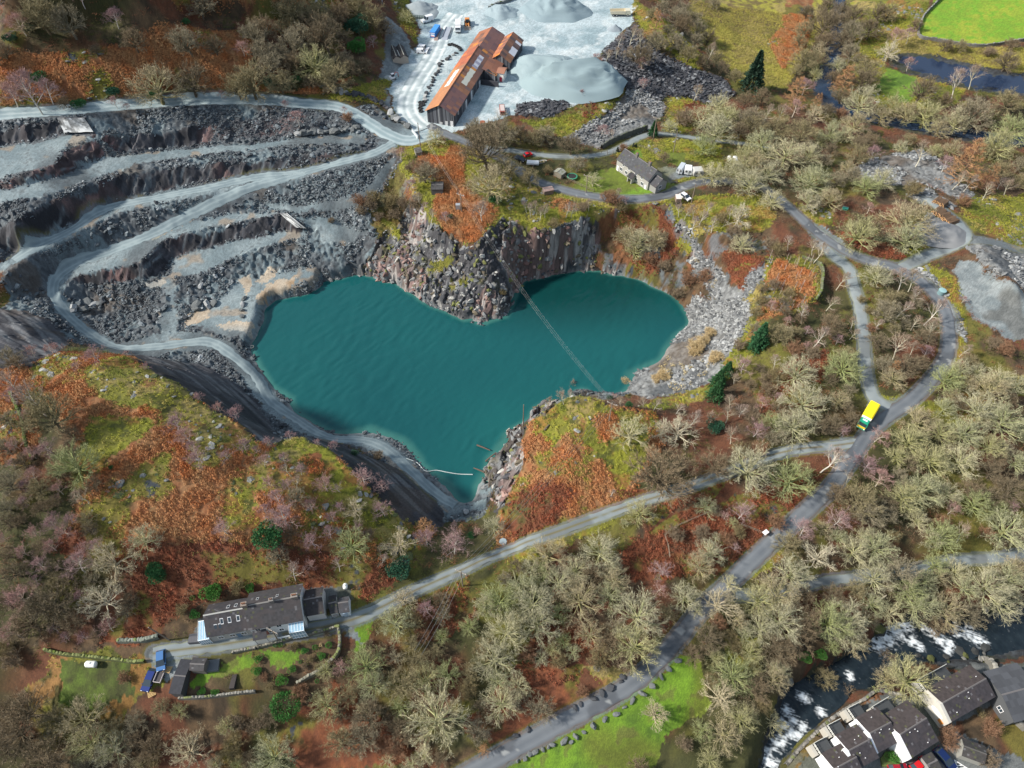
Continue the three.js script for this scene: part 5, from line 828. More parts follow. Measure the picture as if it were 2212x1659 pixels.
T(3,3,'S',[1560,1400,85, 1930,1310,72, 1920,1590,72, 1020,700,62, 1840,1180,36, 700,980,50]);

// the woods between the surveyed crowns, filled with smaller trees where nothing stands yet
{ const R = rngOf(2024); for (const [poly, n, kinds, r0, r1] of [
  [[0,850, 110,860, 180,960, 200,1060, 240,1200, 300,1300, 200,1380, 0,1390], 46, 'DBBDDB', 16, 28], [[0,1500, 120,1560, 300,1560, 300,1659, 0,1659], 10, 'DDO', 18, 28], [[700,1400, 900,1300, 1020,1340, 1050,1640, 720,1659], 22, 'DDOS', 16, 28], [[300,1520, 560,1560, 560,1659, 300,1659], 10, 'ODS', 16, 26],
  [[1660,880, 1840,880, 1850,940, 1700,970, 1640,950], 12, 'DBD', 14, 24], [[1760,1110, 1900,960, 2212,880, 2212,1190, 1800,1230], 44, 'OODDB', 18, 32], [[1640,1280, 2212,1220, 2212,1290, 1960,1330, 1850,1400, 1640,1420], 26, 'OOD', 16, 28], [[1540,1330, 1680,1290, 1700,1480, 1640,1560, 1540,1540], 12, 'OOS', 16, 28],
  [[1480,220, 1750,260, 2212,330, 2212,400, 2080,400, 1700,380, 1560,300], 44, 'ODDO', 14, 28], [[1740,20, 1850,20, 1860,240, 1700,240], 16, 'DDO', 14, 24], [[0,0, 320,0, 300,90, 80,120, 0,120], 18, 'DDB', 14, 28], [[560,30, 800,30, 790,150, 620,195, 540,130], 18, 'DD', 14, 26], [[1160,1180, 1340,1230, 1330,1420, 1060,1440, 1000,1330], 20, 'OODS', 16, 30], [[1640,560, 1900,760, 1900,860, 1650,900, 1560,890], 26, 'DWSB', 12, 22], [[1890,620, 1990,640, 2010,760, 1920,830], 14, 'DWB', 12, 22], [[1540,1080, 1640,1100, 1560,1240, 1480,1230], 6, 'SBO', 12, 22], [[2060,760, 2212,820, 2212,880, 2040,900], 8, 'OD', 16, 26], [[1280,70, 1420,60, 1600,220, 1700,260, 1640,150, 1480,40, 1440,10], 8, 'D', 14, 22], [[520,960, 800,1060, 900,1200, 600,1230, 560,1080], 16, 'BBW', 14, 24]]) {
    let x0 = 1e9, x1 = 0, y0 = 1e9, y1 = 0; for (let i = 0; i < poly.length; i += 2) { x0 = Math.min(x0, poly[i]); x1 = Math.max(x1, poly[i]); y0 = Math.min(y0, poly[i + 1]); y1 = Math.max(y1, poly[i + 1]); }
    for (let k = 0, t = 0; k < n && t < 500; t++) { const u = lerp(x0, x1, R()), v = lerp(y0, y1, R()), r = lerp(r0, r1, R() * R()); let c = false; for (let i = 0, j = poly.length - 2; i < poly.length; j = i, i += 2) if ((poly[i + 1] > v) !== (poly[j + 1] > v) && u < (poly[j] - poly[i]) * (v - poly[i + 1]) / (poly[j + 1] - poly[i + 1]) + poly[i]) c = !c; if (!c) continue; if (TREES.some((q) => Math.hypot(q[1] - u, q[2] - v) < 0.72 * (q[3] + r))) continue; const g = ground(u, v + r * 0.7), cl = mask(cls, ...g); if (maskLin(roadD, ...g) < 1.6 || ![K.wood, K.russet, K.brush, K.bracken, K.moss].includes(cl)) continue; TREES.push([kinds[Math.floor(R() * kinds.length)], u, v, r]); k++; }
} }
const LAND = []; // landmarks for telling trees apart
const mark = (phrase, u, v) => LAND.push([phrase, ...ground(u, v)]);
mark('the tall timber barn', 1010, 200); mark('the small twin-roofed shed', 860, 130); mark('the slate cottage', 1380, 372); mark('the yellow lorry', 1874, 900); mark('the long row house', 600, 1340); mark('the twin blue cars', 335, 1440);
mark('the left end of the dark pond', 1930, 135); mark('the curved field wall', 1990, 70); mark('the orange log stacks', 2040, 455); mark('the green hut', 1823, 446); mark('the notch of the heart-shaped lake', 1044, 705); mark('the tip of the heart-shaped lake', 1005, 1075);
mark('the knoll pole', 1317, 905); mark('the heap of grey gravel', 1220, 170); mark('the dark spoil tip', 1450, 180); mark('the boulder-lined lawn', 1400, 1560); mark('the white rapids', 1940, 1370); mark('the uppermost terraced house', 2070, 1480); mark('the white gas tank in the grass', 202, 1438); mark('the walled garden', 620, 1430);
mark('the left edge of the quarry slab', 110, 740); mark('the top of the haul road', 80, 240); mark('the junction of the two gravel roads', 1890, 880); mark('the upper road fork', 1834, 546); mark('the round blue water tank', 2036, 627); mark('the grey scree mound', 1960, 370); mark('the river bend', 1790, 215); mark('the wooden track pole', 996, 1240); mark('the birch-covered slab rim', 720, 980); mark('the mossy crag on the bracken slope', 480, 1000);
mark('the river under the upper trees', 1805, 60); mark('the woodland path', 1834, 1249); mark('the right end of the woodland path', 2160, 1205); mark('the orange scree cliff', 1150, 540); mark('the sandy ledge', 620, 610); mark('the small car park bay', 800, 1380); mark('the red-brown bracken clearing', 1450, 1200); mark('the mobile-home pair', 1490, 360); mark('the dry-stone wall by the lane', 1350, 310); mark('the foot of the white gravel beach', 1420, 850);
mark('the upper left wood edge', 60, 60); mark('the rusty bracken bank above the haul road', 400, 110); mark('the grassy yard bank', 1470, 90); mark('the lower left corner of the woods', 60, 1600); mark('the bottom edge of the woods', 700, 1600); mark('the round clipped garden tree', 615, 1525); mark('the beck pool', 1810, 1450); mark('the meadow of red bracken', 1710, 90); mark('the right-hand bend of the road', 2048, 740); mark('the birch sapling slope', 1700, 610); mark('the lawn edge below the road', 1500, 1440); mark('the bare track by the knoll', 1350, 1096); mark('the right edge of the woods', 2180, 1050); mark('the wood left of the barn', 700, 120);
mark('the middle of the left birch wood', 100, 1130); mark('the wood right of the beck bend', 2100, 1280); mark('the bend of the haul road', 770, 245); mark('the left picture edge below the slab', 0, 1000); mark('the wood inside the road loop', 1950, 720); mark('the trees behind the cottage caravans', 1600, 330); mark('the bottom centre woods', 880, 1520); mark('the thicket above the lorry', 1760, 820); mark('the large conifer beyond the tip', 1633, 190); mark('the top left picture corner', 0, 0); mark('the wall corner below the field', 1985, 80); mark('the bramble bank above the gravel beach', 1560, 560); mark('the track fork by the lorry', 1800, 960); mark('the dense oak wood right of the main road', 2000, 1080); mark('the grassy verge right of the road loop', 2090, 870); mark('the wood below the track pole', 1080, 1330); mark('the birches on the lower bracken slope', 330, 1180); mark('the top edge trees beside the mast', 810, 40); mark('the lower right garden shrubs', 2100, 1610); mark('the lakeside rim of the knoll', 1239, 852);
const ORD = ['closest', 'second closest', 'third closest', 'fourth closest', 'fifth closest', 'sixth closest', 'seventh closest', 'eighth closest', 'ninth closest', 'tenth closest', 'eleventh closest', 'twelfth closest', 'thirteenth closest', 'fourteenth closest'];
const placed = [];
TREES.forEach(([kind, u, v, r0], i) => {
  const K2 = KINDS[kind], R = rngOf(5000 + i * 13), pi = Math.floor(R() * K2.n), pr = K2.protos[kind === 'C' ? (r0 < 6 || r0 > 28 ? 1 : 0) : kind === 'G' ? (r0 > 27 || r0 < 8 ? 0 : 1) : pi];
  // size from the picture, place from the ground under the crown
  const dx = (u - 1106) / FQ, dy = (v - 829.5) / FQ; let t = (CAM_Y - 20) / (SP + dy * CP), x, z, s, hh = 20; const r = r0 * 1.12;
  for (let k = 0; k < 14; k++) { s = r * t / FQ; if (kind === 'W' || kind === 'B') s *= 0.8; x = t * dx; z = t * (-CP + dy * SP); hh = Hs(x, z); t = lerp(t, (CAM_Y - hh - pr.cc[1] * s) / (SP + dy * CP), 0.7); }
  const turn = R() * 6.28, cs = Math.cos(turn), sn = Math.sin(turn); x -= (pr.cc[0] * cs + pr.cc[2] * sn) * s; z -= (-pr.cc[0] * sn + pr.cc[2] * cs) * s;
  placed.push({ kind, pr, s, x, z, turn, tint: Math.floor(R() * K2.mats.length), sy: 0.92 + 0.2 * R() });
});
placed.forEach((p) => {
  const K2 = KINDS[p.kind], ks = placed.filter((q) => q.kind === p.kind); let best = [99, ''];
  for (const [phrase, lx, lz] of LAND) { const d = Math.hypot(p.x - lx, p.z - lz); let rank = 0; for (const q of ks) if (q !== p && Math.hypot(q.x - lx, q.z - lz) < d) rank++; if (rank < best[0]) best = [rank, phrase]; }
  const med = ks.map((q) => q.s).sort((a, b) => a - b)[ks.length >> 1], size = p.s > med * 1.35 ? 'large ' : p.s < med * 0.7 ? 'small ' : '';
  p.label = best[0] < ORD.length ? (best[0] === 0 ? `${size}${K2.word} nearest ${best[1]}` : `${size}${K2.word}, ${ORD[best[0]]} to ${best[1]}`) : null;
  p.word = `${K2.word}`;
});
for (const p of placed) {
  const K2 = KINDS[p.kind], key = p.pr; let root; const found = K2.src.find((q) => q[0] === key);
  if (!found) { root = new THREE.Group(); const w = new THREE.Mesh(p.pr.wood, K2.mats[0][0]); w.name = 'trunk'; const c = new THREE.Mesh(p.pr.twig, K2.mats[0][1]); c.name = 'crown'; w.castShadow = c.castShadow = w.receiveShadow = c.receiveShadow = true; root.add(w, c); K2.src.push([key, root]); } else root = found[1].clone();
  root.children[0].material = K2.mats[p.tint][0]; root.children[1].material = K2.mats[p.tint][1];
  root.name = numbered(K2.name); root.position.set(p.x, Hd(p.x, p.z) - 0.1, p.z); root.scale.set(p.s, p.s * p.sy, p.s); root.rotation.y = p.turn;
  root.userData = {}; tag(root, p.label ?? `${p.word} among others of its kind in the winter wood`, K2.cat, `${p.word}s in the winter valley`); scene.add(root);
}
// ---------------------------------------------------------------- buildings
const mWall = vcol(0.9), mRoof = vcol(0.85), mPaint = vcol(0.6), mMetal = vcol(0.45, { metalness: 0.35 }), mGlass = new THREE.MeshPhysicalMaterial({ color: new THREE.Color().setRGB(0.03, 0.045, 0.06), roughness: 0.08, side: THREE.DoubleSide });
const mTimber = vcol(0.88), mStone = vcol(0.92), mCar = vcol(0.28, { metalness: 0.1 }), mRubber = std(0.02, 0.02, 0.022, 0.85);
// world plan of a building from three eave corners (front left, front right, back left), all at one height
function plan(tile, p1, p2, p3, h) {
  const q = (p) => at(...(tile ? tq(tile[0], tile[1], p[0], p[1]) : p), h), a = q(p1), b = q(p2), c = q(p3), dx = b[0] - a[0], dz = b[1] - a[1], w = Math.hypot(dx, dz), turn = Math.atan2(-dz, dx);
  const d = Math.abs((c[0] - a[0]) * (dz / w) - (c[1] - a[1]) * (dx / w)); return { x: a[0], z: a[1], turn, w, d };
}
function roofSheet(mb, a, b, c, d, nu, nv, colorAt, th = 0.12) { // a-b eave, d-c ridge; coloured patches, with thickness
  const P = (s, t) => [0, 1, 2].map((i) => lerp(lerp(a[i], b[i], s), lerp(d[i], c[i], s), t));
  for (let i = 0; i < nu; i++) for (let j = 0; j < nv; j++) { mb.color(...colorAt(i / nu, j / nv, i, j)); mb.quad(P(i / nu, j / nv), P((i + 1) / nu, j / nv), P((i + 1) / nu, (j + 1) / nv), P(i / nu, (j + 1) / nv)); }
  const lo = (p) => [p[0], p[1] - th, p[2]], k = colorAt(0.5, 0, 0, 0); mb.color(k[0] * 0.7, k[1] * 0.7, k[2] * 0.7);
  for (const [p, q] of [[a, b], [b, c], [c, d], [d, a]]) mb.quad(p, q, lo(q), lo(p)); mb.quad(lo(a), lo(b), lo(c), lo(d));
}
const slate = (seed, base = [0.062, 0.062, 0.072]) => (s, t, i, j) => { const n = hash(i, j, seed), m = noise(i * 0.35, j * 0.5, seed + 3); let k = base.map((v) => v * 0.6 * (0.78 + 0.44 * n)); k = mix(k, [0.062, 0.05, 0.05], 0.5 * sstep(0.5, 0.8, m)); if (n > 0.97) k = mix(k, [0.2, 0.2, 0.21], 0.4); if (hash(i, j, seed + 9) > 0.97) k = mix(k, [0.09, 0.1, 0.03], 0.5); return k; };
// gable house: origin at its front left corner, x along the front, -z towards the back
function gableShell(root, x0, x1, z0, z1, eave, ridge, wallC, roofC, o = {}) {
  const zm = lerp(z0, z1, o.mid ?? 0.5), wl = new MB(); wl.jit = 0.05; wl.color(...wallC);
  const base = o.base ?? -1.5, th = 0.35;
  wl.prism([[z0, base], [z1, base], [z1, eave], [zm, ridge - 0.1], [z0, eave]], 'x', x0, x0 + th); wl.prism([[z0, base], [z1, base], [z1, eave], [zm, ridge - 0.1], [z0, eave]], 'x', x1 - th, x1);
  wl.box((x0 + x1) / 2, (base + eave) / 2, z0 - th / 2, x1 - x0 - 2 * th, eave - base, th); wl.box((x0 + x1) / 2, (base + eave) / 2, z1 + th / 2, x1 - x0 - 2 * th, eave - base, th);
  wl.build('wall', mWall, root);
  if (!o.noroof) {
    const ov = o.over ?? 0.35, e = eave + 0.14 - ov * (ridge - eave) / Math.abs(zm - z0), r = ridge + 0.14, rf = new MB(), e2 = eave + 0.14 - ov * (ridge - eave) / Math.abs(z1 - zm);
    const g = o.gov ?? 0.15, nu = Math.ceil((x1 - x0) / 0.45), nv = Math.max(4, Math.ceil(Math.hypot(zm - z0, ridge - eave) / 0.45));
    roofSheet(rf, [x0 - g, e, z0 + ov], [x1 + g, e, z0 + ov], [x1 + g, r, zm], [x0 - g, r, zm], nu, nv, roofC);
    roofSheet(rf, [x1 + g, e2, z1 - ov], [x0 - g, e2, z1 - ov], [x0 - g, r, zm], [x1 + g, r, zm], nu, nv, o.roofBack ?? roofC);
    const roof = rf.build('roof', mRoof, root);
    const rg = new MB(); rg.color(...(o.ridgeC ?? [0.16, 0.15, 0.15])).prism([[zm - 0.16, r - 0.04], [zm, r + 0.09], [zm + 0.16, r - 0.04]], 'x', x0 - g, x1 + g); rg.build('ridge_cap', mRoof, roof);
    return roof;
  }
}
function windowAt(root, x, y, z, w, h, face = 'z', s = 1, frame = [0.8, 0.8, 0.8], name = 'window') { // a framed window standing a little proud of its wall
  const f = new MB().color(...frame), t = 0.09, P = (u, v, d) => face === 'z' ? [x + u, y + v, z + d * s] : [x + d * s, y + v, z + u];
  const bar = (u, v, a, b, d0, d1) => { const c = P(u, v, (d0 + d1) / 2); face === 'z' ? f.box(c[0], c[1], c[2], a, b, d1 - d0) : f.box(c[0], c[1], c[2], d1 - d0, b, a); };
  bar(0, h / 2 - t / 2, w, t, 0, 0.09); bar(0, -h / 2 + t / 2, w, t, 0, 0.12); bar(-w / 2 + t / 2, 0, t, h - 2 * t, 0, 0.09); bar(w / 2 - t / 2, 0, t, h - 2 * t, 0, 0.09); bar(0, 0, t * 0.7, h - 2 * t, 0.01, 0.08);
  const win = f.build(name, mPaint, root), g = new MB(), c = P(0, 0, 0.04); face === 'z' ? g.box(c[0], c[1], c[2], w - 2 * t, h - 2 * t, 0.03) : g.box(c[0], c[1], c[2], 0.03, h - 2 * t, w - 2 * t); g.build('pane', mGlass, win); return win;
}
function doorAt(root, x, y, z, w, h, col, face = 'z', s = 1) { const m = new MB().color(...col); face === 'z' ? m.box(x, y + h / 2, z + 0.05 * s, w, h, 0.1) : m.box(x + 0.05 * s, y + h / 2, z, 0.1, h, w); const d = m.build('door', mPaint, root); const k = new MB().color(0.1, 0.1, 0.1); face === 'z' ? k.box(x + w * 0.36, y + h * 0.48, z + 0.14 * s, 0.08, 0.16, 0.08) : k.box(x + 0.14 * s, y + h * 0.48, z + w * 0.36, 0.08, 0.16, 0.08); k.build('handle', mMetal, d); return d; }
function chimney(root, x, y, z, w, d, h, pots = 2, c = [0.16, 0.15, 0.14]) { const m = new MB().color(...c); m.jit = 0.1; m.box(x, y + h / 2, z, w, h, d).box(x, y + h + 0.08, z, w + 0.16, 0.16, d + 0.16, 0.04); const ch = m.build('chimney', mStone, root); for (let i = 0; i < pots; i++) { const p = new MB().color(0.35, 0.17, 0.1); p.lathe(x + (i - (pots - 1) / 2) * w / Math.max(1, pots) * 0.8, z, [[0.13, y + h + 0.16], [0.11, y + h + 0.6], [0.14, y + h + 0.64], [0.09, y + h + 0.66]], 8); p.build('chimney_pot', mStone, ch); } return ch; }
function skylight(root, x, z, w, l, yAt, dir) { const f = new MB().color(0.75, 0.76, 0.78), y0 = yAt(z) + 0.2, y1 = yAt(z - l * dir) + 0.2; const a = [x - w / 2, y0, z], b = [x + w / 2, y0, z], c = [x + w / 2, y1, z - l * dir], d = [x - w / 2, y1, z - l * dir]; f.quad(a, b, c, d); const lo = (p) => [p[0], p[1] - 0.12, p[2]]; for (const [p, q] of [[a, b], [b, c], [c, d], [d, a]]) f.quad(p, q, lo(q), lo(p)); const win = f.build('skylight', mPaint, root), g = new MB(), k = (p, q, t) => [lerp(p[0], q[0], t), lerp(p[1], q[1], t) + 0.02, lerp(p[2], q[2], t)]; const m = [0, 1, 2].map((i) => (a[i] + b[i] + c[i] + d[i]) / 4), sh = (p) => [lerp(m[0], p[0], 0.78), lerp(m[1], p[1], 0.78) + 0.02, lerp(m[2], p[2], 0.78)]; g.quad(sh(a), sh(b), sh(c), sh(d)); g.build('pane', mGlass, win); }

// --- the timber barn with its rusty sheet roof, sheet by sheet
{
  const a = at(...tq(1, 0, 1475, 1050), 22), b = at(...tq(1, 0, 1698, 1088), 22), turn = Math.atan2(-(b[1] - a[1]), b[0] - a[0]);
  const barn = thing('timber_barn', 'long black timber barn with patchy rust-orange sheet roof in the pale works yard', 'barn', a[0], 22, a[1], turn), R = rngOf(31), W = 10.6;
  const board = (x0, z0, x1, z1, base, topAt) => { const n = Math.ceil(Math.hypot(x1 - x0, z1 - z0) / 0.42), m = new MB(), ux = (x1 - x0) / n, uz = (z1 - z0) / n, L = Math.hypot(ux, uz), nx = -uz / L, nz = ux / L; for (let i = 0; i < n; i++) { const k = R(), d = 0.05 + 0.05 * R(), c = mix([0.035, 0.038, 0.048], [0.14, 0.15, 0.17], k * k); m.color(...(R() > 0.95 ? [0.26, 0.27, 0.28] : c)); const A = [x0 + ux * i, z0 + uz * i], B = [x0 + ux * (i + 0.94), z0 + uz * (i + 0.94)], t0 = topAt((i) / n), t1 = topAt((i + 0.94) / n); const p = (q, y, o) => [q[0] + nx * o, y, q[1] + nz * o]; m.quad(p(A, base, d), p(B, base, d), p(B, t1, d), p(A, t0, d)); m.quad(p(A, base, d), p(A, t0, d), p(A, t0, -0.1), p(A, base, -0.1)); m.quad(p(B, base, d), p(B, base, -0.1), p(B, t1, -0.1), p(B, t1, d)); } return m; };
  const gab = (e, r) => (s) => e + (r - e) * (1 - Math.abs(2 * s - 1));
  board(0, 0, W, 0, -0.5, gab(5, 8)).build('wall', mTimber, barn); board(W, 0, W, -46, -0.5, () => 5).build('wall', mTimber, barn); board(0, -46, 0, 0, -0.5, () => 5).build('wall', mTimber, barn); board(W, -64, 0, -64, -0.5, gab(4.6, 7.2)).build('wall', mTimber, barn); board(0, -64, 0, -46, -0.5, () => 4.6).build('wall', mTimber, barn); board(W, -46, W, -64, -0.5, () => 4.6).build('wall', mTimber, barn);
  board(16, -34, 16, -47, -0.5, () => 3.4).build('wall', mTimber, barn); board(W, -34, 16, -34, -0.5, gab(3.6, 5.6)).build('wall', mTimber, barn); board(19, -44, 19, -63, -0.5, () => 4.2).build('wall', mTimber, barn); board(W + 0.5, -44, 19, -44, -0.5, gab(4.2, 6.8)).build('wall', mTimber, barn);
  // roof sheets: [x eave, y eave, x ridge, y ridge, z from, z to, slope colour]
  const rust = (s, z, row, i) => { const q = hash(i, row, s), n = noise(i * 0.22, row * 0.7, s + 1); let k = mix([0.28, 0.13, 0.07], [0.17, 0.09, 0.075], n); if (q > 0.8) k = [0.13, 0.085, 0.08]; if (q < 0.06) k = [0.48, 0.2, 0.05]; return k.map((v) => v * (0.8 + 0.4 * hash(i, row, s + 5))); };
  const sheets = (xe, ye, xr, yr, z0, z1, rows, sw, colorFn) => {
    const n = Math.round(Math.abs(z1 - z0) / sw); for (let i = 0; i < n; i++) for (let r = 0; r < rows; r++) {
      const ta = r / rows - (r ? 0.02 : 0.03), tb = (r + 1) / rows, za = lerp(z0, z1, i / n), zb = lerp(z0, z1, (i + 1.02) / n), lift = 0.05 + 0.02 * ((i + r) % 2), P = (t, z, o = 0) => [lerp(xe, xr, t), lerp(ye, yr, t) + lift + o, z], c = colorFn(i, r, (i + 0.5) / n, (r + 0.5) / rows), m = new MB(), nr = 5;
      for (let k = 0; k < nr; k++) { const q0 = lerp(za, zb, k / nr), q1 = lerp(za, zb, (k + 0.5) / nr), q2 = lerp(za, zb, (k + 1) / nr), f = 1 + 0.06 * (hash(k, i, r) - 0.5); m.color(c[0] * f, c[1] * f, c[2] * f); m.quad(P(ta, q0), P(ta, q1, 0.05), P(tb, q1, 0.05), P(tb, q0)); m.quad(P(ta, q1, 0.05), P(ta, q2), P(tb, q2), P(tb, q1, 0.05)); }
      m.build('roof_sheet', mRoof, barn);
    }
  };
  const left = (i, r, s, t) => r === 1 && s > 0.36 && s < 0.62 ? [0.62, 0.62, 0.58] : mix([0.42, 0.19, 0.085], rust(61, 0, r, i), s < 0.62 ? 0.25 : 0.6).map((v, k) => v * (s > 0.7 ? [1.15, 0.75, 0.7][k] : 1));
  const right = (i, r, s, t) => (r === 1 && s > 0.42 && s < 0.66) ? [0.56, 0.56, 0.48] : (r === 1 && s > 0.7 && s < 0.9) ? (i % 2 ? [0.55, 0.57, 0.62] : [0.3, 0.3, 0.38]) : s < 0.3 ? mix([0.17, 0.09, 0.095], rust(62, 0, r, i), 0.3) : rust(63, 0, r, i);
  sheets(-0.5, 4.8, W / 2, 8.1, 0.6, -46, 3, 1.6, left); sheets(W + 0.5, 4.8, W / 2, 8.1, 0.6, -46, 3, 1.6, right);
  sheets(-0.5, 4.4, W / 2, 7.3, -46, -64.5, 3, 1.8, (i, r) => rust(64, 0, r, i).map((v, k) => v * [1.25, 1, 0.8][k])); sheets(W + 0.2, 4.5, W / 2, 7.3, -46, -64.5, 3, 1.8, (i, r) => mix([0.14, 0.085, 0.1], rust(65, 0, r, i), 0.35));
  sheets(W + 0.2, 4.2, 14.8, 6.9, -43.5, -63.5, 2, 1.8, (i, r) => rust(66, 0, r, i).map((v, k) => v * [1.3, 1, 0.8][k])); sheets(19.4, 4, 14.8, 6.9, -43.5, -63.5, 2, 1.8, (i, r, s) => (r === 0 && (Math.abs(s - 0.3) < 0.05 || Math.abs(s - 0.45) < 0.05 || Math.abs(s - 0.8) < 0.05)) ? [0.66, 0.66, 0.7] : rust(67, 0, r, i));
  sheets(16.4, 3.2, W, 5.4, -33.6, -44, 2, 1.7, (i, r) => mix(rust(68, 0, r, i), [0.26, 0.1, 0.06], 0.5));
  const rc = new MB().color(0.30, 0.13, 0.08).prism([[W / 2 - 0.25, 8.1], [W / 2, 8.32], [W / 2 + 0.25, 8.1]], 'z', -46, 0.6); rc.build('ridge_cap', mRoof, barn);
  // white fronted end hut with a red door, tall pale doors and light panels
  const hut = new MB().color(0.72, 0.7, 0.66).box(17.6, 1.6, -38, 2.6, 4.2, 4.4); hut.build('hut_wall', mPaint, barn); const hr = new MB().color(0.3, 0.14, 0.09).prism([[-40.6, 3.6], [-38, 4.5], [-35.4, 3.6]], 'x', 16, 19.3); hr.build('hut_roof', mRoof, barn);
  doorAt(barn, 17.8, -0.3, -35.78, 1, 2.2, [0.5, 0.02, 0.05]);
  for (const [z, h] of [[-13.5, 3.6], [-20, 3.8], [-30, 2.6]]) doorAt(barn, W + 0.1, -0.3, z, 1.7, h, [0.62, 0.64, 0.66], 'x');
  for (const [x, h, c] of [[5.4, 1.5, 0.42], [7.6, 2.2, 0.5], [9.7, 2.6, 0.62]]) doorAt(barn, x, -0.4, 0.12, 1.1, h, [c, c, c * 1.02]);
  windowAt(barn, W + 0.12, 3.2, -4.5, 1.0, 1.2, 'x', 1); 
  const lw = new MB().color(0.05, 0.05, 0.06); lw.box(14.5, 0.8, -31.5, 7.4, 2.8, 0.3); lw.build('side_wall', mTimber, barn);
}
// --- small shed with two ridges
{
  const p = plan([1, 0], [1178, 550], [1310, 530], [1138, 440], 22.6), s = thing('twin_roof_shed', 'small pale-walled shed with twin dark ridges beside the wooded rock face', 'shed', p.x, 22, p.z, p.turn), w = 6.4, D = 9.5, pts = [[0, -0.6], [w, -0.6], [w, 2.5], [w * 0.75, 3.7], [w * 0.5, 2.6], [w * 0.25, 3.7], [0, 2.5]];
  const m = new MB().color(0.46, 0.40, 0.33); m.jit = 0.06; m.prism(pts, 'z', -0.3, 0); m.prism(pts, 'z', -D, -D + 0.3); m.box(0.15, 1, -D / 2, 0.3, 3, D - 0.6).box(w - 0.15, 1, -D / 2, 0.3, 3, D - 0.6); m.build('wall', mWall, s);
  const f = new MB(), cf = slate(71, [0.07, 0.066, 0.064]), q = [[0, 2.5], [w * 0.25, 3.7], [w * 0.5, 2.6], [w * 0.75, 3.7], [w, 2.5]]; for (let i = 0; i < 4; i++) { const [xa, ya] = q[i], [xb, yb] = q[i + 1]; roofSheet(f, [xa, ya + 0.12, 0.25], [xa, ya + 0.12, -D - 0.2], [xb, yb + 0.12, -D - 0.2], [xb, yb + 0.12, 0.25], 18, 4, cf); } f.build('roof', mRoof, s);
  for (const x of [w * 0.25, w * 0.75]) { const r = new MB().color(0.42, 0.42, 0.38).prism([[x - 0.14, 3.78], [x, 3.95], [x + 0.14, 3.78]], 'z', -D - 0.2, 0.25); r.build('ridge_cap', mRoof, s); }
  const v = new MB().color(0.5, 0.5, 0.46).box(w / 2, 2.76, -D * 0.45, 0.3, 0.1, D * 0.5); v.build('valley_strip', mRoof, s);
}
// --- slate cottage by the road
{
  const a = at(...tq(2, 0, 885, 1452), 19.4), b = at(...tq(2, 0, 1152, 1640), 19.4), L = Math.hypot(b[0] - a[0], b[1] - a[1]), turn = Math.atan2(-(b[1] - a[1]), b[0] - a[0]), c = thing('slate_cottage', 'long grey stone cottage with slate roof, white windows and two chimneys by the road bend', 'cottage', a[0], 19.4, a[1], turn), D = 6.6, e = 4.2, r = 6.9;
  gableShell(c, 0, L, 0, -D, e, r, [0.36, 0.355, 0.33], slate(81, [0.10, 0.105, 0.115]), { base: -1.5 });
  gableShell(c, L, L + 3.2, -0.6, -D + 0.8, 3.2, 5.2, [0.28, 0.28, 0.27], slate(82, [0.085, 0.088, 0.098]), {});
  chimney(c, L * 0.38, r - 0.6, -D / 2, 0.9, 0.8, 1.8); chimney(c, L * 0.78, r - 0.6, -D / 2, 0.9, 0.8, 1.8);
  for (const x of [2.6, 5.2, 10.2, 13.2]) { if (x < L - 0.8) windowAt(c, x, 1.4, 0.01, 1.3, 1.4, 'z', 1, [0.85, 0.85, 0.85]); } for (const x of [3.4, 6.2, 9.8, 12.6]) if (x < L - 0.8) windowAt(c, x, 3.4, 0.01, 1.1, 0.9, 'z', 1, [0.85, 0.85, 0.85]);
  doorAt(c, 0.9, -0.2, 0.02, 0.9, 2, [0.75, 0.74, 0.78]); doorAt(c, L - 1, -0.2, 0.02, 0.9, 2, [0.7, 0.7, 0.74]); windowAt(c, L + 3.21, 2.2, -2.6, 1.4, 1.3, 'x', 1, [0.85, 0.85, 0.85]);
  const po = new MB().color(0.4, 0.4, 0.38).box(7.8, 1, 0.9, 0.25, 2.4, 1.8).box(9.6, 1, 0.9, 0.25, 2.4, 1.8).box(8.7, 1.9, 1.7, 1.6, 0.6, 0.2); po.build('porch', mWall, c); const pr = new MB(); roofSheet(pr, [7.4, 2.2, 2.2], [10, 2.2, 2.2], [10, 3.1, 0], [7.4, 3.1, 0], 6, 5, slate(83, [0.05, 0.052, 0.06])); pr.build('porch_roof', mRoof, c);
}
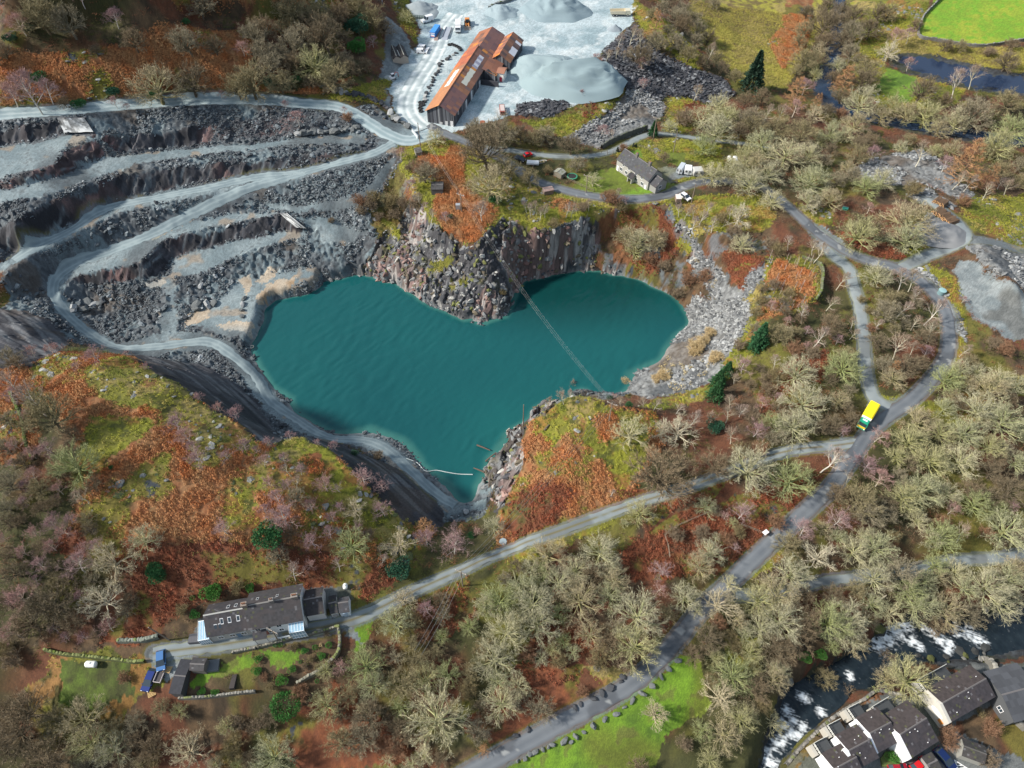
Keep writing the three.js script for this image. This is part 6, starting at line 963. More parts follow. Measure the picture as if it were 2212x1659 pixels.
// --- the long row house above the walled garden
{
  const a = at(460, 1386, 17.4), b = at(664, 1348, 17.4), L = Math.hypot(b[0] - a[0], b[1] - a[1]), turn = Math.atan2(-(b[1] - a[1]), b[0] - a[0]), h = thing('row_house', 'long white-fronted row house with dark slate roof above the walled garden', 'house', a[0], 17.4, a[1], turn), m = L * 0.44, white = [0.66, 0.68, 0.68];
  gableShell(h, 0, m, 0, -6.6, 3.8, 6.4, [0.42, 0.42, 0.40], slate(91, [0.064, 0.062, 0.072]), { mid: 0.52, ridgeC: [0.42, 0.42, 0.4] });
  gableShell(h, m + 0.02, L, 0.5, -7.2, 4.6, 7.6, white, slate(92, [0.075, 0.072, 0.078]), { ridgeC: [0.22, 0.21, 0.2] });
  gableShell(h, L + 0.5, L + 4.2, -0.6, -6.2, 3.3, 5.2, [0.55, 0.56, 0.56], slate(93, [0.058, 0.052, 0.055]), { over: 0.2 });
  chimney(h, m, 6.6, -3.4, 1.1, 0.8, 2, 3, [0.24, 0.2, 0.17]); chimney(h, lerp(m, L, 0.5), 7, -3.3, 0.9, 0.7, 1.6, 2, [0.2, 0.19, 0.18]); chimney(h, L - 0.8, 7, -3.3, 1.3, 0.8, 1.6, 4, [0.24, 0.22, 0.2]);
  const yl = (z) => lerp(3.8, 6.4, 1 - Math.abs(z + 3.43) / 3.3), yr = (z) => lerp(4.6, 7.6, 1 - Math.abs(z + 3.35) / 3.85);
  for (const x of [3.4, 5, 6.8]) skylight(h, x, -1.4, 0.7, 1.0, yl, 1); for (const x of [2.0, 2.9]) skylight(h, x, -0.7, 0.6, 0.9, yl, 1); for (const x of [4.6, 6.2, 7.8]) skylight(h, x, -5.4, 0.6, 1, yl, -1); skylight(h, m + 2.2, -5.4, 0.5, 0.8, yr, -1); skylight(h, m + 6.4, -5.2, 0.5, 0.7, yr, -1);
  for (const x of [2.2, 4.6, 7]) windowAt(h, x, 1.6, 0.01, 1.2, 1.2); for (const x of [m + 1.6, m + 3.8, m + 6, m + 8.4]) { windowAt(h, x, 3.3, 0.52, 1.1, 1.1); if (x > m + 2) windowAt(h, x, 1.1, 0.52, 1.1, 1.2); }
  doorAt(h, 5.9, -0.2, 0.02, 0.9, 2, [0.12, 0.2, 0.3]); doorAt(h, m + 2.7, -0.2, 0.52, 0.9, 2, [0.3, 0.1, 0.08]);
  const pc = new MB(); roofSheet(pc, [m + 0.3, 2.2, 2.3], [m + 3.2, 2.2, 2.3], [m + 3.2, 3, 0.5], [m + 0.3, 3, 0.5], 6, 4, slate(94)); pc.color(0.5, 0.5, 0.5); for (const x of [m + 0.5, m + 3]) pc.box(x, 0.6, 2.1, 0.15, 3, 0.15); pc.build('porch', mRoof, h);
  const rl = new MB().color(0.75, 0.77, 0.78); for (let x = m + 3.6; x < L - 3.4; x += 1) rl.box(x, 0.3, 2.2, 0.1, 1.4, 0.1); rl.box((m + 3.6 + L - 3.6) / 2, 1, 2.2, L - m - 7.2, 0.1, 0.1).box((m + 3.6 + L - 3.6) / 2, 0.5, 2.2, L - m - 7.2, 0.1, 0.1); rl.build('railing', mPaint, h);
  // glazed porches at both ends
  for (const [x0, x1, z0, z1, y, nm] of [[-2.3, -0.02, 0.2, -3.8, 2.4, 'conservatory'], [L - 3.2, L - 0.1, 2.4, 0.5, 2.9, 'sun_porch']]) {
    const f = new MB().color(0.84, 0.87, 0.9), n = 5; for (let i = 0; i <= n; i++) { const x = lerp(x0, x1, i / n); f.box(x, (y - 1) / 2, z0, 0.09, y + 1, 0.09); f.tube([[x, y, z0], [x, y + 0.7, z1]], 0.05, 4); } for (let i = 0; i <= 3; i++) { const z = lerp(z0, z1, i / 3); f.box(x0, (y - 1) / 2, z, 0.09, y + 1, 0.09); } for (const yy of [-0.6, 0.9, y]) { f.box((x0 + x1) / 2, yy, z0, x1 - x0, 0.12, 0.1); f.box(x0, yy, (z0 + z1) / 2, 0.1, 0.12, z0 - z1); } f.box((x0 + x1) / 2, y + 0.7, z1 + 0.05, x1 - x0, 0.12, 0.12); f.tube([[x0, y + 0.02, lerp(z0, z1, 0.5)], [x1, y + 0.37, lerp(z0, z1, 0.5)]], 0.05, 4);
    const fr = f.build(nm, mPaint, h), g = new MB().color(1, 1, 1); g.quad([x0, y + 0.0, z0], [x1, y + 0.0, z0], [x1, y + 0.66, z1], [x0, y + 0.66, z1]); g.quad([x0, -0.6, z0 - 0.02], [x1, -0.6, z0 - 0.02], [x1, y, z0 - 0.02], [x0, y, z0 - 0.02]); g.quad([x0 + 0.02, -0.6, z0], [x0 + 0.02, -0.6, z1], [x0 + 0.02, y, z1], [x0 + 0.02, y, z0]); g.build('glazing', new THREE.MeshPhysicalMaterial({ color: new THREE.Color().setRGB(0.30, 0.46, 0.58), roughness: 0.1, side: THREE.DoubleSide }), fr);
  }
}
function simpleShed(name, label, cat, tile, p1, p2, p3, hE, hG, eave, ridge, wallC, roofC, o = {}) { const p = plan(tile, p1, p2, p3, hE), s = thing(name, label, cat, p.x, hG, p.z, p.turn); gableShell(s, 0, p.w, 0, -p.d, eave, ridge, wallC, roofC, { over: 0.15, gov: 0.1, ...o }); if (o.door) doorAt(s, p.w * 0.5, -0.1, 0.02, 1, 1.9, o.door); if (o.win) windowAt(s, p.w * 0.75, 1.3, 0.01, 0.8, 0.8); return [s, p]; }
simpleShed('garden_shed', 'small grey shed with white gable at the right end of the row house', 'shed', [1, 3], [708, 312], [790, 300], [692, 190], 20, 16.6, 2.6, 3.9, [0.62, 0.68, 0.74], slate(101, [0.10, 0.105, 0.12]), { door: [0.4, 0.5, 0.6] });
simpleShed('outhouse', 'low outhouse with dark slate roof between row house and white-gabled shed', 'outhouse', [1, 3], [632, 322], [690, 308], [612, 180], 20, 16.6, 2.7, 3.7, [0.5, 0.5, 0.48], slate(102, [0.06, 0.058, 0.062]), { door: [0.3, 0.3, 0.3] });
simpleShed('black_garage', 'long black felt-roofed garage beside the two blue cars', 'garage', [0, 3], [1455, 1012], [1550, 1020], [1492, 722], 16.8, 14.4, 2.3, 2.8, [0.06, 0.06, 0.065], (s, t, i, j) => { const f = 0.85 + 0.3 * hash(i, j, 5), k = t < 0.99 && ((i + 1) % 9 === 0) ? 1.6 : 1; return [0.028 * f * k, 0.03 * f * k, 0.038 * f * k]; }, { mid: 0.5 });
simpleShed('grey_garden_hut', 'low grey-roofed hut on the paved corner of the walled garden', 'hut', [0, 3], [1628, 812], [1745, 818], [1636, 710], 18, 15.6, 2.1, 2.7, [0.14, 0.13, 0.12], slate(103, [0.085, 0.083, 0.088]), { mid: 0.45 });
simpleShed('green_hut', 'small green metal hut in the clearing above the road fork', 'hut', [3, 1], [645, 128], [690, 140], [640, 108], 21.6, 19.4, 2.2, 2.5, [0.03, 0.22, 0.17], () => [0.035, 0.26, 0.2], {});
simpleShed('pump_hut', 'tiny ruined stone hut on the mossy top of the spur', 'hut', [1, 0], [1372, 1322], [1425, 1312], [1345, 1282], 24, 22.6, 1.6, 2, [0.25, 0.24, 0.21], slate(104, [0.14, 0.13, 0.11]), {});
simpleShed('kennel_shed', 'mossy low shed under trees at the left of the cottage lawn', 'shed', [2, 0], [415, 1510], [455, 1480], [388, 1450], 21.5, 19.6, 2, 2.6, [0.2, 0.18, 0.14], (s, t, i, j) => mix([0.16, 0.17, 0.1], [0.3, 0.3, 0.26], hash(i, j, 6)), {});
simpleShed('verge_shed', 'brown sheet-roofed shelter on the left verge of the road below the cottage', 'shelter', [2, 0], [270, 1655], [350, 1640], [280, 1618], 21.5, 19.8, 2, 2.3, [0.2, 0.15, 0.12], (s, t, i, j) => mix([0.22, 0.14, 0.12], [0.3, 0.22, 0.2], hash(i, j, 7)), {});
simpleShed('crag_hut', 'ruined slate hut half hidden on the bracken of the spur', 'hut', [1, 0], [1500, 1625], [1600, 1625], [1480, 1560], 24, 22, 1.8, 2.3, [0.1, 0.1, 0.1], slate(105, [0.09, 0.09, 0.09]), {});
// --- terraced houses by the beck
function terraceHouse(label, p1, p2, p3, gable, o = {}) {
  const p = plan([3, 3], p1, p2, p3, 12.4), s = thing('terraced_house', label, 'house', p.x, 8, p.z, p.turn, 'terraced houses by the beck'), e = 4.4, r = 4.4 + p.d * 0.2, W = p.w, D = p.d, b = o.i ?? 1;
  gableShell(s, 0, W, 0, -D, e, r, gable, slate(110 + b, [0.066, 0.058, 0.066]), { roofBack: slate(130 + b, [0.078, 0.062, 0.06]), over: 0.3, gov: 0.05, ridgeC: [0.13, 0.12, 0.12] });
  // proud rendered gable leaf towards the beck, with its coping
  const g = new MB().color(...gable); g.prism([[0.3, -1.5], [-D * 0.62, -1.5], [-D * 0.62, e + (r - e) * 0.76], [-D / 2, r + 0.2], [0.3, e - 0.1]].map((q) => q), 'x', -0.75, -0.05); g.build('gable_wall', mWall, s);
  const R = rngOf(b * 7); for (let i = 0; i < 4; i++) { const x = W * (0.15 + 0.75 * R()), z = -D * (R() * 0.9 + 0.05), y = e + (r - e) * (1 - Math.abs(z + D / 2) / (D / 2)) + 0.14; const v = new MB().color(0.7, 0.7, 0.72).lathe(x, z, [[0.07, y], [0.07, y + 0.25], [0.1, y + 0.28], [0.02, y + 0.32]], 7); v.build('roof_vent', mPaint, s); }
  for (const x of [0.2, 0.5, 0.8]) windowAt(s, W * x, 2.4, 0.01, 1.3, 1.3);
  for (const x of [0.25, 0.7]) windowAt(s, W * x, 2.2, -D - 0.01, 1.4, 1.4, 'z', -1);
  doorAt(s, W * 0.35, -0.1, 0.02, 0.9, 2, [0.2, 0.2, 0.24]);
  if (!o.noterrace) { // dark balcony terrace with rails on the beck side
    const x0 = 0.6, x1 = W * 0.72, t = new MB().color(0.045, 0.05, 0.055).box((x0 + x1) / 2, 0.9, -D - 1.3, x1 - x0, 1.6, 2.5); t.build('terrace', mStone, s);
    const rl = new MB().color(0.72, 0.72, 0.66); for (const [a, c, u, v] of [[x0, -D - 0.1, x0, -D - 2.5], [x0, -D - 2.5, x1, -D - 2.5]]) { for (const y of [2.2, 2.65]) rl.tube([[a, y, c], [u, y, v]], 0.05, 4); const n = 4; for (let i = 0; i <= n; i++) rl.box(lerp(a, u, i / n), 2.2, lerp(c, v, i / n), 0.08, 1, 0.08); } rl.build('railing', mPaint, s);
    const pier = new MB().color(0.42, 0.4, 0.35); pier.jit = 0.1; pier.box(x0 - 0.6, 0.8, -D - 1.4, 0.7, 2.6, 2.2); pier.build('stone_pier', mStone, s);
  }
  if (o.panels) { const ov = new MB().color(0.85, 0.86, 0.88), zc = -D * 0.36, yc = 3.1, n = 14; for (let k = 0; k < n; k++) { const q = (t) => [-0.82, yc + Math.sin(t / n * 6.2832) * 0.7, zc + Math.cos(t / n * 6.2832) * 1.5]; ov.tri([-0.86, yc, zc], q(k), q(k + 1)); const a = q(k), c = q(k + 1); ov.quad(a, c, [-0.74, c[1], c[2]], [-0.74, a[1], a[2]]); } ov.build('oval_panel', mPaint, s); new MB().color(0.62, 0.24, 0.05).box(-0.8, 2.0, -D * 0.1, 0.1, 1.1, 1.1).build('orange_board', mPaint, s); }
  return [s, p];
}
const wht = [0.80, 0.81, 0.83];
terraceHouse('uppermost terraced house, its pale stone gable carrying a white oval panel and orange board', [1578, 1250], [1952, 1035], [1413, 967], [0.52, 0.50, 0.45], { i: 1, panels: true });
terraceHouse('terraced house with the broadest white gable, second down from the footpath wall', [1235, 1560], [1462, 1415], [1030, 1195], wht, { i: 2 });
terraceHouse('middle terraced house with a long curved white gable edge and roof behind a railed terrace', [950, 1515], [1130, 1418], [750, 1245], wht, { i: 3 });
terraceHouse('terraced house with a narrow white gable, fourth down from the footpath wall', [765, 1660], [950, 1560], [575, 1395], wht, { i: 4 });
terraceHouse('lowest terraced house cut by the lower picture edge, white gable towards the beck', [640, 1815], [830, 1710], [435, 1565], wht, { i: 5 });
{ const [s] = simpleShed('metal_roof_house', 'dark sheet-roofed building at the far right behind the footpath wall', 'house', [3, 3], [2125, 1262], [2420, 1180], [1990, 800], 12.2, 8, 4, 5.4, [0.08, 0.085, 0.09], (a, b, i, j) => { const f = 0.8 + 0.4 * hash(Math.floor(i / 2), Math.floor(j / 3), 17); return [0.062 * f, 0.066 * f, 0.075 * f]; }, {}); for (const z of [-3, -6]) windowAt(s, -0.01, 2.2, z, 1.3, 1.3, 'x', -1); }
simpleShed('slate_garage', 'little square slate-roofed garage beside the dark blue car', 'garage', [3, 3], [1678, 1548], [1868, 1618], [1716, 1418], 10.6, 8, 2.4, 3.2, [0.3, 0.3, 0.27], slate(141, [0.07, 0.066, 0.062]), { ridgeC: [0.09, 0.085, 0.08] });
simpleShed('carport', 'narrow slate-roofed carport next to the red car', 'carport', [3, 3], [1420, 1700], [1500, 1660], [1345, 1560], 10.6, 8, 2.3, 2.6, [0.25, 0.25, 0.24], slate(142, [0.07, 0.066, 0.062]), {});

// ---------------------------------------------------------------- vehicles
function wheelAt(root, x, y, z, r, w) { const t = new MB().color(1, 1, 1), n = 12, P = (k, q, rr) => [x + Math.cos(k / n * 6.2832) * rr, y + Math.sin(k / n * 6.2832) * rr, z + q]; for (let k = 0; k < n; k++) { t.quad(P(k, -w / 2, r), P(k + 1, -w / 2, r), P(k + 1, w / 2, r), P(k, w / 2, r)); for (const q of [-w / 2, w / 2]) t.quad(P(k, q, r), P(k + 1, q, r), P(k + 1, q, r * 0.6), P(k, q, r * 0.6)); } const o = t.build('wheel', mRubber, root), m = new MB().color(0.4, 0.4, 0.42); for (let k = 0; k < n; k++) for (const q of [-w / 2 + 0.02, w / 2 - 0.02]) m.tri([x, y, z + q], P(k, q, r * 0.6), P(k + 1, q, r * 0.6)); m.build('hubcap', mMetal, o); }
// car along +x (front), profile pushed across with drawn-in roof
function car(name, label, cat, x, z, y, turn, L, W, Hh, col, kind, group) {
  const c = thing(name, label, cat, x, y, z, turn, group), b = new MB().color(...col), w = W / 2, wr = kind === 'van' ? 0.36 : 0.32, sill = 0.28;
  const belt = kind === 'van' ? Hh * 0.52 : Hh * 0.6, hood = kind === 'van' ? 0.34 : 0.24, hh = kind === 'van' ? Hh * 0.5 : Hh * 0.56;
  const low = [[-L / 2, sill], [L / 2 - 0.05, sill], [L / 2, 0.5], [L / 2 - 0.06, hh], [L / 2 - L * hood * 0.8, belt], [-L / 2 + 0.05, belt], [-L / 2, belt - 0.25]];
  b.prism(low, 'z', -w, w); b.build('body', mCar, c);
  const f0 = L / 2 - L * hood * 0.8, f1 = kind === 'van' ? L / 2 - L * hood * 1.1 : L / 2 - L * 0.44, r0 = kind === 'van' ? -L / 2 + 0.03 : -L / 2 + 0.12, r1 = kind === 'van' ? -L / 2 + 0.05 : kind === 'estate' ? -L / 2 + L * 0.13 : -L / 2 + L * 0.2, k = kind === 'van' ? 0.06 : 0.16, y1 = Hh;
  const V = (u, yy, s) => [u, yy, s], roof = new MB().color(...col), gl = new MB();
  roof.quad(V(f1, y1, w - k), V(r1, y1, w - k), V(r1, y1, -w + k), V(f1, y1, -w + k));
  for (const s of [1, -1]) { const A = V(f0, belt, s * w), B = V(f1, y1, s * (w - k)), C2 = V(r1, y1, s * (w - k)), D2 = V(r0, belt, s * w), M = (p, q, t) => [0, 1, 2].map((i) => lerp(p[i], q[i], t)); const g0 = kind === 'van' ? 0.72 : 0.04; roof.quad(A, B, M(B, C2, 0.05), M(A, D2, 0.05)); if (kind === 'van') { roof.quad(M(A, D2, 0.3), M(B, C2, 0.3), C2, D2); gl.quad(M(A, D2, 0.05), M(B, C2, 0.05), M(B, C2, 0.3), M(A, D2, 0.3)); } else { gl.quad(M(A, D2, 0.05), M(B, C2, 0.05), M(B, C2, 0.95), M(A, D2, 0.95)); roof.quad(M(A, D2, 0.95), M(B, C2, 0.95), C2, D2); } }
  roof.build('roof', mCar, c);
  gl.quad(V(f0, belt, w - 0.04), V(f0, belt, -w + 0.04), V(f1, y1 - 0.02, -w + k), V(f1, y1 - 0.02, w - k)); if (kind !== 'van') gl.quad(V(r0, belt, w - 0.04), V(r1, y1 - 0.02, w - k), V(r1, y1 - 0.02, -w + k), V(r0, belt, -w + 0.04)); else { const q = new MB().color(...col); q.quad(V(r0, belt, w), V(r1, y1, w - k), V(r1, y1, -w + k), V(r0, belt, -w)); q.build('rear_door', mCar, c); }
  gl.build('window', mGlass, c);
  for (const [sx, sz] of [[1, 1], [1, -1], [-1, 1], [-1, -1]]) wheelAt(c, sx * L * 0.31, wr, sz * (w - 0.1), wr, 0.24);
  for (const s of [1, -1]) { new MB().color(0.85, 0.87, 0.9).box(L / 2 - 0.06, hh - 0.12, s * (w - 0.25), 0.14, 0.16, 0.34).build('headlight', mPaint, c); new MB().color(0.5, 0.03, 0.03).box(-L / 2 + 0.02, belt - 0.2, s * (w - 0.14), 0.1, 0.3, 0.16).build('tail_light', mPaint, c); new MB().color(...col).box(f0 - 0.35, belt + 0.08, s * (w + 0.08), 0.16, 0.14, 0.18).build('mirror', mCar, c); }
  for (const s of [L / 2 - 0.02, -L / 2 + 0.02]) new MB().color(0.03, 0.03, 0.035).box(s, 0.4, 0, 0.12, 0.2, W - 0.1).build('bumper', mRubber, c);
  return c;
}
// front and rear survey pixels give place and heading
function carAt(name, label, cat, tile, front, rear, h, L, W, Hh, col, kind, group) { const a = at(...tq(...tile, ...front), h + Hh * 0.5), b = at(...tq(...tile, ...rear), h + Hh * 0.5), x = (a[0] + b[0]) / 2, z = (a[1] + b[1]) / 2; return car(name, label, cat, x, z, Hs(x, z) + 0.06, Math.atan2(-(a[1] - b[1]), a[0] - b[0]), L, W, Hh, col, kind, group); }
const cw = [0.8, 0.81, 0.82];
carAt('parked_car', 'light blue estate car parked nearest the row house track', 'car', [0, 3], [1385, 800], [1385, 670], 16.2, 4.5, 1.8, 1.5, [0.06, 0.16, 0.36], 'estate');
carAt('parked_car', 'glossy dark blue car parked on the grass left of the trailer', 'car', [0, 3], [1240, 960], [1305, 815], 15.6, 4.9, 1.85, 1.42, [0.012, 0.03, 0.16], 'saloon');
carAt('parked_car', 'dark blue estate car parked beside the little slate garage', 'car', [3, 3], [1580, 1640], [1475, 1520], 8, 4.7, 1.85, 1.5, [0.008, 0.02, 0.085], 'estate');
carAt('parked_car', 'bright red car under the carport edge at the lower border', 'car', [3, 3], [1330, 1605], [1275, 1650], 8, 4, 1.75, 1.45, [0.6, 0.012, 0.015], 'saloon');
carAt('parked_car', 'deep red car mostly cut off below the rounded garden bed', 'car', [3, 3], [1160, 1662], [1090, 1668], 8, 4, 1.75, 1.45, [0.30, 0.008, 0.02], 'saloon');
carAt('panel_van', 'white panel van parked beside the grey bag stacks at the top of the yard', 'van', [1, 0], [1425, 175], [1508, 150], 22, 5.6, 2.1, 2.5, cw, 'van');
carAt('small_van', 'white van in front of another near the yard entrance', 'van', [1, 0], [1462, 432], [1384, 428], 22.4, 4.6, 1.9, 1.9, cw, 'van');
carAt('small_van', 'white van parked behind its twin near the yard entrance', 'van', [1, 0], [1472, 408], [1402, 396], 22.4, 4.6, 1.9, 1.9, cw, 'van');
carAt('parked_car', 'white car with dark roof bars beside the square pale box on the road verge', 'car', [2, 1], [1512, 40], [1455, 0], 20.2, 4.3, 1.8, 1.5, cw, 'estate');
carAt('parked_car', 'black car parked under the trees left of the red car cover', 'car', [2, 0], [95, 1385], [20, 1350], 20.4, 4.4, 1.8, 1.45, [0.02, 0.022, 0.03], 'saloon');
carAt('parked_car', 'small bright red car beside the lane junction', 'car', [2, 0], [150, 1325], [105, 1340], 20.2, 3.2, 1.6, 1.4, [0.7, 0.01, 0.015], 'saloon');
carAt('small_van', 'white van at the right end of the timber barn', 'van', [1, 0], [2205, 440], [2175, 455], 22.2, 4.2, 1.8, 1.9, cw, 'van');

// the yellow lorry
{
  const f = at(...tq(3, 2, 812, 362), 21.5), r = at(...tq(3, 2, 905, 205), 21.5), x = (f[0] + r[0]) / 2, z = (f[1] + r[1]) / 2, L = 8.2, c = thing('yellow_lorry', 'yellow-roofed box lorry with green cab at the road junction', 'lorry', x, Hs(x, z) + 0.06, z, Math.atan2(-(f[1] - r[1]), f[0] - r[0])), W = 2.5;
  new MB().color(0.08, 0.08, 0.08).box(0, 0.75, 0, L - 0.4, 0.3, 1.1).build('chassis', mMetal, c);
  const bx = new MB().color(0.78, 0.55, 0.02).box(-1.15, 2.0, 0, 5.7, 2.2, W); bx.build('cargo_box', mPaint, c); const tp = new MB().color(0.92, 0.70, 0.012); tp.prism([[-W / 2 - 0.04, 3.08], [W / 2 + 0.04, 3.08], [W / 2 - 0.25, 3.3], [-W / 2 + 0.25, 3.3]], 'x', -4.05, 1.74); tp.build('box_roof', mPaint, c);
  for (let i = 1; i < 4; i++) new MB().color(0.7, 0.5, 0.01).box(-4 + i * 1.4, 3.31, 0, 0.05, 0.03, W - 0.5).build('roof_seam', mPaint, c);
  new MB().color(0.85, 0.86, 0.86).box(1.86, 2.2, 0, 0.22, 1.9, W - 0.1, 0.05).build('headboard', mPaint, c);
  const cb = new MB().color(0.02, 0.30, 0.16); cb.prism([[2.05, 0.6], [3.95, 0.6], [4.0, 1.6], [3.7, 2.55], [2.05, 2.6]], 'z', -1.15, 1.15); cb.build('cab', mCar, c); new MB().color(0.02, 0.34, 0.19).box(2.85, 2.66, 0, 1.5, 0.14, 2.1, 0.05).build('cab_roof', mCar, c); new MB().color(0.85, 0.9, 0.9).box(2.75, 2.8, 0, 0.4, 0.16, 1.2, 0.04).build('light_bar', mPaint, c);
  const g = new MB(); g.quad([4.02, 1.65, 1.0], [4.02, 1.65, -1.0], [3.74, 2.5, -1.0], [3.74, 2.5, 1.0]); g.build('windscreen', mGlass, c); for (const s of [1, -1]) { const q = new MB(); q.quad([2.5, 1.65, s * 1.165], [3.75, 1.65, s * 1.165], [3.55, 2.4, s * 1.165], [2.5, 2.4, s * 1.165]); q.build('window', mGlass, c); }
  new MB().color(0.8, 0.5, 0.03).box(4.03, 1.2, 0, 0.1, 0.6, 2.1).build('front_panel', mPaint, c); new MB().color(0.02, 0.28, 0.15).box(4.08, 0.7, 0, 0.2, 0.35, 2.35, 0.04).build('bumper', mPaint, c);
  for (const s of [1, -1]) { new MB().color(0.9, 0.9, 0.85).box(4.15, 0.9, s * 0.9, 0.12, 0.2, 0.3).build('headlight', mPaint, c); new MB().color(0.03, 0.03, 0.03).box(3.7, 2.0, s * 1.4, 0.1, 0.5, 0.2).build('mirror', mRubber, c); for (const x of [3.1, -2.6]) wheelAt(c, x, 0.46, s * 1.0, 0.46, 0.34); }
}
// blue container office, weighbridge decks, machines
function boxThing(name, label, cat, tile, p1, p2, p3, hT, hG, col, o = {}) { const p = plan(tile, p1, p2, p3, hT), c = thing(name, label, cat, p.x, hG, p.z, p.turn), H2 = hT - hG, w = p.w, d = p.d; const b = new MB().color(...col); b.jit = 0.05; b.box(w / 2, H2 / 2 + 0.1, -d / 2, w, H2 - 0.2, d, 0.05); b.build('body', mPaint, c); return [c, w, d, H2]; }
{ const [c, w, d, H2] = boxThing('site_container', 'bright blue site container with white sign on its end beside the weighbridge', 'container', [1, 0], [1488, 272], [1535, 278], [1522, 205], 24.6, 22, [0.02, 0.20, 0.58]);
  const rb = new MB().color(0.10, 0.35, 0.72); for (let i = 0; i < 14; i++) rb.box(w / 2, H2 + 0.02, -d * (i + 0.5) / 14, w - 0.2, 0.05, d / 28); rb.build('roof_rib', mPaint, c); new MB().color(0.85, 0.84, 0.84).box(w * 0.5, H2 * 0.4, 0.03, w * 0.7, H2 * 0.34, 0.05).build('sign', mPaint, c); new MB().color(0.75, 0.08, 0.12).box(w * 0.5, H2 * 0.28, 0.06, w * 0.5, H2 * 0.07, 0.03).build('sign_stripe', mPaint, c); new MB().color(0.75, 0.8, 0.85).box(w * 0.5, H2 * 0.78, 0.03, w * 0.8, H2 * 0.12, 0.05).build('name_board', mPaint, c); for (const x of [0.05, w - 0.05]) new MB().color(0.02, 0.14, 0.42).box(x, H2 / 2, 0.02, 0.1, H2, 0.1).build('corner_post', mPaint, c); }
function deck(label, tile, p1, p2, w) { const a = at(...tq(...tile, ...p1), 22.5), b = at(...tq(...tile, ...p2), 22.5), L = Math.hypot(b[0] - a[0], b[1] - a[1]), c = thing('weighbridge_deck', label, 'ramp', a[0], 22, a[1], Math.atan2(-(b[1] - a[1]), b[0] - a[0])); const m = new MB().color(0.42, 0.45, 0.5); m.prism([[0, -0.3], [L, -0.3], [L, 0.05], [L - 1.4, 0.5], [1.4, 0.5], [0, 0.05]], 'z', -w / 2, w / 2); m.build('deck', mMetal, c); for (const s of [1, -1]) { const r = new MB().color(0.3, 0.31, 0.34); r.box(L / 2, 0.62, s * (w / 2 + 0.06), L - 2.6, 0.5, 0.14); r.build('side_rail', mMetal, c); } return c; }
deck('grey steel ramp nearer the white lorry in the yard', [1, 0], [1615, 335], [1660, 222], 2.4); deck('brown steel ramp beside the blue site container', [1, 0], [1540, 340], [1585, 232], 1.6).children[0].material = vcol(0.8, { color: new THREE.Color().setRGB(0.7, 0.45, 0.35) });
function lorryLike(name, label, cat, tile, front, rear, h, L, W, cabC, bodyC, bodyH, tippy) { const f = at(...tq(...tile, ...front), h + 1.3), r = at(...tq(...tile, ...rear), h + 1.3), x = (f[0] + r[0]) / 2, z = (f[1] + r[1]) / 2, c = thing(name, label, cat, x, Hs(x, z) + 0.05, z, Math.atan2(-(f[1] - r[1]), f[0] - r[0])), cl = L * 0.26; new MB().color(0.07, 0.07, 0.07).box(0, 0.8, 0, L * 0.95, 0.3, W * 0.5).build('chassis', mMetal, c); const cb = new MB().color(...cabC); cb.prism([[L / 2 - cl, 0.7], [L / 2, 0.7], [L / 2, 1.7], [L / 2 - 0.3, 2.6], [L / 2 - cl, 2.6]], 'z', -W / 2 + 0.05, W / 2 - 0.05); cb.build('cab', mCar, c); const g = new MB(); g.quad([L / 2 + 0.02, 1.7, W / 2 - 0.15], [L / 2 + 0.02, 1.7, -W / 2 + 0.15], [L / 2 - 0.27, 2.5, -W / 2 + 0.15], [L / 2 - 0.27, 2.5, W / 2 - 0.15]); g.build('windscreen', mGlass, c); const bd = new MB().color(...bodyC), x0 = -L / 2, x1 = L / 2 - cl - 0.15; if (tippy) { bd.prism([[x0, 1.2], [x1, 1.0], [x1 + 0.2, 1 + bodyH], [x0 - 0.5, 1 + bodyH * 0.9]], 'z', -W / 2, -W / 2 + 0.12); bd.prism([[x0, 1.2], [x1, 1.0], [x1 + 0.2, 1 + bodyH], [x0 - 0.5, 1 + bodyH * 0.9]], 'z', W / 2 - 0.12, W / 2); bd.box((x0 + x1) / 2, 1.1, 0, x1 - x0, 0.2, W - 0.25).box(x1, 1 + bodyH / 2, 0, 0.15, bodyH, W - 0.25); } else bd.box((x0 + x1) / 2, 1 + bodyH / 2, 0, x1 - x0, bodyH, W, 0.06); bd.build('load_body', mPaint, c); for (const s of [1, -1]) { for (const xx of [L * 0.36, -L * 0.2, -L * 0.36]) wheelAt(c, xx, 0.55, s * (W / 2 - 0.25), 0.55, 0.4); new MB().color(0.9, 0.9, 0.85).box(L / 2 + 0.02, 0.95, s * W * 0.36, 0.1, 0.18, 0.28).build('headlight', mPaint, c); } return c; }
lorryLike('white_lorry', 'white box lorry parked in the pale yard left of the orange loader', 'lorry', [1, 0], [1732, 262], [1736, 205], 22, 7.5, 2.4, cw, [0.72, 0.73, 0.74], 2);
lorryLike('dump_truck', 'cream dump truck standing at the far edge of the bright yard', 'dump truck', [2, 0], [970, 108], [880, 108], 22, 9, 2.9, [0.62, 0.58, 0.45], [0.62, 0.56, 0.42], 1.5, true);
